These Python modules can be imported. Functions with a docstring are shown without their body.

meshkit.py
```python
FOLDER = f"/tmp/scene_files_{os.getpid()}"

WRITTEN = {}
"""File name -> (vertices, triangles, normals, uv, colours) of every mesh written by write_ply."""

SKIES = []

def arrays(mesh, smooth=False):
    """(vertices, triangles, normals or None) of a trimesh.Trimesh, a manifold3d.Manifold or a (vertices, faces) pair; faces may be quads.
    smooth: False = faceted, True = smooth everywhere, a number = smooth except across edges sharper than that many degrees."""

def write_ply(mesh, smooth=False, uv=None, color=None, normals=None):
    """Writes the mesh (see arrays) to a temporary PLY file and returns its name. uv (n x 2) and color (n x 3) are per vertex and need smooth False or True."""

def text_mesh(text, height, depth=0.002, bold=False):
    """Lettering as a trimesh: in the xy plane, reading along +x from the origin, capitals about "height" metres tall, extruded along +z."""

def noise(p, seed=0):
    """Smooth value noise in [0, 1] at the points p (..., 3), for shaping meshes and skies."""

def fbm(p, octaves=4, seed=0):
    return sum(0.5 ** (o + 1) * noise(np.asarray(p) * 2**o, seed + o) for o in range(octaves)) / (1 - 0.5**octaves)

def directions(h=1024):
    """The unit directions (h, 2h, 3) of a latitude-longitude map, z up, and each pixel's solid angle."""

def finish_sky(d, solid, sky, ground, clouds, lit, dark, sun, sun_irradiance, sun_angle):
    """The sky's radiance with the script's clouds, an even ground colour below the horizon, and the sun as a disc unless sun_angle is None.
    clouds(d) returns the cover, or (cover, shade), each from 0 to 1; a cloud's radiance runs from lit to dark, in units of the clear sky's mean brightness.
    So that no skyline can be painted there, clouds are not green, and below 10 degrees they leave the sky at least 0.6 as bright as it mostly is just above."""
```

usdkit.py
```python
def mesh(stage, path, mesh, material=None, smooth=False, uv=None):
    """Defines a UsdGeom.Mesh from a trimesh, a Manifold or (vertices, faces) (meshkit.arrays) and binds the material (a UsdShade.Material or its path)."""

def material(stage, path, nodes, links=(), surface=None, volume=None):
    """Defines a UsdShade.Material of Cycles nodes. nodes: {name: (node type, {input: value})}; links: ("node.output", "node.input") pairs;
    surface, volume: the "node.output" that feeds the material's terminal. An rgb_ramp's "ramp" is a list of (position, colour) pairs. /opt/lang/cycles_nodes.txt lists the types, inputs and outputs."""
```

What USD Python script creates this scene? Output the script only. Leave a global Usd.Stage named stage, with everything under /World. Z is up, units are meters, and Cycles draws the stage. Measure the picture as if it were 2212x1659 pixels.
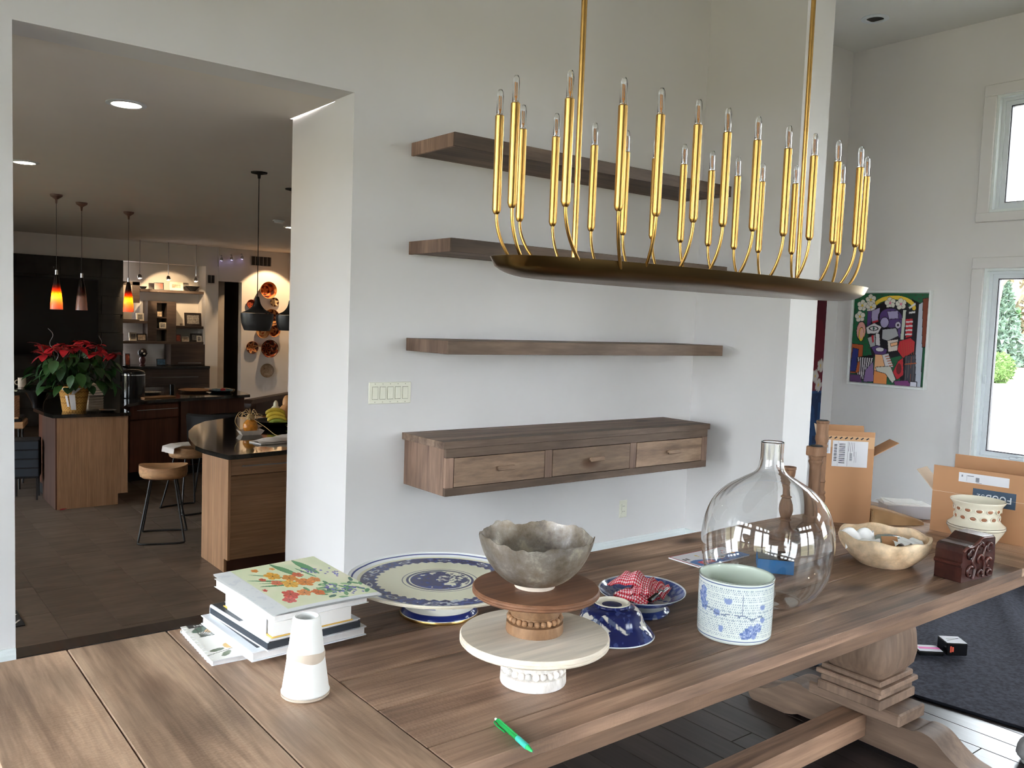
import math, random
import numpy as np, trimesh, shapely, usdkit, meshkit
from shapely.geometry import Polygon, Point, LineString
from shapely.geometry import box as sbox
from pxr import Usd, UsdGeom, UsdLux, UsdShade, Gf, Sdf, Vt
PI = math.pi
stage = Usd.Stage.CreateInMemory()
UsdGeom.SetStageUpAxis(stage, 'Z'); UsdGeom.SetStageMetersPerUnit(stage, 1.0)
UsdGeom.Xform.Define(stage, '/World'); UsdGeom.Scope.Define(stage, '/World/Looks')

# ------------------------------------------------------------------ camera, sky, exposure
cam = UsdGeom.Camera.Define(stage, '/World/camera')
RIGHT, DOWN, FWD = (0.78581, -0.61742, 0.03603), (-0.01651, -0.07918, -0.99672), (0.61825, 0.78264, -0.07241)
m = Gf.Matrix4d(1.0)
for i, v in enumerate((RIGHT, tuple(-x for x in DOWN), tuple(-x for x in FWD))): m.SetRow(i, Gf.Vec4d(*v, 0))
m.SetRow(3, Gf.Vec4d(0, 0, 1.55, 1))
cam.AddTransformOp().Set(m)
cam.CreateHorizontalApertureAttr(36.0); cam.CreateVerticalApertureAttr(27.0)
cam.CreateFocalLengthAttr(36.0 * 1865.27 / 2212.0)
cam.CreateClippingRangeAttr((0.05, 1000.0))
cam.CreateExposureAttr(2.56)
sky = UsdLux.DomeLight.Define(stage, '/World/sky'); sky.CreateIntensityAttr(1.0); sky.CreateColorAttr(Gf.Vec3f(0.93, 0.97, 1.05))
NICHE_POWER, ART_POWER, CAN_POWER, AMBER = 0.16, 0.42, 16.0, 90.0

# ------------------------------------------------------------------ helpers
def lin(*c):
    c = np.asarray(c if len(c) > 1 else c[0], float) / 255
    return tuple(np.where(c <= 0.04045, c / 12.92, ((c + 0.055) / 1.055) ** 2.4))
used = {}
def numbered(parent, name):
    k = (parent, name); n = used.get(k, 0); used[k] = n + 1
    return name if n == 0 else '%s_%03d' % (name, n)
def data(p, **kw):
    for k, v in kw.items():
        if v: p.SetCustomDataByKey(k, v)
    return p
def thing(name, label, cat, loc=(0, 0, 0), rz=0.0, group=None, kind=None, rx=0.0, ry=0.0):
    path = '/World/' + numbered('/World', name)
    x = UsdGeom.Xform.Define(stage, path)
    x.AddTranslateOp().Set(Gf.Vec3d(*map(float, loc)))
    if rz or rx or ry: x.AddRotateXYZOp().Set(Gf.Vec3f(rx, ry, rz))
    data(x.GetPrim(), label=label, category=cat, group=group, kind=kind)
    return path
def part(parent, name, mesh, mat, smooth=False, label=None, kind=None, col=None):
    path = parent + '/' + numbered(parent, name)
    pm = usdkit.mesh(stage, path, mesh, '/World/Looks/' + mat, smooth)
    if col is not None:
        UsdGeom.PrimvarsAPI(pm).CreatePrimvar('Col', Sdf.ValueTypeNames.Color3fArray, 'vertex').Set(Vt.Vec3fArray.FromNumpy(np.asarray(col, np.float32)))
    data(pm.GetPrim(), label=label, kind=kind)
    return path
def solo(name, mesh, mat, label, cat, loc=(0, 0, 0), rz=0.0, smooth=False, group=None, kind=None, col=None, rx=0.0, ry=0.0):
    path = part('/World', name, mesh, mat, smooth, col=col)
    p = stage.GetPrimAtPath(path); x = UsdGeom.Xformable(p)
    x.AddTranslateOp().Set(Gf.Vec3d(*map(float, loc)))
    if rz or rx or ry: x.AddRotateXYZOp().Set(Gf.Vec3f(rx, ry, rz))
    data(p, label=label, category=cat, group=group, kind=kind)
    return path
def struct(name, mesh, mat, smooth=False, label=None):
    path = part('/World', name, mesh, mat, smooth); data(stage.GetPrimAtPath(path), kind='structure', label=label); return path
def struct_x(name, label=None):
    path = '/World/' + numbered('/World', name); data(UsdGeom.Xform.Define(stage, path).GetPrim(), kind='structure', label=label); return path
def dup(src, label, loc, rz=0.0, group=None, rx=0.0, ry=0.0):
    s = stage.GetPrimAtPath(src); base = src.rsplit('/', 1)[1]
    if base[-4:-3] == '_' and base[-3:].isdigit(): base = base[:-4]
    path = '/World/' + numbered('/World', base)
    x = UsdGeom.Xform.Define(stage, path); p = x.GetPrim()
    p.GetReferences().AddInternalReference(src); p.SetInstanceable(True)
    x.ClearXformOpOrder()
    t = p.GetAttribute('xformOp:translate'); 
    x.AddTranslateOp().Set(Gf.Vec3d(*map(float, loc)))
    x.AddRotateXYZOp().Set(Gf.Vec3f(rx, ry, rz))
    was = s.GetCustomData()
    data(p, label=label, category=was.get('category'), group=group or was.get('group'))
    return path
cat_ = trimesh.util.concatenate
def T(mesh, x=0, y=0, z=0, rx=0, ry=0, rz=0, s=None):
    mesh = mesh.copy()
    if s is not None: mesh.apply_scale(s)
    if rx or ry or rz: mesh.apply_transform(trimesh.transformations.euler_matrix(math.radians(rx), math.radians(ry), math.radians(rz)))
    mesh.apply_translation((x, y, z)); return mesh
CF = np.array([[0,2,1],[0,3,2],[4,5,6],[4,6,7],[0,1,5],[0,5,4],[1,2,6],[1,6,5],[2,3,7],[2,7,6],[3,0,4],[3,4,7]])
def bx(x0, x1, y0, y1, z0, z1, b=0.0):
    if b <= 0:
        v = np.array([[x0,y0,z0],[x1,y0,z0],[x1,y1,z0],[x0,y1,z0],[x0,y0,z1],[x1,y0,z1],[x1,y1,z1],[x0,y1,z1]], float)
        return trimesh.Trimesh(v, CF, process=False)
    pts = []
    for x, sx in ((x0, 1), (x1, -1)):
        for y, sy in ((y0, 1), (y1, -1)):
            for z, sz in ((z0, 1), (z1, -1)):
                pts += [(x, y + sy*b, z + sz*b), (x + sx*b, y, z + sz*b), (x + sx*b, y + sy*b, z)]
    return trimesh.convex.convex_hull(np.array(pts))
def lathe(prof, n=48, sx=1.0, sy=1.0):
    """Surface of revolution of (r, z) pairs about z; r=0 ends are closed."""
    prof = np.array(prof, float); k = len(prof); a = np.arange(n) * 2 * PI / n
    v = np.stack([np.outer(np.cos(a), prof[:, 0]) * sx, np.outer(np.sin(a), prof[:, 0]) * sy, np.tile(prof[:, 1], (n, 1))], -1).reshape(-1, 3)
    i, j = np.meshgrid(np.arange(n), np.arange(k - 1), indexing='ij'); i2 = (i + 1) % n
    q = np.stack([i*k + j, i2*k + j, i2*k + j + 1, i*k + j + 1], -1).reshape(-1, 4)
    f = np.vstack([q[:, [0, 1, 2]], q[:, [0, 2, 3]]])
    ms = trimesh.Trimesh(v, f, process=False); ms.merge_vertices(); ms.update_faces(ms.nondegenerate_faces()); ms.remove_unreferenced_vertices()
    return ms
def smoothprof(pts, n=6):
    """Catmull-Rom through (r, z) points."""
    p = np.array(pts, float); out = []
    for i in range(len(p) - 1):
        a, b, c, d = p[max(i-1, 0)], p[i], p[i+1], p[min(i+2, len(p)-1)]
        for t in np.arange(n) / n:
            out.append(0.5*((2*b) + (-a+c)*t + (2*a-5*b+4*c-d)*t*t + (-a+3*b-3*c+d)*t**3))
    out.append(p[-1]); o = np.array(out); o[:, 0] = np.maximum(o[:, 0], 0); return o
def tube(pts, r, n=8, caps=True):
    p = np.asarray(pts, float); k = len(p); r = np.broadcast_to(r, (k,)).astype(float)
    t = np.gradient(p, axis=0); t /= np.linalg.norm(t, axis=1, keepdims=True) + 1e-12
    up = np.array([0, 0, 1.0]) if abs(t[0, 2]) < 0.9 else np.array([1.0, 0, 0])
    A = []; a = np.cross(t[0], up); a /= np.linalg.norm(a)
    for i in range(k):
        a = a - t[i] * (a @ t[i]); a /= np.linalg.norm(a) + 1e-12; A.append(a)
    A = np.array(A); B = np.cross(t, A); ang = np.arange(n) * 2 * PI / n
    v = p[:, None] + r[:, None, None] * (np.cos(ang)[None, :, None] * A[:, None] + np.sin(ang)[None, :, None] * B[:, None])
    v = v.reshape(-1, 3); i, j = np.meshgrid(np.arange(k - 1), np.arange(n), indexing='ij'); j2 = (j + 1) % n
    q = np.stack([i*n + j, i*n + j2, (i+1)*n + j2, (i+1)*n + j], -1).reshape(-1, 4)
    f = [q[:, [0, 1, 2]], q[:, [0, 2, 3]]]
    if caps:
        v = np.vstack([v, p[:1], p[-1:]]); e = np.arange(n); e2 = (e + 1) % n
        f.append(np.stack([np.full(n, k*n), e2, e], 1)); f.append(np.stack([np.full(n, k*n + 1), (k-1)*n + e, (k-1)*n + e2], 1))
    return trimesh.Trimesh(v, np.vstack(f), process=False)
def curve(pts, n=8):
    p = np.array(pts, float); out = []
    for i in range(len(p) - 1):
        a, b, c, d = p[max(i-1, 0)], p[i], p[i+1], p[min(i+2, len(p)-1)]
        for t in np.arange(n) / n: out.append(0.5*((2*b) + (-a+c)*t + (2*a-5*b+4*c-d)*t*t + (-a+3*b-3*c+d)*t**3))
    out.append(p[-1]); return np.array(out)
def prism(poly, z0, z1):
    poly = poly if hasattr(poly, 'exterior') else Polygon(poly)
    return T(trimesh.creation.extrude_polygon(poly, z1 - z0, engine='earcut'), z=z0)
def prism_x(poly, x0, x1):   # polygon given in (y, z), swept along x
    m_ = trimesh.creation.extrude_polygon(Polygon(poly), x1 - x0, engine='earcut'); v = m_.vertices.copy()
    m_.vertices = np.stack([v[:, 2] + x0, v[:, 0], v[:, 1]], 1); return m_
def prism_y(poly, y0, y1):   # polygon given in (x, z), swept along y
    m_ = trimesh.creation.extrude_polygon(Polygon(poly), y1 - y0, engine='earcut'); v = m_.vertices.copy()
    m_.vertices = np.stack([v[:, 0], v[:, 2] + y0, v[:, 1]], 1); m_.invert(); return m_
def grid(nu, nv, fn):
    u, w = np.meshgrid(np.linspace(0, 1, nu), np.linspace(0, 1, nv), indexing='ij')
    v = np.stack(fn(u, w), -1).reshape(-1, 3); i, j = np.meshgrid(np.arange(nu - 1), np.arange(nv - 1), indexing='ij')
    q = np.stack([i*nv + j, (i+1)*nv + j, (i+1)*nv + j + 1, i*nv + j + 1], -1).reshape(-1, 4)
    return trimesh.Trimesh(v, np.vstack([q[:, [0, 1, 2]], q[:, [0, 2, 3]]]), process=False), u.ravel(), w.ravel()
def slab_holes(outer, holes, z0, z1):
    return prism(Polygon(outer, holes), z0, z1)
def blob(r, amp=0.1, freq=4, sub=3, seed=0, sc=(1, 1, 1)):
    s = trimesh.creation.icosphere(sub, 1.0); v = s.vertices
    s.vertices = v * (1 + amp * (meshkit.fbm(v * freq + 10 + seed * 3.7, 3, seed)[:, None] - 0.5) * 2) * r * np.array(sc); return s
def loft(sections, closed=True):
    """Rings of equal length (k, n, 3) joined and capped."""
    s = np.asarray(sections, float); k, n, _ = s.shape; v = s.reshape(-1, 3)
    i, j = np.meshgrid(np.arange(k - 1), np.arange(n), indexing='ij'); j2 = (j + 1) % n
    q = np.stack([i*n + j, i*n + j2, (i+1)*n + j2, (i+1)*n + j], -1).reshape(-1, 4); f = [q[:, [0, 1, 2]], q[:, [0, 2, 3]]]
    if closed:
        v = np.vstack([v, s[0].mean(0), s[-1].mean(0)]); e = np.arange(n); e2 = (e + 1) % n
        f.append(np.stack([np.full(n, k*n), e2, e], 1)); f.append(np.stack([np.full(n, k*n + 1), (k-1)*n + e, (k-1)*n + e2], 1))
    return trimesh.Trimesh(v, np.vstack(f), process=False)
def rsquare(h, n=32, p=5.0):
    a = np.arange(n) * 2 * PI / n + PI / 4; c, s = np.cos(a), np.sin(a)
    r = (np.abs(c)**p + np.abs(s)**p) ** (-1 / p); return np.stack([c * r * h, s * r * h], 1)

# ------------------------------------------------------------------ materials
L = '/World/Looks/'
def mat(name, nodes, links, surface='p.BSDF'): usdkit.material(stage, L + name, nodes, links, surface=surface)
def plain(name, c, rough=0.6, metal=0.0, var=0.06, scale=8.0, spec=0.5, bump=0.0, bscale=80.0, **kw):
    c = np.array(c); nd = {'t': ('texture_coordinate', {}), 'n': ('noise_texture', {'scale': scale, 'detail': 3.0}),
        'r': ('rgb_ramp', {'ramp': [(0.3, tuple(c * (1 - var))), (0.7, tuple(np.minimum(c * (1 + var), 1)))]}),
        'p': ('principled_bsdf', {'roughness': rough, 'metallic': metal, 'specular_ior_level': spec, **kw})}
    lk = [('t.object', 'n.vector'), ('n.fac', 'r.fac'), ('r.color', 'p.base_color')]
    if bump:
        nd['b'] = ('noise_texture', {'scale': bscale, 'detail': 3.0}); nd['bb'] = ('bump', {'strength': bump, 'distance': 0.002})
        lk += [('t.object', 'b.vector'), ('b.fac', 'bb.height'), ('bb.normal', 'p.normal')]
    mat(name, nd, lk)
def vcol(name, rough=0.5, spec=0.5, **kw):
    mat(name, {'a': ('attribute', {'attribute': 'Col'}), 'p': ('principled_bsdf', {'roughness': rough, 'specular_ior_level': spec, **kw})}, [('a.color', 'p.base_color')])
def glow(name, c, strength):
    mat(name, {'e': ('emission', {'color': tuple(c), 'strength': strength})}, [], 'e.emission')
def wood(name, axis, dark, mid, light, rough=0.55, grain=9.0, tone=0.5, spec=0.35, bump=0.25, stretch=0.07, saw=0.0, knots=0.0, vary=0.25, coat=0.0, knot_col=None):
    """Grain stretched along an object axis; each plank is shifted and toned by its own random number."""
    sc = [1.0, 1.0, 1.0]; sc['xyz'.index(axis)] = stretch
    if name.split('_')[0] in ('table', 'shelf', 'cabinet', 'drawer'):   # weathered: paler and greyer
        dark, mid, light = (tuple(np.clip(1.32 * (0.80 * np.array(c) + 0.20 * np.mean(c)), 0, 1)) for c in (dark, mid, light))
    nd = {'t': ('texture_coordinate', {}), 'o': ('object_info', {}),
        'w': ('vector_math', {'math_type': 'scale', 'vector1': (7.3, 3.1, 5.7)}), 'ad': ('vector_math', {'math_type': 'add'}),
        'm': ('mapping', {'scale': tuple(sc)}),
        'n': ('noise_texture', {'scale': grain, 'detail': 6.0, 'roughness': 0.62, 'distortion': 0.7}),
        'n2': ('noise_texture', {'scale': grain * 6, 'detail': 3.0, 'roughness': 0.6}),
        'big': ('noise_texture', {'scale': 2.2, 'detail': 2.0}),
        'r': ('rgb_ramp', {'ramp': [(0.25, dark), (0.48, mid), (0.74, light)]}),
        'f': ('map_range', {'from_min': 0.3, 'from_max': 0.7, 'to_min': 0.80, 'to_max': 1.16}),
        'bg': ('map_range', {'from_min': 0.3, 'from_max': 0.7, 'to_min': 1 - tone * 0.45, 'to_max': 1 + tone * 0.45}),
        'rv': ('map_range', {'from_min': 0.0, 'from_max': 1.0, 'to_min': 1 - vary, 'to_max': 1 + vary}),
        'm1': ('math', {'math_type': 'multiply'}), 'm2': ('math', {'math_type': 'multiply'}), 'hs': ('vector_math', {'math_type': 'scale'}),
        'bb': ('bump', {'strength': bump, 'distance': 0.0012}),
        'p': ('principled_bsdf', {'roughness': rough, 'specular_ior_level': spec, 'coat_weight': coat, 'coat_roughness': 0.08})}
    lk = [('t.object', 'ad.vector1'), ('o.random', 'w.scale'), ('w.vector', 'ad.vector2'), ('ad.vector', 'm.vector'), ('m.vector', 'n.vector'), ('m.vector', 'n2.vector'),
        ('ad.vector', 'big.vector'), ('n.fac', 'r.fac'), ('n2.fac', 'f.value'), ('big.fac', 'bg.value'), ('o.random', 'rv.value'),
        ('f.result', 'm1.value1'), ('bg.result', 'm1.value2'), ('m1.value', 'm2.value1'), ('rv.result', 'm2.value2'), ('r.color', 'hs.vector1'), ('m2.value', 'hs.scale'),
        ('n2.fac', 'bb.height'), ('bb.normal', 'p.normal')]
    last = 'hs.vector'
    if saw:
        nd.update({'sw': ('wave_texture', {'wave_type': 'bands', 'bands_direction': axis, 'scale': 34.0, 'distortion': 9.0, 'detail': 3.0, 'detail_scale': 2.5}),
            'sm': ('noise_texture', {'scale': 4.5, 'detail': 2.0}), 'smr': ('map_range', {'from_min': 0.42, 'from_max': 0.7, 'to_min': 0.0, 'to_max': saw, 'clamp': True}),
            'sx': ('mix', {'mix_type': 'multiply', 'color2': (0.80, 0.76, 0.72)}), 'sf': ('math', {'math_type': 'multiply'})})
        lk += [('ad.vector', 'sw.vector'), ('ad.vector', 'sm.vector'), ('sm.fac', 'smr.value'), ('sw.fac', 'sf.value1'), ('smr.result', 'sf.value2'), ('sf.value', 'sx.fac'), (last, 'sx.color1')]; last = 'sx.color'
    if knots:
        ks = [1.0, 1.0, 1.0]; ks['xyz'.index(axis)] = 0.4
        nd.update({'km': ('mapping', {'scale': tuple(ks)}), 'kv': ('voronoi_texture', {'scale': knots, 'randomness': 1.0}),
            'kr': ('rgb_ramp', {'ramp': [(0.0, (1, 1, 1)), (0.06, (0.9, 0.9, 0.9)), (0.15, (0, 0, 0))]}), 'kx': ('mix', {'mix_type': 'mix', 'color2': knot_col or tuple(np.array(dark) * 0.45)})})
        lk += [('ad.vector', 'km.vector'), ('km.vector', 'kv.vector'), ('kv.distance', 'kr.fac'), ('kr.color', 'kx.fac'), (last, 'kx.color1')]; last = 'kx.color'
    lk.append((last, 'p.base_color')); mat(name, nd, lk)

plain('wall_paint', lin(216, 213, 212), 0.75, var=0.012, scale=3, spec=0.3, bump=0.06, bscale=220)
plain('ceiling_paint', lin(222, 221, 217), 0.85, var=0.012, scale=3, spec=0.2)
plain('kitchen_ceiling', lin(222, 214, 206), 0.85, var=0.012, scale=3, spec=0.2)
plain('trim_white', lin(222, 228, 228), 0.42, var=0.01)
plain('vinyl_white', lin(215, 221, 226), 0.4, var=0.01)
plain('screen_dark', lin(70, 68, 78), 0.5)
plain('switch_ivory', lin(226, 224, 208), 0.35, var=0.01)
plain('switch_gap', lin(165, 162, 145), 0.5, var=0.01)
plain('brass', lin(205, 160, 88), 0.27, 1.0, var=0.06, scale=30)
plain('brass_tray', lin(120, 95, 58), 0.3, 1.0, var=0.10, scale=6)
plain('chrome', lin(225, 228, 232), 0.12, 1.0, var=0.0)
plain('steel', lin(175, 175, 175), 0.3, 1.0, var=0.02)
plain('black_metal', lin(38, 38, 40), 0.42, 0.0, var=0.1)
plain('black_gloss', lin(14, 14, 16), 0.12, var=0.1)
plain('black_matte', lin(22, 22, 25), 0.7, var=0.1)
plain('tv_glass', lin(8, 9, 12), 0.12, var=0.0)
plain('paper_white', lin(240, 240, 240), 0.7, var=0.01)
plain('paper_pages', lin(228, 226, 226), 0.8, var=0.03, scale=60)
plain('paper_grey', lin(208, 208, 214), 0.75, var=0.03)
plain('cover_white', lin(238, 241, 246), 0.35, var=0.01)
plain('cover_navy', lin(42, 50, 60), 0.4, var=0.1)
plain('cover_gold', lin(226, 186, 92), 0.5, var=0.06)
plain('cardboard', lin(176, 132, 98), 0.8, var=0.04, scale=5, spec=0.2)
plain('cardboard_inner', lin(205, 182, 160), 0.85, var=0.03, scale=5, spec=0.2)
plain('tape_kraft', lin(190, 150, 112), 0.55, var=0.03)
plain('kraft_paper', lin(182, 146, 106), 0.8, var=0.08, scale=14, spec=0.2, bump=0.8, bscale=40)
plain('ink', lin(35, 38, 48), 0.7, var=0.02)
plain('ink_grey', lin(120, 122, 130), 0.7, var=0.02)
plain('logo_navy', lin(44, 66, 88), 0.6, var=0.02)
plain('logo_letter', lin(202, 208, 214), 0.6, var=0.02)
plain('stoneware', lin(240, 240, 238), 0.55, var=0.015, scale=20, bump=0.1, bscale=120)
plain('raw_clay', lin(206, 190, 174), 0.9, var=0.10, scale=18, bump=0.3, bscale=140)
plain('plastic_green', lin(30, 168, 80), 0.2, var=0.04, transmission_weight=0.35)
plain('plastic_green_light', lin(52, 200, 110), 0.25, var=0.02)
plain('grip_teal', lin(58, 178, 162), 0.55, var=0.02)
plain('plastic_clear', lin(205, 225, 215), 0.15, var=0.0)
plain('gilt', lin(200, 165, 100), 0.3, 1.0, var=0.05)
plain('blue_box', lin(38, 112, 172), 0.5, var=0.04)
plain('cream_glaze', lin(226, 219, 200), 0.14, var=0.05, scale=10)
plain('glaze_hole', lin(150, 96, 66), 0.5, var=0.15, scale=40)
plain('dark_line', lin(110, 98, 84), 0.5, var=0.05)
plain('cork_black', lin(28, 26, 25), 0.8)
plain('rug', lin(66, 67, 76), 0.95, var=0.35, scale=55, spec=0.1, bump=1.0, bscale=160)
plain('rug_edge', lin(30, 31, 38), 0.9, var=0.1, spec=0.1)
plain('plush_grey', lin(150, 148, 148), 0.95, var=0.12, scale=25, spec=0.1, bump=1.0, bscale=220)
plain('plush_light', lin(182, 190, 188), 0.95, var=0.08, scale=25, spec=0.1, bump=1.0, bscale=220)
plain('pink', lin(222, 92, 170), 0.4)
plain('orange_red', lin(190, 66, 40), 0.5)
plain('blue_fabric', lin(48, 112, 190), 0.7)
plain('frame_white', lin(224, 226, 224), 0.45, var=0.01)
plain('maple', lin(196, 150, 108), 0.5)
plain('leather_brown', lin(70, 50, 42), 0.5, var=0.1)
plain('linen', lin(214, 206, 200), 0.9, var=0.04, spec=0.1, bump=0.6, bscale=150)
plain('ribbon_white', lin(222, 214, 210), 0.6, var=0.03)
plain('banana', lin(214, 184, 62), 0.45, var=0.12, scale=20)
plain('banana_green', lin(140, 150, 58), 0.45, var=0.2, scale=20)
plain('squash_tan', lin(206, 148, 92), 0.5, var=0.06)
plain('squash_white', lin(226, 216, 186), 0.5, var=0.06)
plain('amber_pack', lin(206, 134, 50), 0.22, var=0.25, scale=30)
plain('raffia', lin(196, 166, 116), 0.8, var=0.15, scale=40)
plain('apple_red', lin(170, 36, 46), 0.3, var=0.15)
plain('leaf_green', lin(44, 84, 36), 0.5, var=0.3, scale=9)
plain('leaf_green_dark', lin(30, 62, 30), 0.5, var=0.3, scale=9)
plain('bract_red', lin(196, 28, 44), 0.55, var=0.25, scale=9)
plain('bract_deep', lin(150, 20, 36), 0.55, var=0.25, scale=9)
plain('twig_silver', lin(150, 150, 150), 0.4, 0.5)
plain('cherry_dark', lin(84, 50, 36), 0.45, var=0.1)
plain('slate', lin(58, 55, 52), 0.75, var=0.3, scale=4, bump=0.6, bscale=20)
plain('bronze_pewter', lin(120, 90, 80), 0.5)
plain('stem_brown', lin(90, 74, 60), 0.9, var=0.2)
plain('bark', lin(120, 108, 98), 0.95, var=0.25, scale=6)
plain('lawn', lin(138, 131, 108), 1.0, var=0.12, scale=0.4, spec=0.0)
plain('drive', lin(200, 198, 192), 0.95, var=0.05, scale=0.6, spec=0.1)
plain('mulch', lin(150, 110, 92), 1.0, var=0.2, scale=1.0, spec=0.0)
plain('spruce', lin(96, 116, 100), 0.95, var=0.35, scale=3, spec=0.1)
plain('arborvitae', lin(62, 92, 56), 0.95, var=0.4, scale=3, spec=0.1)
plain('boxwood', lin(96, 122, 70), 0.95, var=0.3, scale=9, spec=0.1)
plain('twigs', lin(170, 158, 132), 0.95, var=0.2, scale=1, spec=0.0)
plain('siding', lin(190, 184, 176), 0.9, var=0.04)
plain('shingle', lin(120, 112, 106), 0.95, var=0.15)
plain('vent_dark', lin(38, 36, 36), 0.6)
plain('vent_bar', lin(150, 142, 136), 0.5)
plain('hall_olive', lin(110, 96, 60), 0.8)
plain('hall_grey', lin(170, 160, 152), 0.8)
plain('mat_black', lin(40, 38, 40), 0.9)
plain('cellophane', lin(225, 230, 228), 0.06, var=0.02, transmission_weight=0.75)
plain('tag_kraft', lin(170, 124, 84), 0.7, var=0.04)
plain('moss_green', lin(60, 104, 60), 0.7, var=0.4, scale=60)
plain('rubber', lin(18, 18, 18), 0.7)
vcol('print_satin', 0.35); vcol('print_matte', 0.75, 0.25); vcol('glazed', 0.12, 0.4); vcol('cloth_print', 0.9, 0.1); vcol('basket_weave', 0.8, 0.2); vcol('wicker', 0.8, 0.2)
wood('table_top', 'x', lin(72, 50, 38), lin(124, 93, 71), lin(160, 126, 100), 0.5, grain=15, tone=0.95, spec=0.4, bump=0.35, stretch=0.06, saw=0.75, knots=3.4, vary=0.14, knot_col=lin(72, 48, 36))
wood('table_end', 'y', lin(104, 76, 56), lin(162, 128, 100), lin(198, 164, 132), 0.5, grain=13, tone=0.8, spec=0.4, bump=0.35, stretch=0.07, saw=0.8, knots=3.0, vary=0.08, knot_col=lin(88, 60, 46))
wood('table_edge', 'x', lin(78, 54, 38), lin(112, 82, 60), lin(134, 102, 76), 0.55, grain=12, tone=0.6, saw=0.3, knots=4.5, knot_col=lin(52, 34, 26))
wood('table_leg', 'z', lin(80, 60, 46), lin(106, 82, 64), lin(126, 100, 80), 0.6, grain=8, tone=0.6, stretch=0.12, bump=0.2)
wood('table_foot', 'y', lin(80, 60, 46), lin(108, 84, 66), lin(128, 102, 82), 0.6, grain=8, tone=0.6, stretch=0.1, bump=0.2)
wood('shelf_wood', 'x', lin(72, 54, 42), lin(104, 81, 65), lin(126, 102, 83), 0.6, grain=15, tone=0.5, stretch=0.05, knots=3.0)
wood('shelf_front', 'x', lin(66, 50, 38), lin(90, 70, 55), lin(108, 86, 68), 0.6, grain=7, tone=0.5, stretch=0.12, knots=4.0)
wood('cabinet_side', 'z', lin(80, 57, 45), lin(110, 83, 66), lin(136, 106, 85), 0.6, grain=12, tone=0.6, stretch=0.08)
wood('drawer_wood', 'x', lin(88, 64, 46), lin(128, 100, 76), lin(146, 118, 92), 0.6, grain=10, tone=0.3, stretch=0.16, knots=4.0, knot_col=lin(90, 60, 40))
wood('stand_walnut', 'x', lin(92, 58, 42), lin(130, 88, 64), lin(150, 108, 82), 0.5, grain=10, tone=0.5, stretch=0.05)
wood('stand_mango', 'z', lin(120, 84, 56), lin(152, 114, 82), lin(176, 138, 104), 0.6, grain=12, tone=0.5, stretch=0.3)
wood('stand_white', 'x', lin(196, 182, 164), lin(216, 204, 188), lin(228, 220, 208), 0.65, grain=8, tone=0.25, stretch=0.05)
wood('stand_whitewash', 'z', lin(206, 196, 186), lin(232, 226, 220), lin(242, 238, 234), 0.65, grain=14, tone=0.3, stretch=0.4)
wood('candle_wood', 'z', lin(82, 56, 42), lin(118, 86, 64), lin(142, 108, 84), 0.6, grain=18, tone=0.6, stretch=0.1)
wood('bowl_wood', 'x', lin(170, 132, 98), lin(214, 186, 152), lin(230, 208, 180), 0.7, grain=6, tone=0.5, stretch=0.25)
wood('mahogany', 'x', lin(42, 20, 18), lin(64, 32, 28), lin(86, 46, 38), 0.22, grain=8, tone=0.5, stretch=0.1, spec=0.6)
wood('maple_panel', 'z', lin(158, 116, 84), lin(178, 136, 102), lin(192, 150, 116), 0.5, grain=16, tone=0.2, stretch=0.04, bump=0.08)
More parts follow.
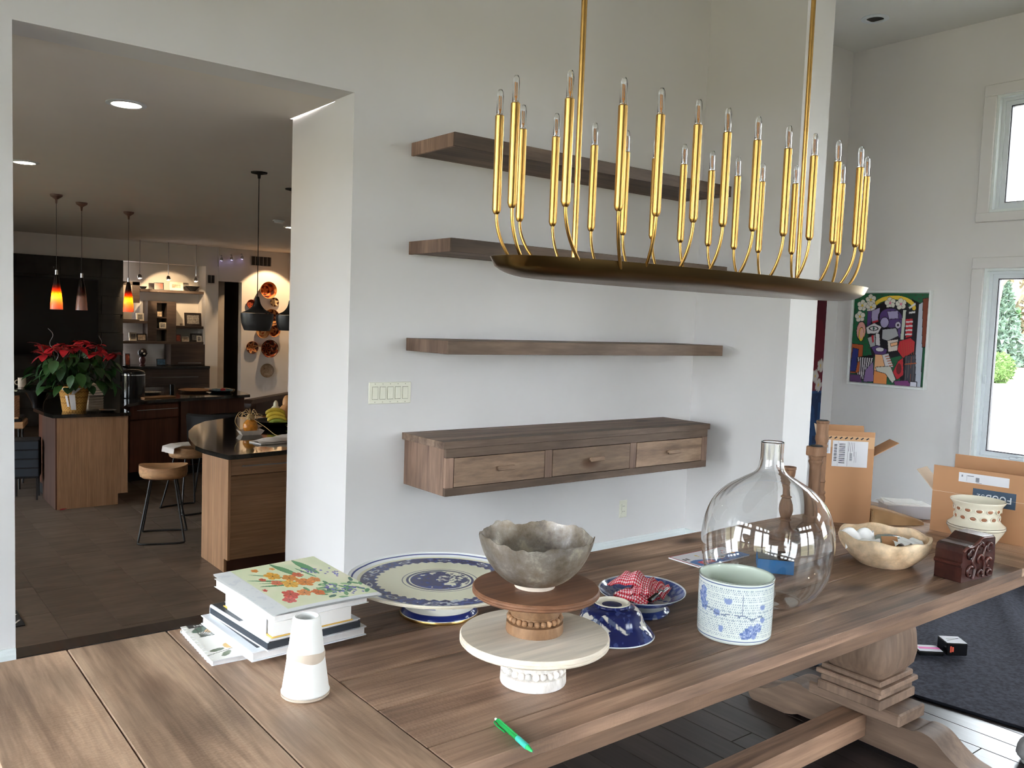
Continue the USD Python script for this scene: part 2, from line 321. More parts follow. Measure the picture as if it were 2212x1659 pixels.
wood('maple_front', 'x', lin(158, 116, 84), lin(178, 136, 102), lin(192, 150, 116), 0.45, grain=16, tone=0.2, stretch=0.04, bump=0.08)
wood('cherry', 'z', lin(78, 46, 34), lin(98, 60, 44), lin(114, 72, 54), 0.5, grain=10, tone=0.3, stretch=0.06, bump=0.1)
wood('walnut_dark', 'z', lin(58, 42, 36), lin(76, 56, 48), lin(92, 70, 60), 0.5, grain=10, tone=0.3, stretch=0.06, bump=0.1)
wood('niche_wood', 'x', lin(48, 38, 34), lin(62, 50, 44), lin(76, 62, 54), 0.55, grain=8, tone=0.3, stretch=0.06, bump=0.1)
wood('floor_oak', 'y', lin(34, 28, 27), lin(48, 41, 40), lin(62, 54, 52), 0.30, grain=10, tone=0.35, spec=0.5, bump=0.25, stretch=0.05, vary=0.15)
wood('stool_wood', 'x', lin(140, 96, 62), lin(182, 138, 98), lin(206, 164, 122), 0.5, grain=8, tone=0.4, stretch=0.12)
def tile_mat():
    mat('floor_tile', {'t': ('texture_coordinate', {}), 'o': ('object_info', {}), 'w': ('vector_math', {'math_type': 'scale', 'vector1': (9.0, 4.0, 0)}), 'ad': ('vector_math', {'math_type': 'add'}),
        'm': ('mapping', {'scale': (0.7, 2.2, 1)}), 'n': ('noise_texture', {'scale': 4.0, 'detail': 6.0, 'roughness': 0.62}),
        'r': ('rgb_ramp', {'ramp': [(0.3, lin(86, 74, 66)), (0.55, lin(106, 93, 83)), (0.75, lin(120, 106, 95))]}),
        'rv': ('map_range', {'to_min': 0.88, 'to_max': 1.12}), 'hs': ('vector_math', {'math_type': 'scale'}), 'p': ('principled_bsdf', {'roughness': 0.42, 'specular_ior_level': 0.4})},
        [('t.object', 'ad.vector1'), ('o.random', 'w.scale'), ('w.vector', 'ad.vector2'), ('ad.vector', 'm.vector'), ('m.vector', 'n.vector'), ('n.fac', 'r.fac'), ('r.color', 'hs.vector1'), ('o.random', 'rv.value'), ('rv.result', 'hs.scale'), ('hs.vector', 'p.base_color')])
tile_mat()
plain('grout', lin(150, 134, 122), 0.9)
def granite():
    mat('granite', {'t': ('texture_coordinate', {}), 'v': ('voronoi_texture', {'scale': 160.0}), 'r': ('rgb_ramp', {'ramp': [(0.0, lin(14, 15, 16)), (0.75, lin(20, 22, 22)), (0.95, lin(52, 58, 56))]}),
        'p': ('principled_bsdf', {'roughness': 0.07, 'specular_ior_level': 0.6})}, [('t.object', 'v.vector'), ('v.color', 'r.fac'), ('r.color', 'p.base_color')])
granite()
def metal_patina():
    mat('patina', {'t': ('texture_coordinate', {}), 'n': ('noise_texture', {'scale': 16.0, 'detail': 7.0, 'roughness': 0.68}), 'n2': ('noise_texture', {'scale': 5.0, 'detail': 4.0}),
        'r': ('rgb_ramp', {'ramp': [(0.3, lin(84, 80, 76)), (0.44, lin(132, 122, 110)), (0.56, lin(150, 146, 142)), (0.68, lin(205, 200, 188))]}),
        'r2': ('rgb_ramp', {'ramp': [(0.35, (0.62, 0.6, 0.6)), (0.65, (1.1, 1.0, 0.86))]}), 'x': ('mix', {'mix_type': 'multiply', 'fac': 1.0}),
        'rr': ('map_range', {'from_min': 0.3, 'from_max': 0.7, 'to_min': 0.55, 'to_max': 0.3}), 'bb': ('bump', {'strength': 0.35, 'distance': 0.002}),
        'p': ('principled_bsdf', {'metallic': 0.35})},
        [('t.object', 'n.vector'), ('t.object', 'n2.vector'), ('n.fac', 'r.fac'), ('n2.fac', 'r2.fac'), ('r.color', 'x.color1'), ('r2.color', 'x.color2'), ('x.color', 'p.base_color'), ('n.fac', 'rr.value'), ('rr.result', 'p.roughness'), ('n.fac', 'bb.height'), ('bb.normal', 'p.normal')])
metal_patina()
mat('glass_clear', {'p': ('principled_bsdf', {'base_color': (0.985, 0.99, 0.988), 'roughness': 0.0, 'ior': 1.48, 'transmission_weight': 1.0})}, [])
mat('window_glass', {'f': ('fresnel', {'IOR': 1.45}), 'a': ('transparent_bsdf', {'color': (0.96, 0.98, 0.97)}), 'g': ('glossy_bsdf', {'color': (1, 1, 1), 'roughness': 0.0}), 'x': ('mix_closure', {})},
    [('f.fac', 'x.fac'), ('a.BSDF', 'x.closure1'), ('g.BSDF', 'x.closure2')], 'x.closure')
mat('bulb_glass', {'f': ('fresnel', {'IOR': 1.5}), 'a': ('transparent_bsdf', {'color': (0.97, 0.95, 0.9)}), 'g': ('glossy_bsdf', {'color': (1, 1, 1), 'roughness': 0.02}), 'x': ('mix_closure', {})},
    [('f.fac', 'x.fac'), ('a.BSDF', 'x.closure1'), ('g.BSDF', 'x.closure2')], 'x.closure')
glow('can_light', (1.0, 0.80, 0.52), CAN_POWER); glow('spot_violet', (0.45, 0.4, 1.0), 1.2)
mat('shade_glass', {'t': ('texture_coordinate', {}), 's': ('separate_xyz', {}), 'nz': ('noise_texture', {'scale': 60.0}), 'na': ('math', {'math_type': 'multiply_add', 'value2': 0.03}),
    'r': ('rgb_ramp', {'ramp': [(0.0, lin(206, 190, 180)), (0.42, lin(190, 172, 160)), (0.52, lin(60, 44, 40)), (1.0, lin(34, 27, 26))]}),
    'r2': ('rgb_ramp', {'ramp': [(0.0, (0.85, 0.30, 0.13)), (0.25, (0.95, 0.42, 0.07)), (0.45, (0.95, 0.40, 0.03)), (0.6, (0.5, 0.09, 0.01)), (0.8, (0.02, 0.006, 0.003))]}),
    'd': ('map_range', {'from_min': 0.0, 'from_max': 0.355}), 'p': ('principled_bsdf', {'roughness': 0.22}), 'tr': ('translucent_bsdf', {}), 'x': ('mix_closure', {'fac': 0.45})},
    [('t.object', 's.vector'), ('t.object', 'nz.vector'), ('nz.fac', 'na.value1'), ('s.z', 'na.value3'), ('na.value', 'd.value'), ('d.result', 'r.fac'), ('r.color', 'p.base_color'), ('d.result', 'r2.fac'), ('r2.color', 'tr.color'), ('p.BSDF', 'x.closure1'), ('tr.BSDF', 'x.closure2')], 'x.closure')
glow('amber_bulb', (1.0, 0.72, 0.36), AMBER)

# ------------------------------------------------------------------ the room: floor, walls, ceiling, windows
rng = random.Random(7); nrg = np.random.default_rng(7)
ZC, ZK, KF = 3.83, 2.667, -0.39     # dining ceiling, kitchen ceiling, sunken kitchen floor
XR, XL, YF, YB = 6.58, -2.1, -3.0, 4.0
fl = struct_x('floor', 'dark stained oak plank floor under the dining table')
part(fl, 'subfloor', cat_([bx(XL, XR, YF, YB, -0.12, -0.006), bx(0.45, 2.2, YB, 4.33, -0.12, -0.006)]), 'floor_oak')
w = 0.127; n0 = 0
for i, x in enumerate(np.arange(0.1, XR - 0.02, w)):
    y = -0.6 - rng.uniform(0, 1.2)
    while y < YB:
        ln = rng.uniform(1.3, 2.1); y1 = min(y + ln, YB - 0.002 if not (0.6 < x < 2.0) else 4.2)
        if y1 - y > 0.15 and n0 < 200: part(fl, 'plank', bx(x + 0.0012, x + w - 0.0012, y + 0.001, y1 - 0.001, -0.006, 0.0, 0.0014), 'floor_oak'); n0 += 1
        y = y1 + 0.0 if y1 < YB - 0.01 else 9
part(fl, 'nosing', bx(0.585, 2.08, 4.2, 4.335, -0.03, 0.002, 0.006), 'floor_oak')
struct('trim_1', cat_([bx(0.585, 2.08, 4.22, 4.33, -0.39, -0.031), bx(0.585, 2.08, 4.331, 4.62, -0.39, -0.197)]), 'cherry_dark', label='dark risers of the steps down into the kitchen')
# back wall (with the wide opening), built as one wall with a header
wb = prism_y([(XL, -0.1), (0.58, -0.1), (0.58, ZK), (2.085, ZK), (2.085, -0.1), (XR, -0.1), (XR, ZC), (XL, ZC)], YB, 4.216)
struct('wall_back', wb, 'wall_paint', label='white shelf wall with the wide kitchen opening')
struct('wall_jamb', prism([(2.098, 4.2165), (2.5, 4.2165), (2.5, 4.8), (2.111, 4.8)], -0.5, ZK), 'wall_paint', label='white wall end at the right of the kitchen opening')
struct('wall_column', bx(4.78, 5.08, 3.235, YB - 0.0005, 0, ZC), 'wall_paint', label='white wall stub at the right end of the shelves')
# right wall with two stacked windows
WY0, WY1 = 1.35, 2.851
holes = [[(WY0, 0.655), (WY1, 0.655), (WY1, 2.057), (WY0, 2.057)], [(WY0, 2.455), (WY1, 2.455), (WY1, 3.287), (WY0, 3.287)],
         [(-2.2, 0.655), (-0.7, 0.655), (-0.7, 2.057), (-2.2, 2.057)], [(-2.2, 2.455), (-0.7, 2.455), (-0.7, 3.287), (-2.2, 3.287)]]
wr = prism(Polygon([(YF, 0), (YB + 0.2, 0), (YB + 0.2, ZC), (YF, ZC)], holes), 0, 0.16)
v = wr.vertices.copy(); wr.vertices = np.stack([v[:, 2] + XR, v[:, 0], v[:, 1]], 1)
struct('wall_right', wr, 'wall_paint')
# left wall and front wall: glazed doors with transom lights above
lh = []
for y0 in (-1.9, -0.65, 1.0, 2.25): lh += [[(y0, 0.12), (y0 + 1.15, 0.12), (y0 + 1.15, 2.3), (y0, 2.3)]] + [[(y0 + k * 0.59, 2.45), (y0 + k * 0.59 + 0.53, 2.45), (y0 + k * 0.59 + 0.53, 2.95), (y0 + k * 0.59, 2.95)] for k in range(2)]
wl = prism(Polygon([(YF, -0.1), (YB + 0.2, -0.1), (YB + 0.2, ZC), (YF, ZC)], lh), 0, 0.16); v = wl.vertices.copy(); wl.vertices = np.stack([v[:, 2] + XL - 0.16, v[:, 0], v[:, 1]], 1)
struct('wall_left', wl, 'wall_paint')
fh = []
for x0 in (2.2, 3.45): fh += [[(x0, 0.12), (x0 + 1.15, 0.12), (x0 + 1.15, 2.1), (x0, 2.1)]] + [[(x0 + k * 0.59, 2.28), (x0 + k * 0.59 + 0.53, 2.28), (x0 + k * 0.59 + 0.53, 2.75), (x0 + k * 0.59, 2.75)] for k in range(2)]
wf = prism(Polygon([(XL - 0.16, -0.1), (XR + 0.16, -0.1), (XR + 0.16, ZC), (XL - 0.16, ZC)], fh), 0, 0.16); v = wf.vertices.copy(); wf.vertices = np.stack([v[:, 0], v[:, 2] + YF - 0.16, v[:, 1]], 1); wf.invert()
struct('wall_front', wf, 'wall_paint')
struct('ceiling', bx(XL - 0.16, XR + 0.16, YF - 0.16, YB + 0.2, ZC, ZC + 0.1), 'ceiling_paint')
# windows of the right wall
def window_x(y0, y1, z0, z1, name, casing=True):
    o = struct_x(name); X = XR
    def ring(a, b, c, d, e, f, t, x0, x1): return cat_([bx(x0, x1, a, b, e, e + t), bx(x0, x1, a, b, f - t, f), bx(x0, x1, a, a + t, e + t, f - t), bx(x0, x1, b - t, b, e + t, f - t)])
    if casing:
        part(o, 'casing', cat_([bx(X - 0.018, X, y0 - 0.085, y1 + 0.085, z1 - 0.003, z1 + 0.078, 0.005), bx(X - 0.018, X, y1 - 0.003, y1 + 0.085, z0 - 0.05, z1 - 0.003, 0.005), bx(X - 0.018, X, y0 - 0.085, y0 + 0.003, z0 - 0.05, z1 - 0.003, 0.005), bx(X - 0.024, X, y0 - 0.085, y1 + 0.085, z0 - 0.068, z0 - 0.0, 0.005)]), 'wall_paint')
    part(o, 'jamb', ring(y0, y1, 0, 0, z0, z1, 0.02, X, X + 0.1), 'trim_white')
    ym = (y0 + y1) / 2
    for a, b in ((y0 + 0.02, ym), (ym, y1 - 0.02)):
        sp = part(o, 'sash', cat_([ring(a, b, 0, 0, z0 + 0.02, z1 - 0.02, 0.022, X + 0.045, X + 0.12), ring(a + 0.022, b - 0.022, 0, 0, z0 + 0.042, z1 - 0.042, 0.03, X + 0.06, X + 0.11)]), 'vinyl_white')
        part(sp, 'gasket', ring(a + 0.05, b - 0.05, 0, 0, z0 + 0.07, z1 - 0.07, 0.009, X + 0.07, X + 0.105), 'screen_dark')
        part(sp, 'pane', bx(X + 0.086, X + 0.09, a + 0.055, b - 0.055, z0 + 0.075, z1 - 0.075), 'window_glass')
    return o
w1 = window_x(WY0, WY1, 0.655, 2.057, 'window_1')
part(w1, 'crank_handle', cat_([T(bx(-0.02, 0.0, -0.05, 0.05, 0, 0.025, 0.006), XR + 0.045, 2.55, 0.69), T(tube(curve([(0, 0.0, 0), (-0.02, -0.03, 0.012), (-0.02, -0.10, 0.012)]), 0.006), XR + 0.03, 2.55, 0.71)]), 'vinyl_white')
part(w1, 'sash_lock', bx(XR + 0.03, XR + 0.046, 2.80, 2.82, 1.22, 1.28, 0.004), 'vinyl_white')
window_x(WY0, WY1, 2.455, 3.287, 'window_2')
window_x(-2.2, -0.7, 0.655, 2.057, 'window_3'); window_x(-2.2, -0.7, 2.455, 3.287, 'window_4')
def glazed_door(hls, name, tf):
    o = struct_x(name)
    for h in hls:
        (a, z0), (b, _), (_, z1), _ = h
        fr_ = cat_([bx(a, b, 0.03, 0.11, z0, z0 + 0.06), bx(a, b, 0.03, 0.11, z1 - 0.06, z1), bx(a, a + 0.06, 0.03, 0.11, z0, z1), bx(b - 0.06, b, 0.03, 0.11, z0, z1)])
        pn = bx(a + 0.055, b - 0.055, 0.068, 0.072, z0 + 0.055, z1 - 0.055)
        sp = part(o, 'sash', tf(fr_), 'vinyl_white'); part(sp, 'pane', tf(pn), 'window_glass')
def tfl(m_):
    v = m_.vertices.copy(); m_ = m_.copy(); m_.vertices = np.stack([XL - v[:, 1], v[:, 0], v[:, 2]], 1); return m_
def tff(m_):
    v = m_.vertices.copy(); m_ = m_.copy(); m_.vertices = np.stack([v[:, 0], YF - v[:, 1], v[:, 2]], 1); return m_
for k in range(4): glazed_door(lh[3 * k:3 * k + 3], 'window_%d' % (5 + k), tfl)
for k in range(2): glazed_door(fh[3 * k:3 * k + 3], 'window_%d' % (9 + k), tff)
# baseboards
def bb(x0, x1, name):
    prof = [(0, 0), (-0.016, 0), (-0.016, 0.098), (-0.011, 0.108), (-0.011, 0.116), (-0.006, 0.123), (0, 0.123)]
    struct(name, prism_x([(YB + a, b) for a, b in prof], x0, x1), 'trim_white')
bb(XL, 0.58, 'baseboard_back'); bb(2.085, 4.78, 'baseboard_back')
struct('baseboard_column', bx(4.764, 4.78, 3.235, YB - 0.016, 0, 0.12, 0.004), 'trim_white')
struct('baseboard_right', bx(XR - 0.016, XR, YF, YB, 0, 0.12, 0.004), 'trim_white')
# ------------------------------------------------------------------ wall shelves and hung console
def shelf(z1, label):
    t = thing('floating_shelf', label, 'shelf', (2.425, YB, z1), group=None)
    x1, th, d = 2.165, 0.068, 0.405
    part(t, 'plank', bx(0.016, x1, -d + 0.012, 0, -0.0005 - th + 0.004, -0.0005, 0.001), 'shelf_wood')
    part(t, 'front_edge', bx(0.0, x1, -d, -d + 0.0118, -th, 0, 0.0015), 'shelf_front')
    part(t, 'end_cap', bx(0, 0.0155, -d + 0.0119, -0.0005, -th, 0, 0.0015), 'cabinet_side')
shelf(2.470, 'topmost of the three floating wood shelves, high behind the brass chandelier')
shelf(1.953, 'middle floating wood shelf, crossing behind the chandelier tray')
shelf(1.441, 'lowest floating wood shelf, level with the eye above the drawer console')
t = thing('wall_console', 'wall-hung reclaimed wood console with three drawers below the shelves', 'console', (2.42, YB, 0.0))
cx1, cd = 2.055, 0.405
part(t, 'body', cat_([bx(0.028, cx1 - 0.01, -cd + 0.03, 0, 0.645, 0.66), bx(0.028, cx1 - 0.01, -cd + 0.03, 0, 0.66, 0.893)]), 'cabinet_side')
part(t, 'side_panel', bx(0.012, 0.0275, -cd + 0.021, -0.0005, 0.648, 0.893, 0.001), 'cabinet_side')
part(t, 'side_panel', bx(cx1 - 0.0095, cx1 + 0.006, -cd + 0.021, -0.0005, 0.648, 0.893, 0.001), 'cabinet_side')
for k in range(5):
    y0 = -cd - 0.005 + k * (cd + 0.0046) / 5
    part(t, 'top_plank', bx(-0.006, cx1 + 0.022, y0 + 0.0006, y0 + (cd + 0.0046) / 5 - 0.0006, 0.8935, 0.930, 0.0012), 'shelf_wood')
yf0, yf1 = -cd + 0.001, -cd + 0.0205
for nm, a in (('face_rail', (0.012, cx1 + 0.006, yf0, yf1, 0.846, 0.893)), ('face_rail', (0.012, cx1 + 0.006, yf0, yf1, 0.648, 0.690)),):
    part(t, nm, bx(*a, 0.0015), 'shelf_front')
for a, b in ((0.012, 0.062), (0.672, 0.727), (1.344, 1.399), (cx1 - 0.048, cx1 + 0.006)): part(t, 'face_stile', bx(a, b, yf0, yf1, 0.6902, 0.8458, 0.0015), 'cabinet_side')
for a, b in ((0.065, 0.669), (0.730, 1.341), (1.402, cx1 - 0.051)):
    dr = part(t, 'drawer', bx(a, b, yf0 - 0.002, yf1, 0.693, 0.843, 0.0015), 'drawer_wood')
    c = (a + b) / 2 + 0.02; part(dr, 'pull', cat_([bx(c - 0.055, c + 0.055, yf0 - 0.03, yf0 - 0.016, 0.760, 0.786, 0.004), bx(c - 0.045, c + 0.045, yf0 - 0.018, yf0 - 0.0021, 0.766, 0.780)]), 'drawer_wood')
# switches, outlet
t = thing('switch_plate', 'ivory wall plate with five rocker switches left of the shelves', 'light switch', (2.332, YB, 1.147))
part(t, 'plate', bx(-0.1285, 0.1285, -0.006, 0, -0.0575, 0.0575, 0.0025), 'switch_ivory')
for k in range(5):
    x = (k - 2) * 0.046
    part(t, 'rocker_frame', bx(x - 0.0175, x + 0.0175, -0.0068, -0.0061, -0.0345, 0.0345), 'switch_gap')
    part(t, 'rocker', bx(x - 0.0155, x + 0.0155, -0.0105, -0.0069, -0.032, 0.032, 0.0015), 'switch_ivory')
    part(t, 'screw', cat_([T(trimesh.creation.cylinder(0.0026, 0.0012, sections=10), x, -0.0066, s * 0.048, rx=90) for s in (-1, 1)]), 'switch_gap')
t = thing('wall_outlet', 'ivory electrical outlet low on the wall under the console', 'outlet', (4.142, YB, 0.326))
part(t, 'plate', bx(-0.036, 0.036, -0.006, 0, -0.0575, 0.0575, 0.0025), 'switch_ivory')
part(t, 'receptacle', bx(-0.0168, 0.0168, -0.0085, -0.0061, -0.0335, 0.0335, 0.002), 'switch_ivory')
part(t, 'slot', cat_([bx(x - 0.0012, x + 0.0012, -0.0089, -0.0086, z - 0.004, z + 0.004) for z in (-0.017, 0.019) for x in (-0.006, 0.006)]), 'ink')
# ceiling downlight (off) and canvas behind the wall stub
t = thing('recessed_light', 'unlit recessed light in the dining room ceiling at top right', 'ceiling light', (5.975, 3.48, ZC))
part(t, 'trim_ring', T(lathe([(0.06, 0), (0.095, 0), (0.095, -0.006), (0.062, -0.010), (0.06, 0)], 32)), 'vinyl_white')
part(t, 'lens', bx(-0.05, 0.05, -0.05, 0.05, -0.004, -0.0005, 0.001), 'vent_dark')
# ------------------------------------------------------------------ chandelier
ch = thing('chandelier', 'linear brass chandelier with a long dark tray and candle-style glass bulbs', 'chandelier', (2.04, 1.66, 0))
def stadium(hl, hw, z, n=96, p=2.6):
    a = np.arange(n) * 2 * PI / n; c, s = np.cos(a), np.sin(a); r = (np.abs(c)**p + np.abs(s)**p)**(-1/p)
    return np.stack([c * r * hl, s * r * hw, np.full(n, z)], 1)
HL, HW, ZR = 0.785, 0.170, 1.707
part(ch, 'tray', loft([stadium(0.02, 0.01, ZR - 0.047)] + [stadium(HL - 0.11 * (1 - t_), HW - 0.075 * (1 - t_), ZR - 0.047 + 0.046 * (1 - math.sqrt(max(0, 1 - t_ * t_)))) for t_ in np.linspace(0, 1, 9)] +
    [stadium(HL - 0.003, HW - 0.003, ZR)] + [stadium(HL - 0.006 - 0.11 * (1 - t_), HW - 0.006 - 0.075 * (1 - t_), ZR - 0.042 + 0.040 * (1 - math.sqrt(max(0, 1 - t_ * t_)))) for t_ in np.linspace(1, 0, 9)] + [stadium(0.02, 0.01, ZR - 0.042)]), 'brass_tray', 40)
for x in (1.499 - 2.04, 2.482 - 2.04):
    r_ = part(ch, 'rod', T(trimesh.creation.cylinder(0.0075, ZC - ZR + 0.038, sections=20), x, 0, (ZC + ZR - 0.038) / 2), 'brass', 40)
    part(r_, 'rod_collar', T(lathe([(0, 0), (0.016, 0), (0.016, 0.008), (0.010, 0.014), (0.009, 0.05), (0, 0.05)], 20), x, 0, ZR - 0.0385), 'brass', 40)
    part(r_, 'ceiling_cup', T(lathe([(0, 0), (0.05, 0), (0.05, -0.02), (0.012, -0.03), (0, -0.03)], 24), x, 0, ZC), 'brass', 40)
near = [(1.334, 1.514), (1.460, 1.468), (1.587, 1.466), (1.730, 1.470), (1.848, 1.470), (1.977, 1.470), (2.124, 1.474), (2.257, 1.477), (2.380, 1.476), (2.505, 1.476)]
far = [(1.459, 1.84), (1.581, 1.845), (1.730, 1.848), (1.860, 1.848), (1.990, 1.85), (2.120, 1.85), (2.260, 1.853), (2.395, 1.853), (2.537, 1.858)]
ends = [(1.272, 1.635), (1.322, 1.762), (2.660, 1.543), (2.735, 1.675), (2.641, 1.795)]
sleeve = lathe([(0, -0.007), (0.0045, -0.007), (0.008, -0.004), (0.0112, 0.005), (0.0112, 0.236), (0.009, 0.2385), (0, 0.2385)], 24)
bulb_p = [(0.0082, 0.0), (0.0086, 0.046), (0.0076, 0.056), (0.0045, 0.0625), (0, 0.0645)]
bulb = lathe([(0, 0.0)] + bulb_p + [(0.0040, 0.0608), (0.0066, 0.055), (0.0075, 0.045), (0.0072, 0.003), (0, 0.003)], 20)
ZS = 1.824
for k, (x, y) in enumerate(near + far + ends):
    X, Y = x - 2.04, y - 1.66
    d = np.array([0.0, Y]) if abs(X) < 0.55 else np.array([X - math.copysign(0.5, X), Y]); d /= np.linalg.norm(d)
    p0 = np.array([X, Y]) - d * 0.085
    # keep the foot of the arm inside the tray
    q = p0 / np.array([HL - 0.09, HW - 0.060]); nq = (abs(q[0])**2.6 + abs(q[1])**2.6)**(1/2.6)
    if nq > 1: p0 = p0 / nq
    a, b = np.array([*p0, ZR - 0.0405]), np.array([X, Y, ZS - 0.004])
    u = np.linspace(0, 1, 14) * PI / 2
    arc = np.stack([a[0] + (b[0] - a[0]) * np.sin(u), a[1] + (b[1] - a[1]) * np.sin(u), a[2] + (b[2] - a[2]) * (1 - np.cos(u)) ** 0.8], 1)
    am = part(ch, 'arm', tube(arc, 0.0043, 10), 'brass', 50)
    part(am, 'candle_sleeve', T(sleeve, X, Y, ZS), 'brass', 40)
    part(am, 'bulb', T(bulb, X, Y, ZS + 0.2386), 'glass_clear', 40)
    part(am, 'filament', cat_([T(trimesh.creation.cylinder(0.0012, 0.036, sections=6), X + dx, Y, ZS + 0.2386 + 0.029) for dx in (-0.0026, 0.0026)] + [T(trimesh.creation.cylinder(0.0018, 0.012, sections=8), X, Y, ZS + 0.2386 + 0.009)]), 'amber_pack')
# ------------------------------------------------------------------ dining table
TZ, TX0, TX1, TY0, TY1 = 0.765, 0.212, 3.84, 1.19, 2.125
tb = thing('dining_table', 'long weathered wood trestle dining table with crosswise end planks', 'table', (0, 0, 0))
th = 0.030
for a, b in ((TX0, 0.411), (0.411, 0.631), (0.631, 0.8455), (3.2065, 3.42), (3.42, 3.63), (3.63, TX1)):
    part(tb, 'end_plank', bx(a + 0.0012, b - 0.0012, TY0, TY1, TZ - th, TZ, 0.002), 'table_end')
ys = [TY0, 1.283, 1.466, 1.63, 1.803, 1.96, TY1]
for a, b in zip(ys, ys[1:]):
    part(tb, 'plank', bx(0.8467, 3.2053, a + (0.0012 if a > TY0 else 0), b - (0.0012 if b < TY1 else 0), TZ - th, TZ - nrg.uniform(0, 0.0006), 0.0016), 'table_top')
part(tb, 'apron', bx(TX0 + 0.001, TX1 - 0.001, TY0 + 0.0005, TY0 + 0.05, 0.700, TZ - th - 0.0004, 0.003), 'table_edge')
part(tb, 'apron', bx(TX0 + 0.001, TX1 - 0.001, TY1 - 0.05, TY1 - 0.0005, 0.700, TZ - th - 0.0004, 0.003), 'table_edge')
for x in (TX0 + 0.001, TX1 - 0.051): part(tb, 'end_apron', bx(x, x + 0.05, TY0 + 0.0505, TY1 - 0.0505, 0.700, TZ - th - 0.0004, 0.003), 'table_end')
cy = 1.66
def rs(h, z, p=7.0): q = rsquare(h, 40, p); return np.c_[q, np.full(len(q), z)]
for cxp in (3.09, 0.96):
    prof = [(0.13, 0.7345, 12), (0.13, 0.705, 12), (0.098, 0.700, 9), (0.092, 0.665, 8), (0.098, 0.62, 6), (0.118, 0.52, 5), (0.138, 0.44, 5), (0.144, 0.375, 5), (0.134, 0.325, 6), (0.112, 0.298, 8), (0.108, 0.2895, 10)]
    pp_ = part(tb, 'pedestal', T(loft([rs(h, z, p) for h, z, p in prof]), cxp, cy, 0), 'table_leg', 35)
    for h, z0, z1 in ((0.120, 0.268, 0.289), (0.134, 0.248, 0.2675), (0.120, 0.222, 0.2475), (0.128, 0.186, 0.2215)):
        part(pp_, 'molding', T(bx(-h, h, -h, h, z0, z1, 0.004), cxp, cy, 0), 'table_leg')
    half = [(0.0, 0.205), (0.20, 0.205), (0.235, 0.217), (0.265, 0.218), (0.30, 0.200), (0.345, 0.148), (0.395, 0.105), (0.44, 0.088), (0.468, 0.070), (0.478, 0.045), (0.470, 0.015), (0.455, 0.0), (0.30, 0.0), (0.27, 0.012), (0.24, 0.030), (0.0, 0.034)]
    dense = curve([(0, a, b) for a, b in half[:12]], 4)[:, 1:].tolist() + half[12:]
    dense = [(a, b * 0.66) for a, b in dense]; poly = [(cy + a, b) for a, b in dense] + [(cy - a, b) for a, b in dense[::-1][1:-1]]
    part(tb, 'foot', prism_x(poly, cxp - 0.068, cxp + 0.068), 'table_foot', 30)
    part(tb, 'foot_block', bx(cxp - 0.095, cxp + 0.095, cy - 0.185, cy + 0.185, 0.1358, 0.1855, 0.006), 'table_foot')
part(tb, 'stretcher', bx(0.96 + 0.0685, 3.09 - 0.0685, cy - 0.05, cy + 0.05, 0.045, 0.133, 0.006), 'table_edge')

# ------------------------------------------------------------------ printed patterns: a colour per vertex
def C(*c): return np.array(lin(*c))
def paint(u, v, base):
    col = np.tile(np.asarray(base, float), (len(u), 1)); return col
def put(col, mask, c): col[mask] = c
def blend(col, w, c): col[:] = col * (1 - w[:, None]) + np.asarray(c) * w[:, None]
def inpoly(u, v, pts): return shapely.contains_xy(Polygon(pts), u, v)
def ell(u, v, cx, cy_, rx, ry, a=0.0):
    c, s = math.cos(a), math.sin(a); du, dv = u - cx, v - cy_
    return ((du * c + dv * s) / rx)**2 + ((-du * s + dv * c) / ry)**2
def nz(u, v, f, seed=0, oct_=3): return meshkit.fbm(np.stack([u * f, v * f, np.full_like(u, seed * 1.37)], -1), oct_, seed)

# ------------------------------------------------------------------ the books
def book(name, label, cat, corner, ang, w, d, z, h, cover, pages='paper_pages', spine='left', ct=0.003, cmat=None):
    """corner: front-left (x, y); the width runs along ang degrees. cover boards top and bottom, pages between, spine at the left."""
    t = thing(name, label, cat, (corner[0], corner[1], z), ang)
    part(t, 'back_cover', bx(0, w, 0, d, 0, ct, 0.0006), cover)
    part(t, 'front_cover', bx(0, w, 0, d, h - ct, h, 0.0006), cover)
    e = 0.004
    part(t, 'pages', bx(e, w - e, e, d - e, ct + 0.0001, h - ct - 0.0001), pages)
    if spine == 'left': part(t, 'spine', bx(-0.001, 0.0028, 0.0, d, ct + 0.0001, h - ct - 0.0001), cover)
    if spine == 'back': part(t, 'spine', bx(0, w, d - 0.0028, d + 0.001, ct + 0.0001, h - ct - 0.0001), cover)
    return t
B0 = TZ + 0.0004
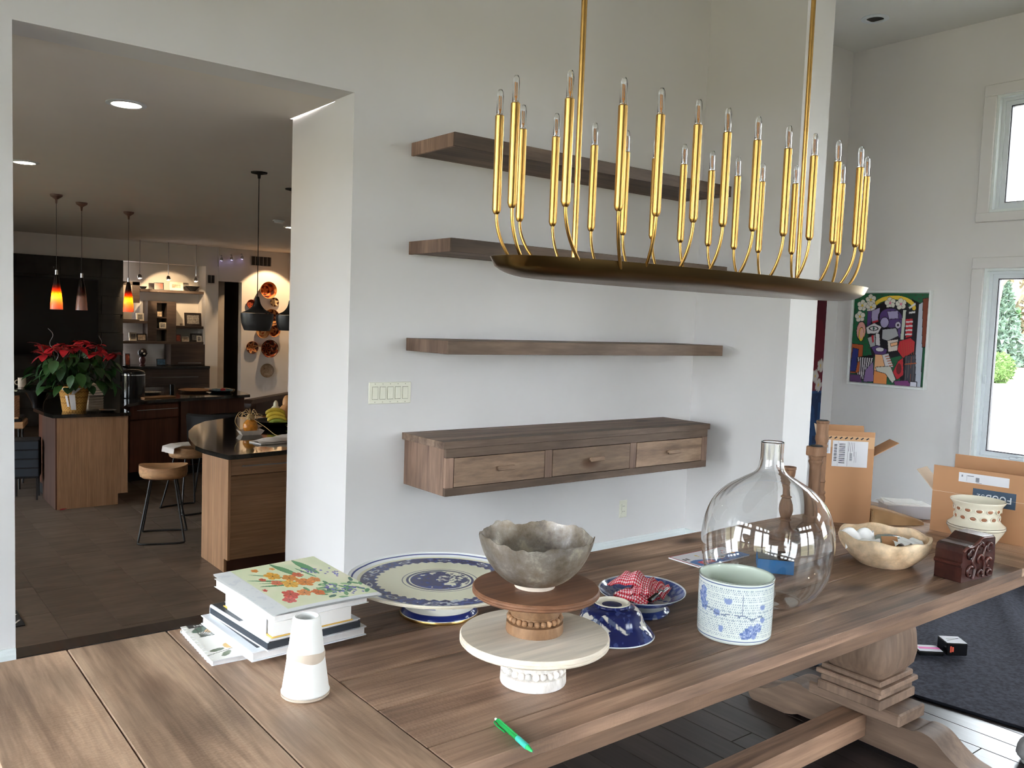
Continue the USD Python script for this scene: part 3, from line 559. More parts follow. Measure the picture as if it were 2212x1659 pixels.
# botanical wire-bound notebook, the lowest
t = thing('notebook', 'wire-bound notebook with a citrus and leaf print cover, lowest in the book stack', 'notebook', (0.649, 1.856, B0), -2.0)
part(t, 'pages', bx(0.003, 0.352, 0.002, 0.245, 0, 0.0095), 'paper_pages')
g, u, v_ = grid(120, 150, lambda u, v: (u * 0.355, v * 0.248, np.full_like(u, 0.0112)))
col = paint(u, v_, C(238, 236, 230)); X, Y = u * 0.355, v_ * 0.248
for cx_, cy_, r, c in ((0.066, 0.075, 0.017, (206, 168, 92)), (0.058, 0.195, 0.018, (206, 160, 92)), (0.2, 0.1, 0.02, (206, 168, 92))): put(col, ell(X, Y, cx_, cy_, r, r * 1.15) < 1, C(*c))
put(col, ell(X, Y, 0.035, 0.207, 0.026, 0.014, 0.7) < 1, C(86, 112, 98))
for a in np.linspace(0.1, 1.5, 11):
    x0, y0 = 0.022, 0.155; L_ = 0.085; put(col, np.abs((X - x0) * math.sin(a) * 0.75 - (Y - y0) * math.cos(a)) + 0.02 * (((X - x0) * math.cos(a) + (Y - y0) * math.sin(a)) < 0) + 0.02 * (np.hypot(X - x0, Y - y0) > L_) < 0.0011, C(72, 78, 70))
for cx_, cy_, a in ((0.1, 0.105, 0.5), (0.09, 0.045, -0.6), (0.12, 0.05, 0.3), (0.042, 0.03, 0.9), (0.03, 0.06, 0.2), (0.14, 0.09, 1.2)): put(col, ell(X, Y, cx_, cy_, 0.018, 0.008, a) < 1, C(96, 110, 84))
put(col, np.abs(Y - 0.035 - 0.3 * X) + 0.1 * (X > 0.13) < 0.0013, C(90, 92, 76))
put(col, (X > 0.012) & (X < 0.065) & (Y > 0.224), C(44, 46, 52))
for k in range(6): put(col, np.abs(X - 0.03 - 0.005 * k) + 0.3 * np.abs(Y - 0.236) < 0.002, C(215, 215, 215))
part(t, 'front_cover', cat_([bx(0, 0.355, 0, 0.248, 0.0098, 0.0111)]), 'cover_white')
part(t, 'cover_print', g, 'print_satin', col=col)
part(t, 'back_cover', bx(0, 0.355, 0, 0.248, -0.0002, -0.0001 + 0.0001), 'cover_white')
for k in range(12):
    a = np.linspace(0, 2 * PI, 16); part(t, 'wire_loop', tube(np.stack([0.003 + 0.0085 * np.cos(a), np.full(16, 0.02 + k * 0.0188), 0.0068 + 0.0064 * np.sin(a)], 1), 0.0008, 6, False), 'paper_white')
z = B0 + 0.0116
t = book('hardback_book', 'white hardback book lying on the botanical notebook', 'book', (0.718, 1.80, z), 2.6, 0.292, 0.296, z, 0.0228, 'cover_white', spine=None)
part(t, 'cover_panel', bx(0.020, 0.055, 0.02, 0.28, 0.0229, 0.0233), 'cover_navy')
z += 0.0234
t = book('hardback_book', 'dark slate hardback book with white edges in the middle of the stack', 'book', (0.747, 1.783, z), 4.6, 0.24, 0.302, z, 0.0262, 'cover_white', pages='paper_pages', spine='left', ct=0.0022)
part(t, 'slip_case', cat_([bx(-0.0012, 0.239, -0.0012, 0.30, 0.0055, 0.0205)]), 'cover_navy')
part(t, 'cover_panel', bx(0.004, 0.035, 0.15, 0.30, 0.0263, 0.0266), 'cover_navy')
z += 0.0268
t = book('hardback_book', 'thick white hardback book with mustard cloth corners, second from the top of the stack', 'book', (0.758, 1.787, z), 3.0, 0.207, 0.266, z, 0.042, 'cover_gold', pages='paper_white', spine=None, ct=0.0024)
part(t, 'dust_jacket', cat_([bx(-0.0015, -0.0001, 0.028, 0.238, 0.0004, 0.0416), bx(-0.0012, 0.02, 0.028, 0.238, 0.0421, 0.0426), bx(-0.0012, 0.02, 0.028, 0.238, -0.0002, -0.00005)]), 'paper_white')
z += 0.0428
t = book('paperback_book', 'thin white paperback directly under the flower-print booklet', 'book', (0.752, 1.765, z), 3.6, 0.245, 0.32, z, 0.020, 'paper_white', spine=None, ct=0.0006)
z += 0.0203
t = thing('booklet', 'booklet with an orange and red watercolour flower cover on top of the stack', 'booklet', (0.744, 1.748, z), 1.0)
bw, bd = 0.272, 0.36
gg, u, v_ = grid(30, 30, lambda u, v: (u * bw, v * bd, 0.004 + 0.006 * np.sin(u * PI) * (1 - v) * 0.5 + 0.006 * v * u))
zt = lambda u, v: 0.004 + 0.003 * np.sin(u * PI) * (1 - v) + 0.006 * v * u
gg.vertices[:, 2] = zt(u, v_); lower = gg.copy(); lower.vertices[:, 2] = zt(u, v_) * 0.25
part(t, 'inner_pages', cat_([T(gg, z=-0.0008), lower]), 'paper_white'); 
g, u, v_ = grid(170, 210, lambda u, v: (u * bw, v * bd, zt(u, v)))
col = paint(u, v_, C(226, 232, 196)); n1 = nz(u, v_, 4, 1); blend(col, np.clip((n1 - 0.45) * 4, 0, 1), C(244, 240, 214)); blend(col, np.clip((nz(u, v_, 3, 5) - 0.55) * 5, 0, 0.8), C(196, 222, 180))
pu, pv = (u - 0.16) / 0.84, (v_ - 0.0) / 1.0   # picture area right of the white spine strip
wob = (nz(u, v_, 14, 3) - 0.5)
for x0, y0, x1, y1, w_ in ((0.05, 0.55, 0.45, 0.45, 0.012), (0.02, 0.72, 0.42, 0.52, 0.012), (0.1, 0.85, 0.45, 0.6, 0.01), (0.08, 0.62, 0.4, 0.5, 0.008), (0.45, 0.98, 0.55, 0.6, 0.03), (0.72, 0.98, 0.76, 0.62, 0.035), (0.25, 0.78, 0.42, 0.6, 0.01), (0.62, 0.8, 0.68, 0.55, 0.012)):
    L2 = (x1 - x0)**2 + (y1 - y0)**2; s_ = np.clip(((pu - x0) * (x1 - x0) + (pv - y0) * (y1 - y0)) / L2, 0, 1); d_ = np.hypot(pu - x0 - s_ * (x1 - x0), pv - y0 - s_ * (y1 - y0))
    put(col, d_ < w_ * (0.35 + 1.2 * np.sin(s_ * PI)) + wob * 0.01, C(96, 158, 108) if w_ > 0.011 else C(132, 176, 128))
for k in range(40):
    a, b = rng.gauss(0.72, 0.16), rng.gauss(0.24, 0.09); put(col, ell(pu, pv, a, b, 0.05, 0.02, rng.uniform(0, 3)) < 1, C(*[(64, 132, 86), (104, 160, 104), (150, 190, 130), (58, 110, 92)][k % 4]))
for k in range(70):
    a = rng.choice([(0.66, 0.3), (0.62, 0.22), (0.85, 0.2), (0.8, 0.66), (0.92, 0.55), (0.70, 0.72), (0.75, 0.18)]); put(col, ell(pu, pv, a[0] + rng.gauss(0, 0.03), a[1] + rng.gauss(0, 0.05), 0.012, 0.012) < 1, C(*[(64, 70, 170), (92, 100, 196), (120, 96, 180)][k % 3]))
fl_ = [(0.30, 0.72, 0.13, (240, 176, 60)), (0.42, 0.62, 0.12, (236, 150, 60)), (0.55, 0.66, 0.09, (226, 100, 62)), (0.34, 0.50, 0.13, (244, 186, 70)), (0.5, 0.48, 0.13, (236, 140, 50)), (0.24, 0.56, 0.09, (232, 120, 90)), (0.2, 0.3, 0.13, (226, 92, 84)), (0.34, 0.28, 0.11, (240, 150, 80)), (0.46, 0.24, 0.1, (230, 112, 44)), (0.12, 0.2, 0.09, (232, 110, 110)), (0.62, 0.5, 0.09, (240, 150, 70)), (0.22, 0.9, 0.06, (240, 150, 60)), (0.4, 0.88, 0.05, (240, 160, 70)), (0.16, 0.68, 0.05, (222, 90, 70)), (0.04, 0.46, 0.05, (222, 80, 76))]
for cx_, cy_, r, c in fl_:
    th_ = np.arctan2(pv - cy_, (pu - cx_) * 1.1); rr = np.hypot((pu - cx_) * 1.1, pv - cy_) * 0.9
    rad = r * 0.62 * (0.74 + 0.3 * np.abs(np.cos(2.5 * th_ + cx_ * 20))) + wob * 0.03; msk = rr < rad
    sh = np.clip(rr / np.maximum(rad, 1e-3), 0, 1)[msk, None]; cc = C(*c); ang_ = (0.88 + 0.16 * np.sin(th_[msk] * 9 + cx_ * 9))[:, None]
    col[msk] = (cc * (0.80 + 0.32 * sh)) * ang_ + 0.04 * (1 - sh) * np.array([1, 0.9, 0.2]); put(col, rr < r * 0.07, C(110, 60, 40))
wh = (u < 0.155) | (v_ < 0.055); put(col, wh, C(232, 234, 236))
put(col, (u < 0.14) & (nz(u, v_, 20, 9) > 0.62), C(222, 225, 230))
part(t, 'front_cover', g, 'print_satin', smooth=True, col=np.clip(col, 0, 1))

# ------------------------------------------------------------------ vase, cake stands, bowl, pen
t = thing('bud_vase', 'white conical ceramic vase with a raw clay band, front left on the table', 'vase', (0.759, 1.614, B0))
vr = lambda z: 0.0500 - 0.0225 * (z / 0.165) ** 0.93
part(t, 'body', lathe([(0, 0.006), (0.046, 0.006), (0.0498, 0.010)] + [(vr(z), z) for z in np.linspace(0.012, 0.079, 8)] + [(vr(z), z) for z in np.linspace(0.095, 0.160, 8)] + [(0.0258, 0.1645), (0.0240, 0.1655), (0.0222, 0.164)] + [(0.0222, 0.15), (0.03, 0.06), (0.034, 0.018), (0, 0.014)], 64), 'stoneware', 40)
g_, u, v_ = grid(97, 9, lambda u, v: ((vr(0.087) + 0) * np.cos(u * 2 * PI), 0 * u, v))
zz = 0.087 + (v_ - 0.5) * (0.0165 + 0.004 * np.sin(u * 2 * PI * 3)) + 0.0022 * np.sin(u * 2 * PI * 2 + 1); rr = vr(zz) + 0.0012 * np.sin(v_ * PI) + 0.0002
g_.vertices = np.stack([rr * np.cos(u * 2 * PI), rr * np.sin(u * 2 * PI), zz], 1); part(t, 'clay_band', g_, 'raw_clay', True)
part(t, 'foot', lathe([(0, 0), (0.0465, 0), (0.0495, 0.003), (0.0497, 0.0058), (0, 0.0058)], 64), 'raw_clay', 40)

def willow(X, Y, seed=3):
    """Generic blue printed scenery on cream inside a unit disc."""
    a = nz(X, Y, 5, seed, 4); b = nz(X, Y, 11, seed + 2, 3); return a, b
t = thing('cake_stand', 'large blue and white transferware cake stand on a low foot behind the books', 'cake stand', (1.268, 1.885, B0))
R_ = 0.243; edge = lambda th: 1 + 0.012 * np.abs(np.sin(th * 6))
gt, u, v_ = grid(361, 110, lambda u, v: (u, v, u))
th_ = u * 2 * PI; r_ = v_ * R_ * (1 - 0.0 * v_); r_ = v_ * R_ * (1 + (edge(th_) - 1) * np.clip((v_ - 0.8) * 5, 0, 1))
zz = 0.088 + 0.010 * np.clip((v_ - 0.86) / 0.14, 0, 1) ** 1.5
gt.vertices = np.stack([r_ * np.cos(th_), r_ * np.sin(th_), zz], 1)
cream, navy, mid = C(226, 224, 200), C(30, 42, 104), C(76, 90, 142)
col = paint(u, v_, cream); Xp, Yp = v_ * np.cos(th_), v_ * np.sin(th_)
n5 = nz(Xp, Yp, 22, 4); n6 = nz(Xp, Yp, 9, 8)
rim = v_ > 0.90; put(col, rim, C(236, 238, 240)); put(col, (v_ > 0.945) & (v_ < 0.965), C(70, 80, 140))
bor = (v_ > 0.695 + 0.018 * np.sin(th_ * 40) + 0.03 * (n5 - 0.5)) & (v_ < 0.865); put(col, bor, navy); put(col, bor & (n5 > 0.53), mid); put(col, bor & (n6 > 0.66) & (n5 > 0.5), C(190, 196, 205))
for k in range(10):
    a0 = k * 0.628; d_ = ell(th_ % (2 * PI), v_, a0 + 0.3, 0.78, 0.10, 0.03); put(col, bor & (d_ < 1) & (d_ > 0.45), C(206, 210, 208))
put(col, (v_ > 0.408) & (v_ < 0.42), navy)
med = v_ < 0.375; put(col, med, navy); a1, b1 = willow(Xp * 2.4, Yp * 2.4); put(col, med & (v_ < 0.33) & (a1 > 0.49), C(66, 78, 140)); put(col, (v_ < 0.325) & (a1 + 0.20 * Xp / 0.3 > 0.56), cream)
put(col, (v_ < 0.325) & (a1 + 0.20 * Xp / 0.3 > 0.56) & (b1 > 0.56), navy); put(col, (v_ > 0.33) & (v_ < 0.345), cream)
part(t, 'plate_top', gt, 'glazed', True, col=col)
part(t, 'plate_rim', lathe([(R_ * 1.0, 0.0978), (R_ * 1.012, 0.0955), (R_ * 1.0, 0.090), (R_ * 0.9, 0.082), (0.12, 0.078), (0.085, 0.070), (0.07, 0.06), (0, 0.06)], 96), 'cream_glaze', 40)
fp = smoothprof([(0.076, 0.069), (0.078, 0.05), (0.086, 0.03), (0.097, 0.020), (0.1035, 0.008), (0.103, 0.001)], 8)
gf, u, v_ = grid(121, len(fp), lambda u, v: (u, v, u)); k_ = np.tile(np.arange(len(fp)), 121); rr, zz = fp[k_, 0], fp[k_, 1]; th_ = u * 2 * PI
gf.vertices = np.stack([rr * np.cos(th_), rr * np.sin(th_), zz], 1); col = paint(u, v_, C(232, 232, 224)); put(col, (zz > 0.009) & (zz < 0.0215), navy); put(col, (zz > 0.034) & (zz < 0.058) & (np.sin(th_ * 7) + nz(rr * np.cos(th_), rr * np.sin(th_), 60, 3) > 0.9), C(70, 84, 150))
part(t, 'foot', gf, 'glazed', True, col=col)
part(t, 'gilt_line', lathe([(0.0, 0.0), (0.1042, 0.0), (0.1052, 0.0035), (0.1040, 0.0070), (0.1005, 0.0075)], 96), 'gilt', 40)

def beaded_stand(name, label, loc, R, rf, hp, tp, mtop, mbase, group=None, nb=26):
    t = thing(name, label, 'cake stand', loc)
    part(t, 'top', lathe([(0, hp - tp), (R - 0.004, hp - tp), (R, hp - tp + 0.004), (R, hp - tp * 0.55), (R - 0.0015, hp - tp * 0.5), (R, hp - tp * 0.45), (R, hp - 0.003), (R - 0.003, hp), (0, hp)], 96), mtop, 35)
    hb = hp - tp - 0.0003
    b_ = part(t, 'base', lathe([(0, 0), (rf, 0), (rf + 0.001, 0.003), (rf, hb * 0.27), (rf - 0.008, hb * 0.29), (rf - 0.009, hb * 0.47), (rf - 0.007, hb * 0.50), (rf - 0.010, hb * 0.54), (rf * 0.66, hb * 0.70), (rf * 0.55, hb * 0.93), (rf * 0.7, hb), (0, hb)], 72), mbase, 35)
    bd_ = trimesh.creation.uv_sphere(1.0, count=[6, 8])
    for k in range(nb):
        a = 2 * PI * k / nb; part(b_, 'bead', T(bd_, (rf - 0.0065) * math.cos(a), (rf - 0.0065) * math.sin(a), hb * 0.375, s=PI * rf / nb * 0.92), mbase, True)
    return t
beaded_stand('cake_stand', 'whitewashed round wood cake stand with beaded foot, at the bottom of the tower', (1.199, 1.406, B0), 0.164, 0.072, 0.1065, 0.019, 'stand_white', 'stand_whitewash')
beaded_stand('cake_stand', 'brown wood cake stand with beaded foot standing on the white wooden one', (1.208, 1.418, B0 + 0.1068), 0.140, 0.0625, 0.1005, 0.016, 'stand_walnut', 'stand_mango')
bz = B0 + 0.1068 + 0.1008
t = thing('metal_bowl', 'grey patinated metal bowl with a torn jagged rim on the brown cake stand', 'bowl', (1.204, 1.418, bz))
part(t, 'foot_ring', lathe([(0.040, 0), (0.0445, 0), (0.0450, 0.002), (0.0450, 0.013), (0.040, 0.0148), (0.040, 0.0)], 48), 'raw_clay', 40)
def bowlv(u, v, off):
    th_ = u * 2 * PI; jag = 0.128 - 0.016 + 0.030 * (nz(np.cos(th_) * 1.0, np.sin(th_) * 1.0, 3.3, 11, 4) - 0.42) + 0.006 * (nz(np.cos(th_), np.sin(th_), 11, 5, 2) - 0.5)
    jag = np.minimum(jag, 0.128); h = 0.0135 + (jag - 0.0135) * v; t_ = np.clip(h / 0.136, 0, 1)
    r = 0.128 * np.sin(np.arccos(np.clip(1 - t_, 0, 1))) ** 0.85 * (0.96 + 0.05 * t_) + off * 0.0022
    r = np.maximum(r, 0.0); return r * np.cos(th_), r * np.sin(th_), h - off * 0.0005
go, u, v_ = grid(181, 40, lambda u, v: bowlv(u, v, 0)); gi, _, _ = grid(181, 40, lambda u, v: bowlv(u, v, -1)); gi.invert()
rimq = []; nv = 40
for i in range(180): a, b = i * nv + nv - 1, (i + 1) * nv + nv - 1; c, d = a + len(go.vertices), b + len(go.vertices); rimq += [[a, b, d], [a, d, c]]
sh = trimesh.Trimesh(np.vstack([go.vertices, gi.vertices]), np.vstack([go.faces, gi.faces + len(go.vertices), np.array(rimq)]), process=False)
bt = lathe([(0, 0.0135), (0.0535, 0.0136), (0.0535, 0.0155), (0, 0.0155)], 48)
part(t, 'shell', cat_([sh, bt]), 'patina', 50)
t = thing('pen', 'green retractable pen with a teal grip lying at the front edge of the table', 'pen', (1.0105, 1.286, B0 + 0.0056), -99.0)
part(t, 'barrel', T(lathe([(0, 0), (0.0046, 0.0), (0.0054, 0.012), (0.0052, 0.078), (0, 0.078)], 20), 0, 0, 0, ry=90), 'plastic_green', 40)
part(t, 'ink_tube', T(bx(-0.0012, 0.0012, -0.0014, 0.0014, 0.004, 0.076), 0, 0, 0.0046, ry=90), 'plastic_green_light')
part(t, 'grip', T(lathe([(0, 0.0782), (0.0053, 0.0783), (0.0057, 0.082), (0.0057, 0.112), (0.0052, 0.1155), (0, 0.1156)], 20), 0, 0, 0, ry=90), 'grip_teal', 40)
part(t, 'tip', T(lathe([(0, 0.1158), (0.0048, 0.1159), (0.0028, 0.130), (0.0016, 0.134), (0, 0.134)], 16), 0, 0, 0, ry=90), 'plastic_green_light', 40)
part(t, 'point', T(lathe([(0, 0.1341), (0.0011, 0.1341), (0.0006, 0.1395), (0, 0.140)], 10), 0, 0, 0, ry=90), 'steel', 40)
part(t, 'push_button', T(lathe([(0, -0.009), (0.0026, -0.0085), (0.0032, -0.001), (0.0032, -0.0002), (0, -0.0002)], 14), 0, 0, 0, ry=90), 'plastic_clear', 40)
part(t, 'clip', cat_([tube(curve([(0.002, -0.004, 0.001), (0.004, -0.0095, 0.0), (0.02, -0.0105, -0.001), (0.045, -0.0085, -0.0015)]), 0.0016, 8)]), 'plastic_green', 40)
# ------------------------------------------------------------------ planter pot, flask, bowls, napkins
t = thing('planter_pot', 'blue and white cylindrical porcelain pot with flowers and script, in front of the flask', 'pot', (1.824, 1.346, B0))
pz = smoothprof([(0.088, 0.0), (0.0915, 0.004), (0.0935, 0.012), (0.0940, 0.04), (0.0945, 0.08), (0.0945, 0.12), (0.0942, 0.148), (0.0958, 0.156)], 14)
nu = 421; gp, u, v_ = grid(nu, len(pz), lambda u, v: (u, v, u)); k_ = np.tile(np.arange(len(pz)), nu); rr, zz = pz[k_, 0], pz[k_, 1]; th_ = u * 2 * PI - PI
gp.vertices = np.stack([rr * np.cos(th_), rr * np.sin(th_), zz], 1)
col = paint(u, v_, C(216, 222, 218)); S = th_ * 0.0945   # arc length
row = np.floor(zz / 0.0052); inrow = ((zz / 0.0052) % 1 > 0.5); dash = (np.sin(S * 1150 + row * 2.1) + 0.5 * np.sin(S * 410 + row)) > 0.1
body = (zz > 0.017) & (zz < 0.142); put(col, body & inrow & dash, C(128, 146, 164)); put(col, body & (nz(S * 20, zz * 20, 1.6, 4) > 0.56) & inrow & dash, C(128, 144, 164))
FRONT = math.atan2(-1.346, -1.824)     # the side facing the room's near end
def sang(x): return (FRONT + x) * 0.0945   # x radians to the right of the viewer's middle
def dS(x): return (S - sang(x) + PI * 0.0945) % (2 * PI * 0.0945) - PI * 0.0945
bl, bl2, bl3 = C(98, 118, 168), C(132, 148, 192), C(176, 188, 214)
def flower(x, z, r):
    for k in range(11):
        a = k * 2.4; q = r * (0.25 + 0.75 * math.sqrt(k / 11)); fx, fz = q * math.cos(a), q * math.sin(a); d_ = ((dS(x) - fx) / (r * 0.42))**2 + ((zz - z - fz) / (r * 0.40))**2
        put(col, body & (d_ < 1), bl if k % 2 else bl2); put(col, body & (d_ < 0.95) & (d_ > 0.68) & (zz - z - fz < 0), bl3)
flower(-0.98, 0.122, 0.011); flower(-1.02, 0.105, 0.014); flower(-0.93, 0.088, 0.012); flower(0.48, 0.036, 0.015); flower(0.30, 0.026, 0.011); flower(0.66, 0.046, 0.010)
for x, z, sx, sz in ((-0.18, 0.112, 0.010, 0.010), (-0.48, 0.078, 0.009, 0.010), (-0.34, 0.040, 0.006, 0.011), (0.78, 0.098, 0.008, 0.008), (0.80, 0.065, 0.008, 0.007)): put(col, body & (((dS(x)) / sx)**2 + ((zz - z) / sz)**2 < 1) & (zz - z < sz * 0.5), bl2)
for x0, z0, x1, z1 in ((-0.95, 0.08, 0.1, 0.074), (0.1, 0.074, 0.8, 0.07), (0.2, 0.13, 0.2, 0.075)):
    for s_ in np.linspace(0, 1, 70): put(col, body & (np.abs(dS(x0 + (x1 - x0) * s_)) < 0.0012) & (np.abs(zz - z0 - (z1 - z0) * s_ - 0.004 * math.sin(s_ * 9)) < 0.0012), C(96, 108, 140))
put(col, (zz > 0.0095) & (zz < 0.0118), C(72, 92, 138)); put(col, (zz > 0.1475) & (zz < 0.1495), C(72, 92, 138)); put(col, zz > 0.1545, C(120, 128, 120))
part(t, 'body', gp, 'glazed', True, col=col)
gi = lathe([(0.0958, 0.156), (0.0950, 0.1572), (0.0925, 0.1572), (0.0905, 0.152), (0.0895, 0.14), (0.088, 0.02), (0.08, 0.012), (0, 0.010)], 72)
col = paint(gi.vertices[:, 0], gi.vertices[:, 1], C(208, 218, 204)); put(col, gi.vertices[:, 2] > 0.1556, C(150, 158, 148)); part(t, 'liner', gi, 'glazed', True, col=col)
part(t, 'base', lathe([(0, 0), (0.0878, 0), (0.0878, 0.003), (0, 0.003)], 48), 'raw_clay')

op = smoothprof([(0.0, 0.0005), (0.085, 0.0), (0.115, 0.008), (0.150, 0.040), (0.176, 0.090), (0.187, 0.155), (0.187, 0.195), (0.178, 0.245), (0.158, 0.290), (0.122, 0.328), (0.076, 0.357), (0.043, 0.378), (0.0335, 0.405), (0.032, 0.44), (0.0325, 0.464)], 6)
def inset(p, d):
    t_ = np.gradient(p, axis=0); t_ /= np.linalg.norm(t_, axis=1, keepdims=True) + 1e-12; return p + np.stack([-t_[:, 1], t_[:, 0]], 1) * d
ip = inset(op, 0.0028); ip[:, 0] = np.maximum(ip[:, 0], 0); ip[0] = (0, 0.004); ip = ip[:-1]
t = thing('glass_flask', 'large clear glass onion-shaped flask with a short open neck', 'flask', (2.132, 1.474, B0))
part(t, 'body', lathe(np.vstack([op, [(0.0315, 0.4655), (0.030, 0.464)], ip[::-1]]), 128), 'glass_clear', 60)

t = thing('footed_bowl', 'blue and white oval footed dish holding red gingham napkins', 'dish', (1.752, 1.604, B0), 38.0)
pf = smoothprof([(0.082, 0.0), (0.0825, 0.006), (0.072, 0.016), (0.066, 0.026), (0.085, 0.034), (0.108, 0.042), (0.124, 0.054), (0.128, 0.0585)], 10)
def printed_lathe(prof, n, colf, sx=1.0, sy=1.0):
    g_, u, v_ = grid(n, len(prof), lambda u, v: (u, v, u)); k_ = np.tile(np.arange(len(prof)), n); r, z = prof[k_, 0], prof[k_, 1]; th_ = u * 2 * PI
    g_.vertices = np.stack([r * np.cos(th_) * sx, r * np.sin(th_) * sy, z], 1); return g_, colf(r, z, th_)
def fcol(r, z, th_):
    col = paint(r, z, C(66, 82, 146)); n_ = nz(r * np.cos(th_), r * np.sin(th_), 90, 6); put(col, n_ > 0.56, C(110, 124, 172)); put(col, (z > 0.017) & (z < 0.03), C(196, 200, 200)); put(col, (z > 0.0555) | ((z < 0.0045) & (n_ > 0.5)), C(190, 198, 210)); return col
g_, c_ = printed_lathe(pf, 181, fcol, 1.06, 0.94); part(t, 'outside', g_, 'glazed', True, col=c_)
pi_ = smoothprof([(0.128, 0.0585), (0.1265, 0.0592), (0.122, 0.0555), (0.106, 0.044), (0.085, 0.0375), (0.04, 0.034), (0, 0.034)], 10)
def icol(r, z, th_):
    col = paint(r, z, C(74, 90, 152)); n_ = nz(r * np.cos(th_), r * np.sin(th_), 70, 9); put(col, n_ > 0.55, C(122, 136, 180)); put(col, (r < 0.085) & (n_ > 0.45), C(196, 200, 206)); put(col, r > 0.1235, C(206, 212, 220)); return col
g_, c_ = printed_lathe(pi_, 181, icol, 1.06, 0.94); part(t, 'inside', g_, 'glazed', True, col=c_)
def napkin(label, loc, rz, w, d, folds, amp, lift, seed, ry=0.0, rx=0.0):
    def f(u, v): 
        x = (u - 0.5) * w * (1 - 0.35 * v * 0.6); y = (v - 0.5) * d; ph = nz(u, v, 3, seed)
        zz = amp * (np.abs(((u * folds + 0.35 * ph) % 1) - 0.5) * 2) * (0.35 + 0.65 * v) + lift * np.sin(np.clip(u, 0, 1) * PI) * np.sin(np.clip(v * 0.9 + 0.1, 0, 1) * PI) + 0.012 * (ph - 0.5)
        return x, y, zz + 0.002
    g_, u, v_ = grid(121, 121, f); g2 = g_.copy(); g2.vertices[:, 2] -= 0.0016
    a, b = (np.floor(u * w * 1.7 / 0.0052) % 2) == 0, (np.floor(v_ * d * 1.25 / 0.0052) % 2) == 0
    col = np.where((a & b)[:, None], C(196, 26, 44), np.where((a | b)[:, None], C(222, 110, 122), C(240, 224, 226)))
    return solo('gingham_napkin', cat_([g_, g2]), 'cloth_print', label, 'napkin', loc, rz, smooth=True, col=np.vstack([col, col]), group=None, rx=rx, ry=ry)
nz0 = B0 + 0.036
napkin('topmost red gingham napkin, pleated, at the back of the heap in the dish', (1.752, 1.633, nz0 + 0.026), -62, 0.13, 0.105, 3.2, 0.014, 0.034, 1)
napkin('red gingham napkin fanned out low toward the left rim of the dish', (1.712, 1.588, nz0 + 0.006), 12, 0.095, 0.10, 6, 0.012, 0.012, 2)
napkin('ruffled red gingham napkin bulging over the right side of the heap', (1.790, 1.590, nz0 + 0.010), -70, 0.085, 0.085, 4.5, 0.016, 0.026, 3)
napkin('red gingham napkin rolled in the middle of the heap in front of the topmost one', (1.744, 1.592, nz0 + 0.016), -50, 0.08, 0.10, 4, 0.012, 0.022, 4)
t = thing('fork', 'black-handled steel fork lying in the oval dish in front of the napkins', 'fork', (1.727, 1.535, nz0 + 0.0212), 20.0, ry=-4.0)
part(t, 'handle', bx(-0.035, 0.02, -0.007, 0.007, 0, 0.008, 0.003), 'black_gloss')
part(t, 'tines', cat_([bx(0.0202, 0.045, -0.003, 0.003, 0.002, 0.005, 0.001), bx(0.045, 0.055, -0.010, 0.010, 0.002, 0.005, 0.001)] + [bx(0.055, 0.085, y - 0.0014, y + 0.0014, 0.002, 0.0045, 0.0005) for y in (-0.0085, -0.0028, 0.0028, 0.0085)]), 'steel')
t = thing('transfer_bowl', 'dark blue and white transferware bowl turned upside down beside the white cake stand', 'bowl', (1.553, 1.522, B0))
pu_ = smoothprof([(0.1115, 0.0008), (0.110, 0.004), (0.102, 0.014), (0.092, 0.024), (0.083, 0.036), (0.078, 0.05), (0.07, 0.063), (0.056, 0.071), (0.047, 0.0735), (0.046, 0.080), (0.042, 0.0815)], 9)
def ucol(r, z, th_):
    X, Y = r * np.cos(th_), r * np.sin(th_); a = nz(X + z, Y - z, 28, 21, 3); b = nz(X, Y, 60, 23, 3)
    col = paint(r, z, C(28, 34, 84)); put(col, b > 0.6, C(58, 70, 120)); up = (z > 0.026) & (z < 0.070); put(col, up & (a > 0.50), C(208, 204, 196)); put(col, up & (a > 0.50) & (b > 0.55), C(80, 90, 116)); put(col, ~up & (a > 0.63), C(70, 84, 130)); put(col, (z < 0.0035), C(206, 212, 216)); put(col, z > 0.0795, C(224, 216, 200)); return col
g_, c_ = printed_lathe(pu_, 241, ucol); part(t, 'outside', g_, 'glazed', True, col=c_)
g_, c_ = printed_lathe(np.array([(0.042, 0.0815), (0.039, 0.079), (0.038, 0.0745), (0.026, 0.0742), (0.025, 0.0741), (0, 0.0740)]), 61, lambda r, z, th_: np.where((r < 0.0255)[:, None], C(30, 40, 90), C(226, 218, 202))); part(t, 'foot_ring', g_, 'glazed', True, col=c_)
part(t, 'inside', lathe([(0.1115, 0.0008), (0.108, 0.0008), (0.09, 0.02), (0.076, 0.045), (0.05, 0.066), (0, 0.068)], 64), 'cream_glaze', 40)
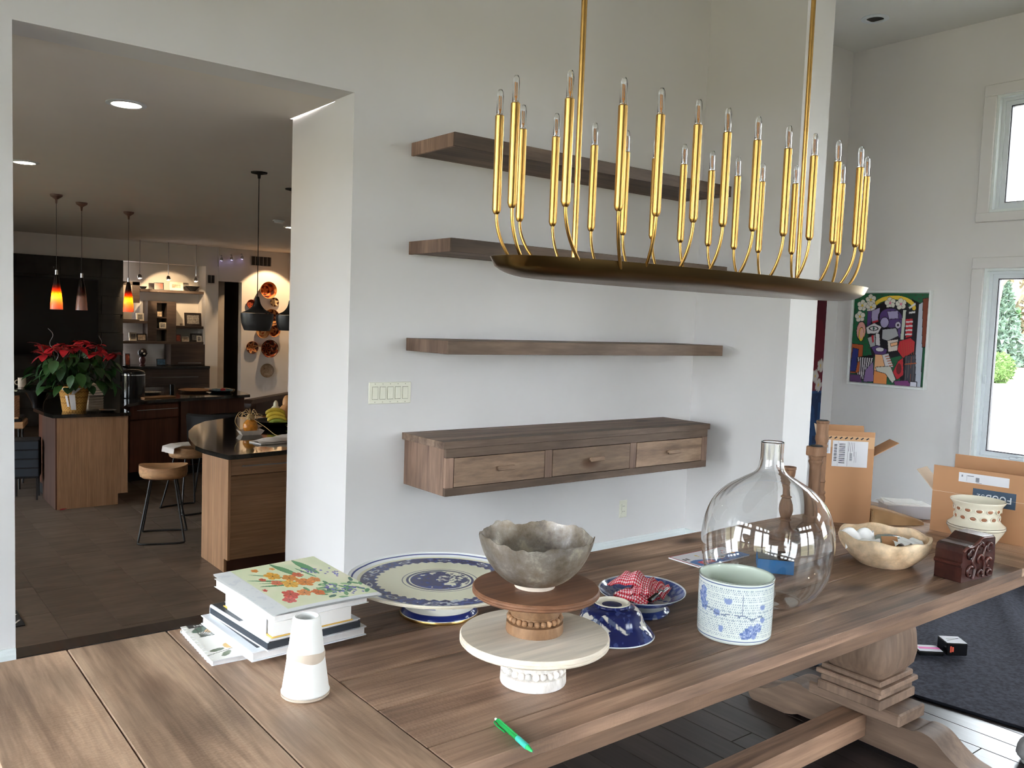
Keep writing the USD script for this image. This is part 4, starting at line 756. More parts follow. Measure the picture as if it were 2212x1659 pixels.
# magazine and blue card box behind the flask
t = thing('magazine', 'red and white illustrated magazine lying behind the flask', 'magazine', (2.222, 1.792, B0), 0.0)
part(t, 'pages', bx(0.001, 0.27, 0.0, 0.13, 0, 0.0042), 'paper_white')
g, u, v_ = grid(110, 70, lambda u, v: (u * 0.273, v * 0.132 - 0.001, np.full_like(u, 0.0047)))
col = paint(u, v_, C(228, 226, 232)); put(col, (v_ < 0.32 + 0.12 * np.sin(u * 9)) & (u > 0.05), C(58, 110, 180)); put(col, (v_ > 0.10) & (v_ < 0.30) & (u > 0.14) & (u < 0.34), C(206, 50, 60)); put(col, (v_ > 0.15) & (v_ < 0.24) & (u > 0.2) & (u < 0.28), C(232, 210, 214))
put(col, (v_ > 0.52) & (v_ < 0.66) & (u > 0.06) & (u < 0.10), C(30, 30, 36)); put(col, (v_ > 0.52) & (v_ < 0.66) & (u > 0.115) & (u < 0.15), C(30, 30, 36)); put(col, (v_ > 0.96) | (u < 0.02), C(170, 40, 66))
for k in range(26): put(col, ell(u, v_, rng.uniform(0.35, 0.95), rng.uniform(0.1, 0.8), rng.uniform(0.01, 0.035), rng.uniform(0.02, 0.06)) < 1, C(*[(200, 60, 60), (220, 190, 90), (90, 96, 110), (120, 150, 180)][k % 4]))
part(t, 'cover', bx(0.0, 0.273, -0.001, 0.131, 0.0043, 0.00465), 'cover_white'); part(t, 'cover_print', g, 'print_satin', col=col)
t = thing('card_box', 'blue box with a clear lid seen through the flask', 'box', (2.4245, 1.567, B0), 38.0)
part(t, 'tray', cat_([bx(0, 0.145, 0, 0.115, 0, 0.003), bx(0, 0.145, 0, 0.003, 0.003, 0.044), bx(0, 0.145, 0.112, 0.115, 0.003, 0.044), bx(0, 0.003, 0.003, 0.112, 0.003, 0.044), bx(0.142, 0.145, 0.003, 0.112, 0.003, 0.044)]), 'blue_box')
part(t, 'cards', bx(0.006, 0.139, 0.006, 0.109, 0.0032, 0.036), 'cover_navy')
part(t, 'lid', bx(0.0005, 0.1445, 0.0005, 0.1145, 0.0443, 0.0453), 'window_glass')
# ------------------------------------------------------------------ candlesticks
t = thing('candlestick', 'shortest wooden candlestick with a flared cup, seen partly through the flask', 'candlestick', (2.84, 1.885, B0))
part(t, 'stem', lathe([(0, 0), (0.062, 0), (0.064, 0.004), (0.064, 0.010), (0.056, 0.014), (0.056, 0.018), (0.048, 0.024), (0.03, 0.032), (0.022, 0.042), (0.018, 0.058), (0.018, 0.064), (0.023, 0.067), (0.023, 0.071), (0.018, 0.075), (0.024, 0.09), (0.0275, 0.106), (0.026, 0.125), (0.02, 0.145), (0.017, 0.154), (0.022, 0.157), (0.022, 0.162), (0.015, 0.167), (0.014, 0.185), (0.017, 0.196), (0.015, 0.203), (0.022, 0.212), (0, 0.212)], 40).apply_scale((1, 1, 1.077)), 'candle_wood', 40)
part(t, 'cup', lathe([(0, 0.2122), (0.016, 0.2122), (0.0225, 0.222), (0.0245, 0.236), (0.0245, 0.244), (0.0265, 0.246), (0.0265, 0.254), (0.022, 0.2545), (0.02, 0.248), (0, 0.247)], 40).apply_scale((1, 1, 1.077)), 'candle_wood', 40)
part(t, 'candle_seat', lathe([(0, 0.2472), (0.0195, 0.2474), (0.0195, 0.2485), (0, 0.2485)], 24).apply_scale((1, 1, 1.077)), 'cork_black')
t = thing('candlestick', 'tall wooden candlestick with a square block top', 'candlestick', (2.972, 1.858, B0))
part(t, 'stem', lathe([(0, 0), (0.056, 0), (0.058, 0.005), (0.058, 0.014), (0.052, 0.02), (0.052, 0.026), (0.04, 0.04), (0.026, 0.055), (0.03, 0.07), (0.03, 0.078), (0.022, 0.086), (0.0215, 0.27), (0.024, 0.282), (0.0265, 0.285), (0.0265, 0.291), (0.023, 0.296), (0.027, 0.305), (0.027, 0.3095), (0, 0.3095)], 40), 'candle_wood', 40)
part(t, 'block', T(bx(-0.0285, 0.0285, -0.0285, 0.0285, 0.3097, 0.347, 0.004), rz=-14), 'candle_wood')
part(t, 'candle_seat', lathe([(0, 0.3472), (0.024, 0.3472), (0.022, 0.351), (0, 0.351)], 24), 'cork_black')
t = thing('candlestick', 'tallest wooden candlestick, slim and ringed, standing before the tall carton', 'candlestick', (3.10, 1.917, B0))
part(t, 'stem', lathe([(0, 0), (0.052, 0), (0.054, 0.005), (0.054, 0.014), (0.045, 0.022), (0.032, 0.036), (0.024, 0.05), (0.024, 0.08), (0.027, 0.12), (0.023, 0.13), (0.026, 0.136), (0.026, 0.142), (0.021, 0.148), (0.0215, 0.17), (0.0215, 0.178), (0.0245, 0.182), (0.0215, 0.187), (0.0215, 0.31), (0.0245, 0.315), (0.0245, 0.320), (0.021, 0.325), (0.0265, 0.342), (0.0255, 0.355), (0.0225, 0.362), (0.0235, 0.402), (0, 0.402)], 40).apply_scale((1, 1, 1.053)), 'candle_wood', 40)
part(t, 'cup', lathe([(0, 0.4022), (0.024, 0.4022), (0.0255, 0.4045), (0.0255, 0.409), (0.024, 0.4125), (0, 0.4125)], 40).apply_scale((1, 1, 1.053)), 'candle_wood', 40)
part(t, 'candle_seat', lathe([(0, 0.4127), (0.021, 0.4127), (0.02, 0.415), (0, 0.415)], 24).apply_scale((1, 1, 1.053)), 'cork_black')
# ------------------------------------------------------------------ cartons and packing
def lab(parent, x0, x1, z0, z1, y, name='shipping_label'): return part(parent, name, bx(x0, x1, y - 0.0004, y, z0, z1), 'paper_grey')
fx, fy = 3.219, 1.974; ex, ey = 3.352, 1.838; ang = math.degrees(math.atan2(ey - fy, ex - fx)); W_ = math.hypot(ex - fx, ey - fy) + 0.005
t = thing('cardboard_box', 'tall upright cardboard carton with shipping labels and open flaps, left of the far table end', 'cardboard box', (fx, fy, B0), ang)
D_, H_, k_ = 0.135, 0.383, 0.003
part(t, 'front_wall', bx(0, W_, 0, k_, 0, H_), 'cardboard'); part(t, 'back_wall', bx(0, W_, D_ - k_, D_, 0, 0.30), 'cardboard'); part(t, 'side_wall', bx(0, k_, k_, D_ - k_, 0, 0.30), 'cardboard'); part(t, 'side_wall', bx(W_ - k_, W_, k_, D_ - k_, 0, 0.285), 'cardboard'); part(t, 'bottom', bx(k_, W_ - k_, k_, D_ - k_, 0, k_), 'cardboard_inner')
part(t, 'flap', T(bx(0, 0.0025, 0, D_ - 0.01, 0, 0.115), W_ - 0.002, 0.005, 0.284, ry=58), 'cardboard'); part(t, 'flap', T(bx(-0.0025, 0, 0, D_ - 0.01, 0, 0.10), 0.002, 0.005, 0.30, ry=-12), 'cardboard_inner'); part(t, 'flap', T(bx(0, W_, 0, 0.0025, 0, 0.10), 0, D_ - 0.002, 0.3, rx=-25), 'cardboard')
part(t, 'tape', cat_([bx(0.004, W_ - 0.0005, -0.0006, -0.0001, 0.315, 0.362)]), 'tape_kraft')
part(t, 'tape_stripe', cat_([T(bx(0, 0.012, -0.0010, -0.0007, 0, 0.005), 0.016 + k * 0.021, 0, 0.349, ry=-35) for k in range(8)]), 'ink')
lb = lab(t, 0.030, 0.170, 0.236, 0.343, -0.0011)
part(lb, 'barcode', cat_([bx(0.036, 0.048, -0.0017, -0.0013, 0.258 + k * 0.0043, 0.258 + k * 0.0043 + [0.0028, 0.0015, 0.0022][k % 3]) for k in range(17)] + [bx(0.056, 0.080, -0.0017, -0.0013, 0.250 + k * 0.0042, 0.250 + k * 0.0042 + [0.0026, 0.0012, 0.0020, 0.0015][k % 4]) for k in range(20)]), 'ink')
part(lb, 'label_rule', cat_([bx(0.052, 0.0528, -0.0017, -0.0013, 0.238, 0.341), bx(0.090, 0.0912, -0.0017, -0.0013, 0.238, 0.341)]), 'ink_grey')
part(lb, 'address_print', cat_([bx(0.094 + k * 0.007, 0.0955 + k * 0.007, -0.0017, -0.0013, 0.300 - 0.02 * (k % 2), 0.338) for k in range(4)] + [bx(0.099, 0.109, -0.0017, -0.0013, 0.262 + k * 0.004, 0.2645 + k * 0.004) for k in range(8)] + [bx(0.118 + 0.006 * k, 0.119 + 0.006 * k, -0.0017, -0.0013, 0.255, 0.30) for k in range(2)]), 'ink_grey')
l2 = lab(t, 0.006, 0.022, 0.288, 0.345, -0.0011); part(l2, 'barcode', cat_([bx(0.008, 0.014, -0.0017, -0.0013, 0.292 + k * 0.006, 0.295 + k * 0.006) for k in range(8)]), 'ink_grey')
# long carton with the retailer's printed panel, standing upside down
fx, fy = 3.500, 1.655; ang = math.degrees(math.atan2(1.308 - 1.655, 3.546 - 3.500)); W_ = 0.52
t = thing('cardboard_box', 'long open cardboard carton with a dark blue printed panel, behind the cream vase', 'cardboard box', (fx, fy, B0), ang)
D_, H_ = 0.26, 0.268
part(t, 'front_wall', bx(0, W_, 0, k_, 0, H_), 'cardboard'); part(t, 'back_wall', bx(0, W_, D_ - k_, D_, 0, 0.29), 'cardboard'); part(t, 'side_wall', bx(0, k_, k_, D_ - k_, 0, 0.165), 'cardboard'); part(t, 'side_wall', bx(W_ - k_, W_, k_, D_ - k_, 0, 0.165), 'cardboard'); part(t, 'bottom', bx(k_, W_ - k_, k_, D_ - k_, 0, k_), 'cardboard_inner')
fl_p = prism_y([(0, 0), (-0.075, 0.104), (-0.072, 0.107), (0.0, 0.108)], 0.004, 0.0065); part(t, 'flap', T(cat_([bx(-0.0025, 0, 0.0, 0.115, 0, 0.10)]), 0.001, 0.0035, 0.166, ry=-42, rz=0), 'cardboard_inner')
part(t, 'crease', bx(0.0, W_, -0.0006, -0.0001, 0.164, 0.1655), 'cardboard_inner')
lb = lab(t, 0.095, 0.275, 0.215, 0.252, -0.0001); part(lb, 'label_print', cat_([bx(0.105, 0.110, -0.0009, -0.0005, 0.235, 0.243), bx(0.126, 0.150, -0.0009, -0.0005, 0.240, 0.243), bx(0.157, 0.170, -0.0009, -0.0005, 0.221, 0.238), bx(0.160, 0.180, -0.0009, -0.0005, 0.217, 0.2185), bx(0.124, 0.1248, -0.0009, -0.0005, 0.221, 0.244)]), 'ink_grey')
pl = part(t, 'printed_panel', bx(0.150, 0.302, -0.0006, -0.0002, 0.134, 0.196), 'logo_navy')
tx = meshkit.text_mesh('FOOD', 0.024, 0.0004, bold=True); tw = tx.bounds[1, 0] - tx.bounds[0, 0]; tx = T(tx, -tx.bounds[0, 0]); t5 = meshkit.text_mesh('52', 0.018, 0.0004); t5 = T(t5, tw + 0.004 - t5.bounds[0, 0], 0.002); tx = cat_([tx, t5]); tw = tx.bounds[1, 0]
tx = T(T(tx, -tw / 2, -0.012), rz=180, s=None); part(pl, 'lettering', T(T(tx, rx=90), 0.226, -0.0007, 0.166), 'logo_letter')
# kraft bag and papers between the cartons
g, u, v_ = grid(40, 24, lambda u, v: (u, v, u)); xx = u * 0.225; yy = (v_ - 0.5) * 0.115 * (1 - 0.55 * u ** 2.2); zz = (0.066 * (1 - 0.80 * u ** 1.4)) * (1 - np.abs(2 * v_ - 1) ** 5) + 0.012 * (nz(u, v_, 7, 2) - 0.45) * (u > 0.06) * (1 - np.abs(2 * v_ - 1) ** 4) + 0.001
g.vertices = np.stack([xx, yy, np.maximum(zz, 0.0)], 1)
t = thing('paper_bag', 'crumpled brown kraft paper bag lying between the two cartons', 'paper bag', (3.40, 1.87, B0), -40)
part(t, 'bag', cat_([g, bx(0.0, 0.004, -0.055, 0.055, 0.0, 0.062), bx(0.002, 0.2, -0.025, 0.025, 0, 0.0008)]), 'kraft_paper', 60)
part(t, 'folded_bottom', bx(-0.004, 0.0, -0.052, 0.052, 0.004, 0.060, 0.0015), 'kraft_paper')
t = thing('paper_stack', 'loose white papers lying on a grey box behind the kraft bag', 'papers', (3.665, 1.85, B0), -45)
part(t, 'box', bx(-0.09, 0.11, -0.06, 0.06, 0, 0.055, 0.002), 'paper_grey'); part(t, 'sheet', T(bx(-0.1, 0.1, -0.065, 0.065, 0.0552, 0.0566), rz=4), 'paper_white'); part(t, 'sheet', T(bx(-0.09, 0.05, -0.06, 0.055, 0.0568, 0.064), rz=-9), 'paper_white'); part(t, 'sheet', T(bx(-0.07, 0.06, -0.05, 0.05, 0.0642, 0.0656), rz=12), 'paper_white')
# carved wood bowl with its contents
def carv(u, v, inner):
    th_ = u * 2 * PI; sc = 1 + 0.035 * np.abs(np.sin(th_ * 4.5)) * (1 - np.abs(2 * v - 1)) + 0.02 * np.sin(th_ * 9) * (v > 0.55) * (v < 0.9)
    hh = 0.099 * v; r = (0.088 + 0.070 * np.sin(v * PI / 2) ** 0.85) * sc - (0.014 if inner else 0) * (1.0 - 0.25 * v); rimw = 0.004 * np.sin(th_ * 7) * (v > 0.95)
    return r * np.cos(th_) * 1.06, r * np.sin(th_) * 0.94, hh + rimw + (0.012 * (1 - v) if inner else 0)
go, u, v_ = grid(127, 16, lambda u, v: carv(u, v, False)); gi, _, _ = grid(127, 16, lambda u, v: carv(u, v, True)); nv = 16; rimq = []
for i in range(126): a, b = i * nv + nv - 1, (i + 1) * nv + nv - 1; c, d = a + len(go.vertices), b + len(go.vertices); rimq += [[a, b, d], [a, d, c]]
sh = trimesh.Trimesh(np.vstack([go.vertices, gi.vertices]), np.vstack([go.faces, gi.faces + len(go.vertices), rimq]), process=False)
cbx, cby = 2.846, 1.497
t = thing('carved_bowl', 'pale carved wooden bowl with a scalloped side, right of the flask', 'bowl', (cbx, cby, B0), 30)
part(t, 'shell', sh, 'bowl_wood', 45); part(t, 'bottom', cat_([lathe([(0, 0), (0.0885, 0.0), (0.0885, 0.002), (0, 0.002)], 48, 1.06, 0.94), lathe([(0, 0.0118), (0.078, 0.0122), (0, 0.0124)], 48, 1.0, 0.92)]), 'bowl_wood')
gcr, u, v_ = grid(26, 18, lambda u, v: ((u - 0.5) * 0.12, (v - 0.5) * 0.07, 0.02 * np.abs(np.sin(u * 7 + v * 3)) + 0.018 * v + 0.012 * np.sin(v * 9)))
solo('tissue_paper', cat_([gcr, T(gcr, z=-0.001)]), 'paper_white', 'crumpled white tissue paper in the left of the carved bowl', 'tissue paper', (cbx - 0.062, cby + 0.06, B0 + 0.06), -35, smooth=50, rx=18)
gcr2, u, v_ = grid(20, 14, lambda u, v: ((u - 0.5) * 0.10, (v - 0.5) * 0.05, 0.012 * np.abs(np.sin(u * 9 + v * 4)) + 0.01 * v))
solo('tissue_paper', cat_([gcr2, T(gcr2, z=-0.001)]), 'paper_white', 'scrap of white tissue at the right of the kraft tag in the carved bowl', 'tissue paper', (cbx + 0.04, cby - 0.06, B0 + 0.068), -40, smooth=50)
t = thing('moss_package', 'green moss in clear cellophane lying in the carved bowl', 'package', (cbx + 0.045, cby + 0.012, B0 + 0.048), -38)
part(t, 'moss', blob(1, 0.18, 5, 3, 3, (0.062, 0.034, 0.024)), 'moss_green', True, kind='stuff'); gce = blob(1, 0.06, 6, 3, 5, (0.078, 0.044, 0.038)); part(t, 'wrapper', T(gce, 0, 0, 0.004), 'cellophane', 30)
solo('kraft_tag', T(bx(-0.028, 0.028, -0.0008, 0.0008, 0, 0.052, 0.0006), ry=0), 'tag_kraft', 'brown kraft tag leaning on the cellophane package in the carved bowl', 'tag', (cbx - 0.016, cby - 0.036, B0 + 0.05), -38, rx=-32)
# dark carved furniture block and cream vase
t = thing('carved_block', 'dark mahogany carved scroll bracket lying at the right end of the table', 'carved wood block', (2.832, 1.228, B0), -6)
pr = [(0, 0), (0.0, 0.048), (-0.006, 0.052), (-0.006, 0.062), (0.0, 0.066), (0.0, 0.095), (0.005, 0.111), (0.018, 0.117), (0.05, 0.118), (0.07, 0.122), (0.09, 0.134), (0.104, 0.141), (0.172, 0.139), (0.186, 0.128), (0.190, 0.06), (0.182, 0.0)]
part(t, 'body', prism_y(pr, 0.0, 0.092), 'mahogany')
part(t, 'band', bx(-0.008, 0.0, -0.001, 0.093, 0.0535, 0.0605, 0.002), 'mahogany')
for k, (x, z, r, a) in enumerate([(0.040, 0.086, 0.017, 0.6), (0.040, 0.030, 0.018, 0.5), (0.095, 0.064, 0.018, -0.4), (0.098, 0.018, 0.014, -0.4), (0.145, 0.100, 0.016, 0.2), (0.145, 0.050, 0.016, 0.2), (0.095, 0.108, 0.014, -0.3), (0.150, 0.015, 0.011, 0.2)]):
    u = np.linspace(0.3, 5.0, 18); sp = np.stack([x + r * np.cos(u + a) * (1 - 0.10 * u), -0.003 + 0 * u, z + r * 1.15 * np.sin(u + a) * (1 - 0.10 * u)], 1)
    part(t, 'carved_scroll', cat_([tube(sp, np.linspace(0.0065, 0.003, 18), 8)]), 'mahogany', True)
part(t, 'carved_edge', cat_([tube(curve([(0.0, -0.001, 0.1), (0.02, -0.002, 0.112), (0.05, -0.002, 0.113), (0.085, -0.002, 0.126), (0.105, -0.002, 0.136), (0.165, -0.002, 0.134)]), 0.0055, 8), tube(curve([(0.06, -0.002, 0.005), (0.07, -0.002, 0.04), (0.055, -0.002, 0.06), (0.065, -0.002, 0.095), (0.08, -0.002, 0.115)]), 0.006, 8), tube(curve([(0.12, -0.002, 0.005), (0.125, -0.002, 0.04), (0.115, -0.002, 0.075), (0.125, -0.002, 0.11)]), 0.005, 8)]), 'mahogany', True)
t = thing('cream_vase', 'cream glazed vase with a pierced collar and flared rim beside the dark carved block', 'vase', (3.404, 1.436, B0))
vp = smoothprof([(0.058, 0.0), (0.064, 0.006), (0.078, 0.03), (0.096, 0.062), (0.1005, 0.074), (0.098, 0.082), (0.086, 0.092), (0.078, 0.104), (0.076, 0.122), (0.078, 0.138), (0.084, 0.154), (0.0935, 0.168), (0.0955, 0.172)], 6)
part(t, 'body', lathe(np.vstack([[(0, 0)], vp, [(0.0945, 0.1745), (0.091, 0.172), (0.08, 0.155), (0.072, 0.125), (0.075, 0.1), (0.09, 0.075), (0.05, 0.012), (0, 0.01)]]), 96), 'cream_glaze', 50)
part(t, 'glaze_line', cat_([T(trimesh.creation.torus(0.0995, 0.0012, 48, 8), z=0.0795), T(trimesh.creation.torus(0.101, 0.0008, 48, 6), z=0.071)]), 'dark_line', True)
for rw, (z, r, n) in enumerate(((0.112, 0.0768, 13), (0.143, 0.0800, 13))):
    for k in range(n):
        a = 2 * PI * (k + 0.5 * rw) / n; e = T(trimesh.creation.icosphere(2, 1.0), s=(0.0022, 0.0105, 0.0062)); e = T(e, r, 0, z)
        rg = trimesh.creation.torus(1.0, 0.2, 18, 6); rg = T(T(rg, s=(0.0078, 0.0125, 0.008)), ry=90); rg = T(rg, r + 0.0004, 0, z)
        rg = T(T(trimesh.creation.torus(1.0, 0.22, 18, 6), s=(0.0085, 0.0125, 0.009)), r + 0.0006, 0, z, ry=90)
        op_ = part(t, 'opening', T(e, rz=math.degrees(a)), 'glaze_hole', True); part(op_, 'opening_rim', T(rg, rz=math.degrees(a)), 'cream_glaze', True)
# ------------------------------------------------------------------ rug, things on it, slippers
ra = math.degrees(math.atan2(1.348 - 1.813, 3.771 - 3.632))
g, u, v_ = grid(90, 90, lambda u, v: (u, v, u)); X = 3.60 + u * 2.3; Y = -0.9 + v_ * 3.15; X = X + (2.0 - Y) * 0.16
wv = 0.010 + 0.030 * np.exp(-((Y - 0.55 * (X - 4.4) - 1.55) / 0.07) ** 2) * np.clip((X - 4.15) * 2, 0, 1) + 0.02 * np.exp(-((Y - 0.35 * (X - 4.2) - 1.95) / 0.05) ** 2) * np.clip((X - 4.0) * 2, 0, 1) + 0.004 * (nz(X, Y, 3, 4) - 0.5)
g.vertices = np.stack([X, Y, wv], 1)
t = thing('area_rug', 'dark charcoal woven rug with creases on the floor beyond the table', 'rug', (0, 0, 0))
part(t, 'pile', cat_([g]), 'rug', True)
e0 = [(3.60 + 0.16 * (2.0 - y), y) for y in np.linspace(-0.9, 2.25, 40)]
part(t, 'bound_edge', tube([(a - 0.006, b, 0.007) for a, b in e0], 0.0068, 8), 'rug_edge', True)
part(t, 'bound_edge', tube([(a + 2.306, b, 0.007) for a, b in e0], 0.0068, 8), 'rug_edge', True)
t = thing('packet', 'clear plastic packet with a pink stripe lying on the rug', 'packet', (4.15, 1.93, 0.021), -40)
part(t, 'tray', bx(-0.06, 0.06, -0.045, 0.045, 0, 0.022, 0.005), 'black_gloss'); part(t, 'label', bx(-0.055, 0.055, -0.04, 0.04, 0.0222, 0.0235), 'paper_grey'); part(t, 'stripe', bx(-0.045, 0.055, -0.012, 0.012, 0.0237, 0.0243), 'pink')
t = thing('small_box', 'small black box with a white and silver lid on the rug, right of the packet', 'box', (4.26, 1.865, 0.023), -40)
part(t, 'body', bx(-0.05, 0.05, -0.05, 0.05, 0, 0.06, 0.004), 'black_gloss'); part(t, 'lid_print', bx(-0.047, 0.047, -0.047, 0.047, 0.0602, 0.0615), 'paper_grey'); part(t, 'mark', cat_([bx(-0.034, -0.026, -0.0506, -0.0502, 0.015, 0.045), bx(-0.024, -0.016, -0.0506, -0.0502, 0.018, 0.042)]), 'orange_red')
part(t, 'lid_stripe', cat_([T(bx(-0.04, 0.04, -0.003, 0.003, 0.0616, 0.0619), rz=28), T(bx(-0.04, 0.04, -0.003, 0.003, 0.0616, 0.0619), 0.01, 0.012, 0, rz=8)]), 'chrome')
solo('blue_bag', T(blob(1, 0.15, 3, 3, 4, (0.30, 0.22, 0.11)), z=0.10), 'blue_fabric', 'bright blue cloth bag on the floor beyond the rug, cut by the right edge', 'bag', (6.27, 2.15, 0.0), 20, smooth=True)
def slipper(label, loc, rz):
    t = thing('slipper', label, 'slipper', loc, rz)
    part(t, 'sole', prism(Polygon([(0.135 * math.cos(a) * (1 if math.cos(a) < 0 else 0.95), (0.048 + 0.012 * math.cos(a)) * math.sin(a)) for a in np.linspace(0, 2 * PI, 36, endpoint=False)]), 0, 0.014), 'plush_light', 40)
    up = blob(1, 0.10, 4, 3, 7, (0.095, 0.066, 0.055)); up = T(up, 0.05, 0, 0.042); part(t, 'upper', up, 'plush_grey', True)
    cf = T(trimesh.creation.torus(0.052, 0.019, 32, 12), -0.045, 0, 0.052, s=None); cf.vertices[:, 0] = (cf.vertices[:, 0] + 0.045) * 1.35 - 0.055; part(t, 'cuff', cf, 'plush_light', True)
    return t
s0 = slipper('grey plush slipper on the floor at the lower right corner, farther from the table leg', (3.53, 1.17, 0.0005), 165)
dup(s0, 'grey plush slipper with pale cuff at the bottom edge, nearer the table foot', (3.36, 1.01, 0.0005), 205)
# ------------------------------------------------------------------ painting and the tall canvas
py0, py1, pz0, pz1 = 3.209, 3.858, 1.137, 1.898; pw, ph = py1 - py0, pz1 - pz0
t = thing('framed_painting', 'colourful cubist style painting of purple, green and red shapes in a thin white frame', 'painting', (XR, py1, pz0))
part(t, 'frame', cat_([bx(-0.038, 0, -0.016, 0, 0, ph, 0.002), bx(-0.038, 0, -pw, -pw + 0.016, 0, ph, 0.002), bx(-0.038, 0, -pw + 0.0161, -0.0161, 0, 0.016, 0.002), bx(-0.038, 0, -pw + 0.0161, -0.0161, ph - 0.016, ph, 0.002)]), 'frame_white')
part(t, 'stretcher', bx(-0.024, -0.0005, -pw + 0.022, -0.022, 0.022, ph - 0.022), 'paper_white')
g, u, v_ = grid(190, 220, lambda u, v: (np.full_like(u, -0.0246), -0.022 - u * (pw - 0.044), ph - 0.022 - v * (ph - 0.044)))
col = paint(u, v_, C(28, 96, 62)); put(col, (np.sin(u * 70) * np.sin(v_ * 80) > 0.86), C(80, 48, 50)); BK = C(26, 24, 32); WH = C(214, 212, 214); PU = C(86, 62, 122); LV = C(168, 160, 196); RD = C(190, 44, 56); OR = C(176, 88, 50); PE = C(232, 178, 132); YE = C(228, 192, 62); GY = C(170, 172, 176)
def pg(pts, c, line=0.006):
    if line: put(col, shapely.contains_xy(Polygon(pts).buffer(line), u, v_), BK)
    put(col, inpoly(u, v_, pts), c)
def el(cx_, cy_, rx, ry, c, a=0.0, line=0.14):
    if line: put(col, ell(u, v_, cx_, cy_, rx * (1 + line), ry * (1 + line), a) < 1, BK)
    put(col, ell(u, v_, cx_, cy_, rx, ry, a) < 1, c)
pg([(0.0, 0.57), (0.16, 0.58), (0.16, 0.9), (0.0, 0.9)], OR); pg([(0.02, 0.62), (0.1, 0.63), (0.09, 0.88), (0.0, 0.88)], C(42, 52, 116))
pg([(0.78, 0.06), (0.93, 0.12), (0.92, 1.0), (0.7, 1.0), (0.72, 0.5)], BK, 0); pg([(0.88, 0.12), (0.96, 0.08), (0.97, 1.0), (0.88, 1.0)], C(178, 184, 198)); pg([(0.93, 0.06), (1.0, 0.05), (1.0, 0.57), (0.96, 0.57)], C(128, 62, 42))
pg([(0.22, 0.5), (0.3, 0.14), (0.5, 0.06), (0.74, 0.1), (0.82, 0.4), (0.76, 0.66), (0.5, 0.72), (0.3, 0.7)], BK, 0)
for k in range(60):
    a = PI * (1 - k / 59.0); x, y = 0.55 + 0.27 * math.cos(a), 0.16 - 0.115 * math.sin(a); put(col, np.hypot(u - x, v_ - y) < 0.022, YE)
for cx_, cy_ in ((0.23, 0.07), (0.115, 0.135), (0.09, 0.26), (0.24, 0.155), (0.50, 0.105), (0.645, 0.115)):
    for k in range(5): a = k * 1.256 + cx_ * 9; el(cx_ + 0.042 * math.cos(a), cy_ + 0.036 * math.sin(a), 0.032, 0.027, C(222, 218, 206), line=0.12)
    el(cx_, cy_, 0.016, 0.014, YE if cx_ < 0.5 else C(220, 120, 150), line=0)
pg([(0.24, 0.2), (0.36, 0.16), (0.36, 0.3), (0.27, 0.32)], LV); pg([(0.2, 0.2), (0.25, 0.2), (0.25, 0.34), (0.2, 0.42)], PU); pg([(0.27, 0.31), (0.36, 0.29), (0.36, 0.31), (0.27, 0.335)], RD, 0)
el(0.52, 0.27, 0.155, 0.105, PU, 0.1); pg([(0.47, 0.2), (0.61, 0.19), (0.62, 0.27), (0.5, 0.28)], LV); el(0.44, 0.32, 0.055, 0.055, LV, 0.5); pg([(0.64, 0.28), (0.7, 0.3), (0.7, 0.5), (0.62, 0.46)], PU); el(0.625, 0.345, 0.035, 0.035, C(196, 190, 206)); el(0.625, 0.345, 0.014, 0.014, BK, line=0)
el(0.12, 0.42, 0.062, 0.10, C(222, 160, 150)); el(0.125, 0.46, 0.035, 0.075, YE, line=0.1); el(0.13, 0.45, 0.026, 0.06, C(226, 172, 160), line=0)
pg([(0.19, 0.38), (0.3, 0.33), (0.4, 0.37), (0.36, 0.44), (0.21, 0.45)], WH); el(0.295, 0.39, 0.068, 0.026, BK, line=0); el(0.295, 0.39, 0.05, 0.018, WH, line=0); el(0.295, 0.39, 0.014, 0.017, C(40, 90, 80), line=0)
pg([(0.33, 0.44), (0.38, 0.45), (0.40, 0.58), (0.34, 0.57)], WH); pg([(0.22, 0.5), (0.32, 0.46), (0.33, 0.58), (0.27, 0.6)], GY); pg([(0.27, 0.47), (0.3, 0.46), (0.31, 0.54), (0.29, 0.55)], RD, 0)
pg([(0.42, 0.40), (0.6, 0.38), (0.64, 0.46), (0.5, 0.52), (0.42, 0.5)], GY); pg([(0.5, 0.52), (0.64, 0.5), (0.64, 0.62), (0.52, 0.64)], C(216, 206, 196)); pg([(0.54, 0.55), (0.63, 0.53), (0.63, 0.56), (0.55, 0.58)], PE)
pg([(0.28, 0.6), (0.36, 0.58), (0.5, 0.62), (0.48, 0.68), (0.36, 0.7)], PU); el(0.40, 0.62, 0.055, 0.022, WH)
pg([(0.72, 0.28), (0.81, 0.27), (0.82, 0.46), (0.74, 0.48)], RD, 0)
for k in range(4): pg([(0.725, 0.30 + k * 0.045), (0.815, 0.295 + k * 0.045), (0.815, 0.312 + k * 0.045), (0.725, 0.318 + k * 0.045)], WH, 0)
pg([(0.75, 0.15), (0.83, 0.1), (0.84, 0.12), (0.76, 0.17)], WH, 0); pg([(0.76, 0.2), (0.84, 0.19), (0.84, 0.21), (0.76, 0.22)], WH, 0); pg([(0.68, 0.18), (0.72, 0.18), (0.71, 0.5), (0.67, 0.5)], C(196, 204, 190))
pg([(0.66, 0.52), (0.8, 0.48), (0.86, 0.52), (0.86, 0.62), (0.72, 0.7), (0.64, 0.62)], RD)
for k in range(6): pg([(0.68 + k * 0.03, 0.52), (0.684 + k * 0.03, 0.52), (0.72 + k * 0.03, 0.7), (0.714 + k * 0.03, 0.7)], OR, 0)
pg([(0.08, 0.72), (0.32, 0.68), (0.34, 0.98), (0.12, 0.98)], BK, 0)
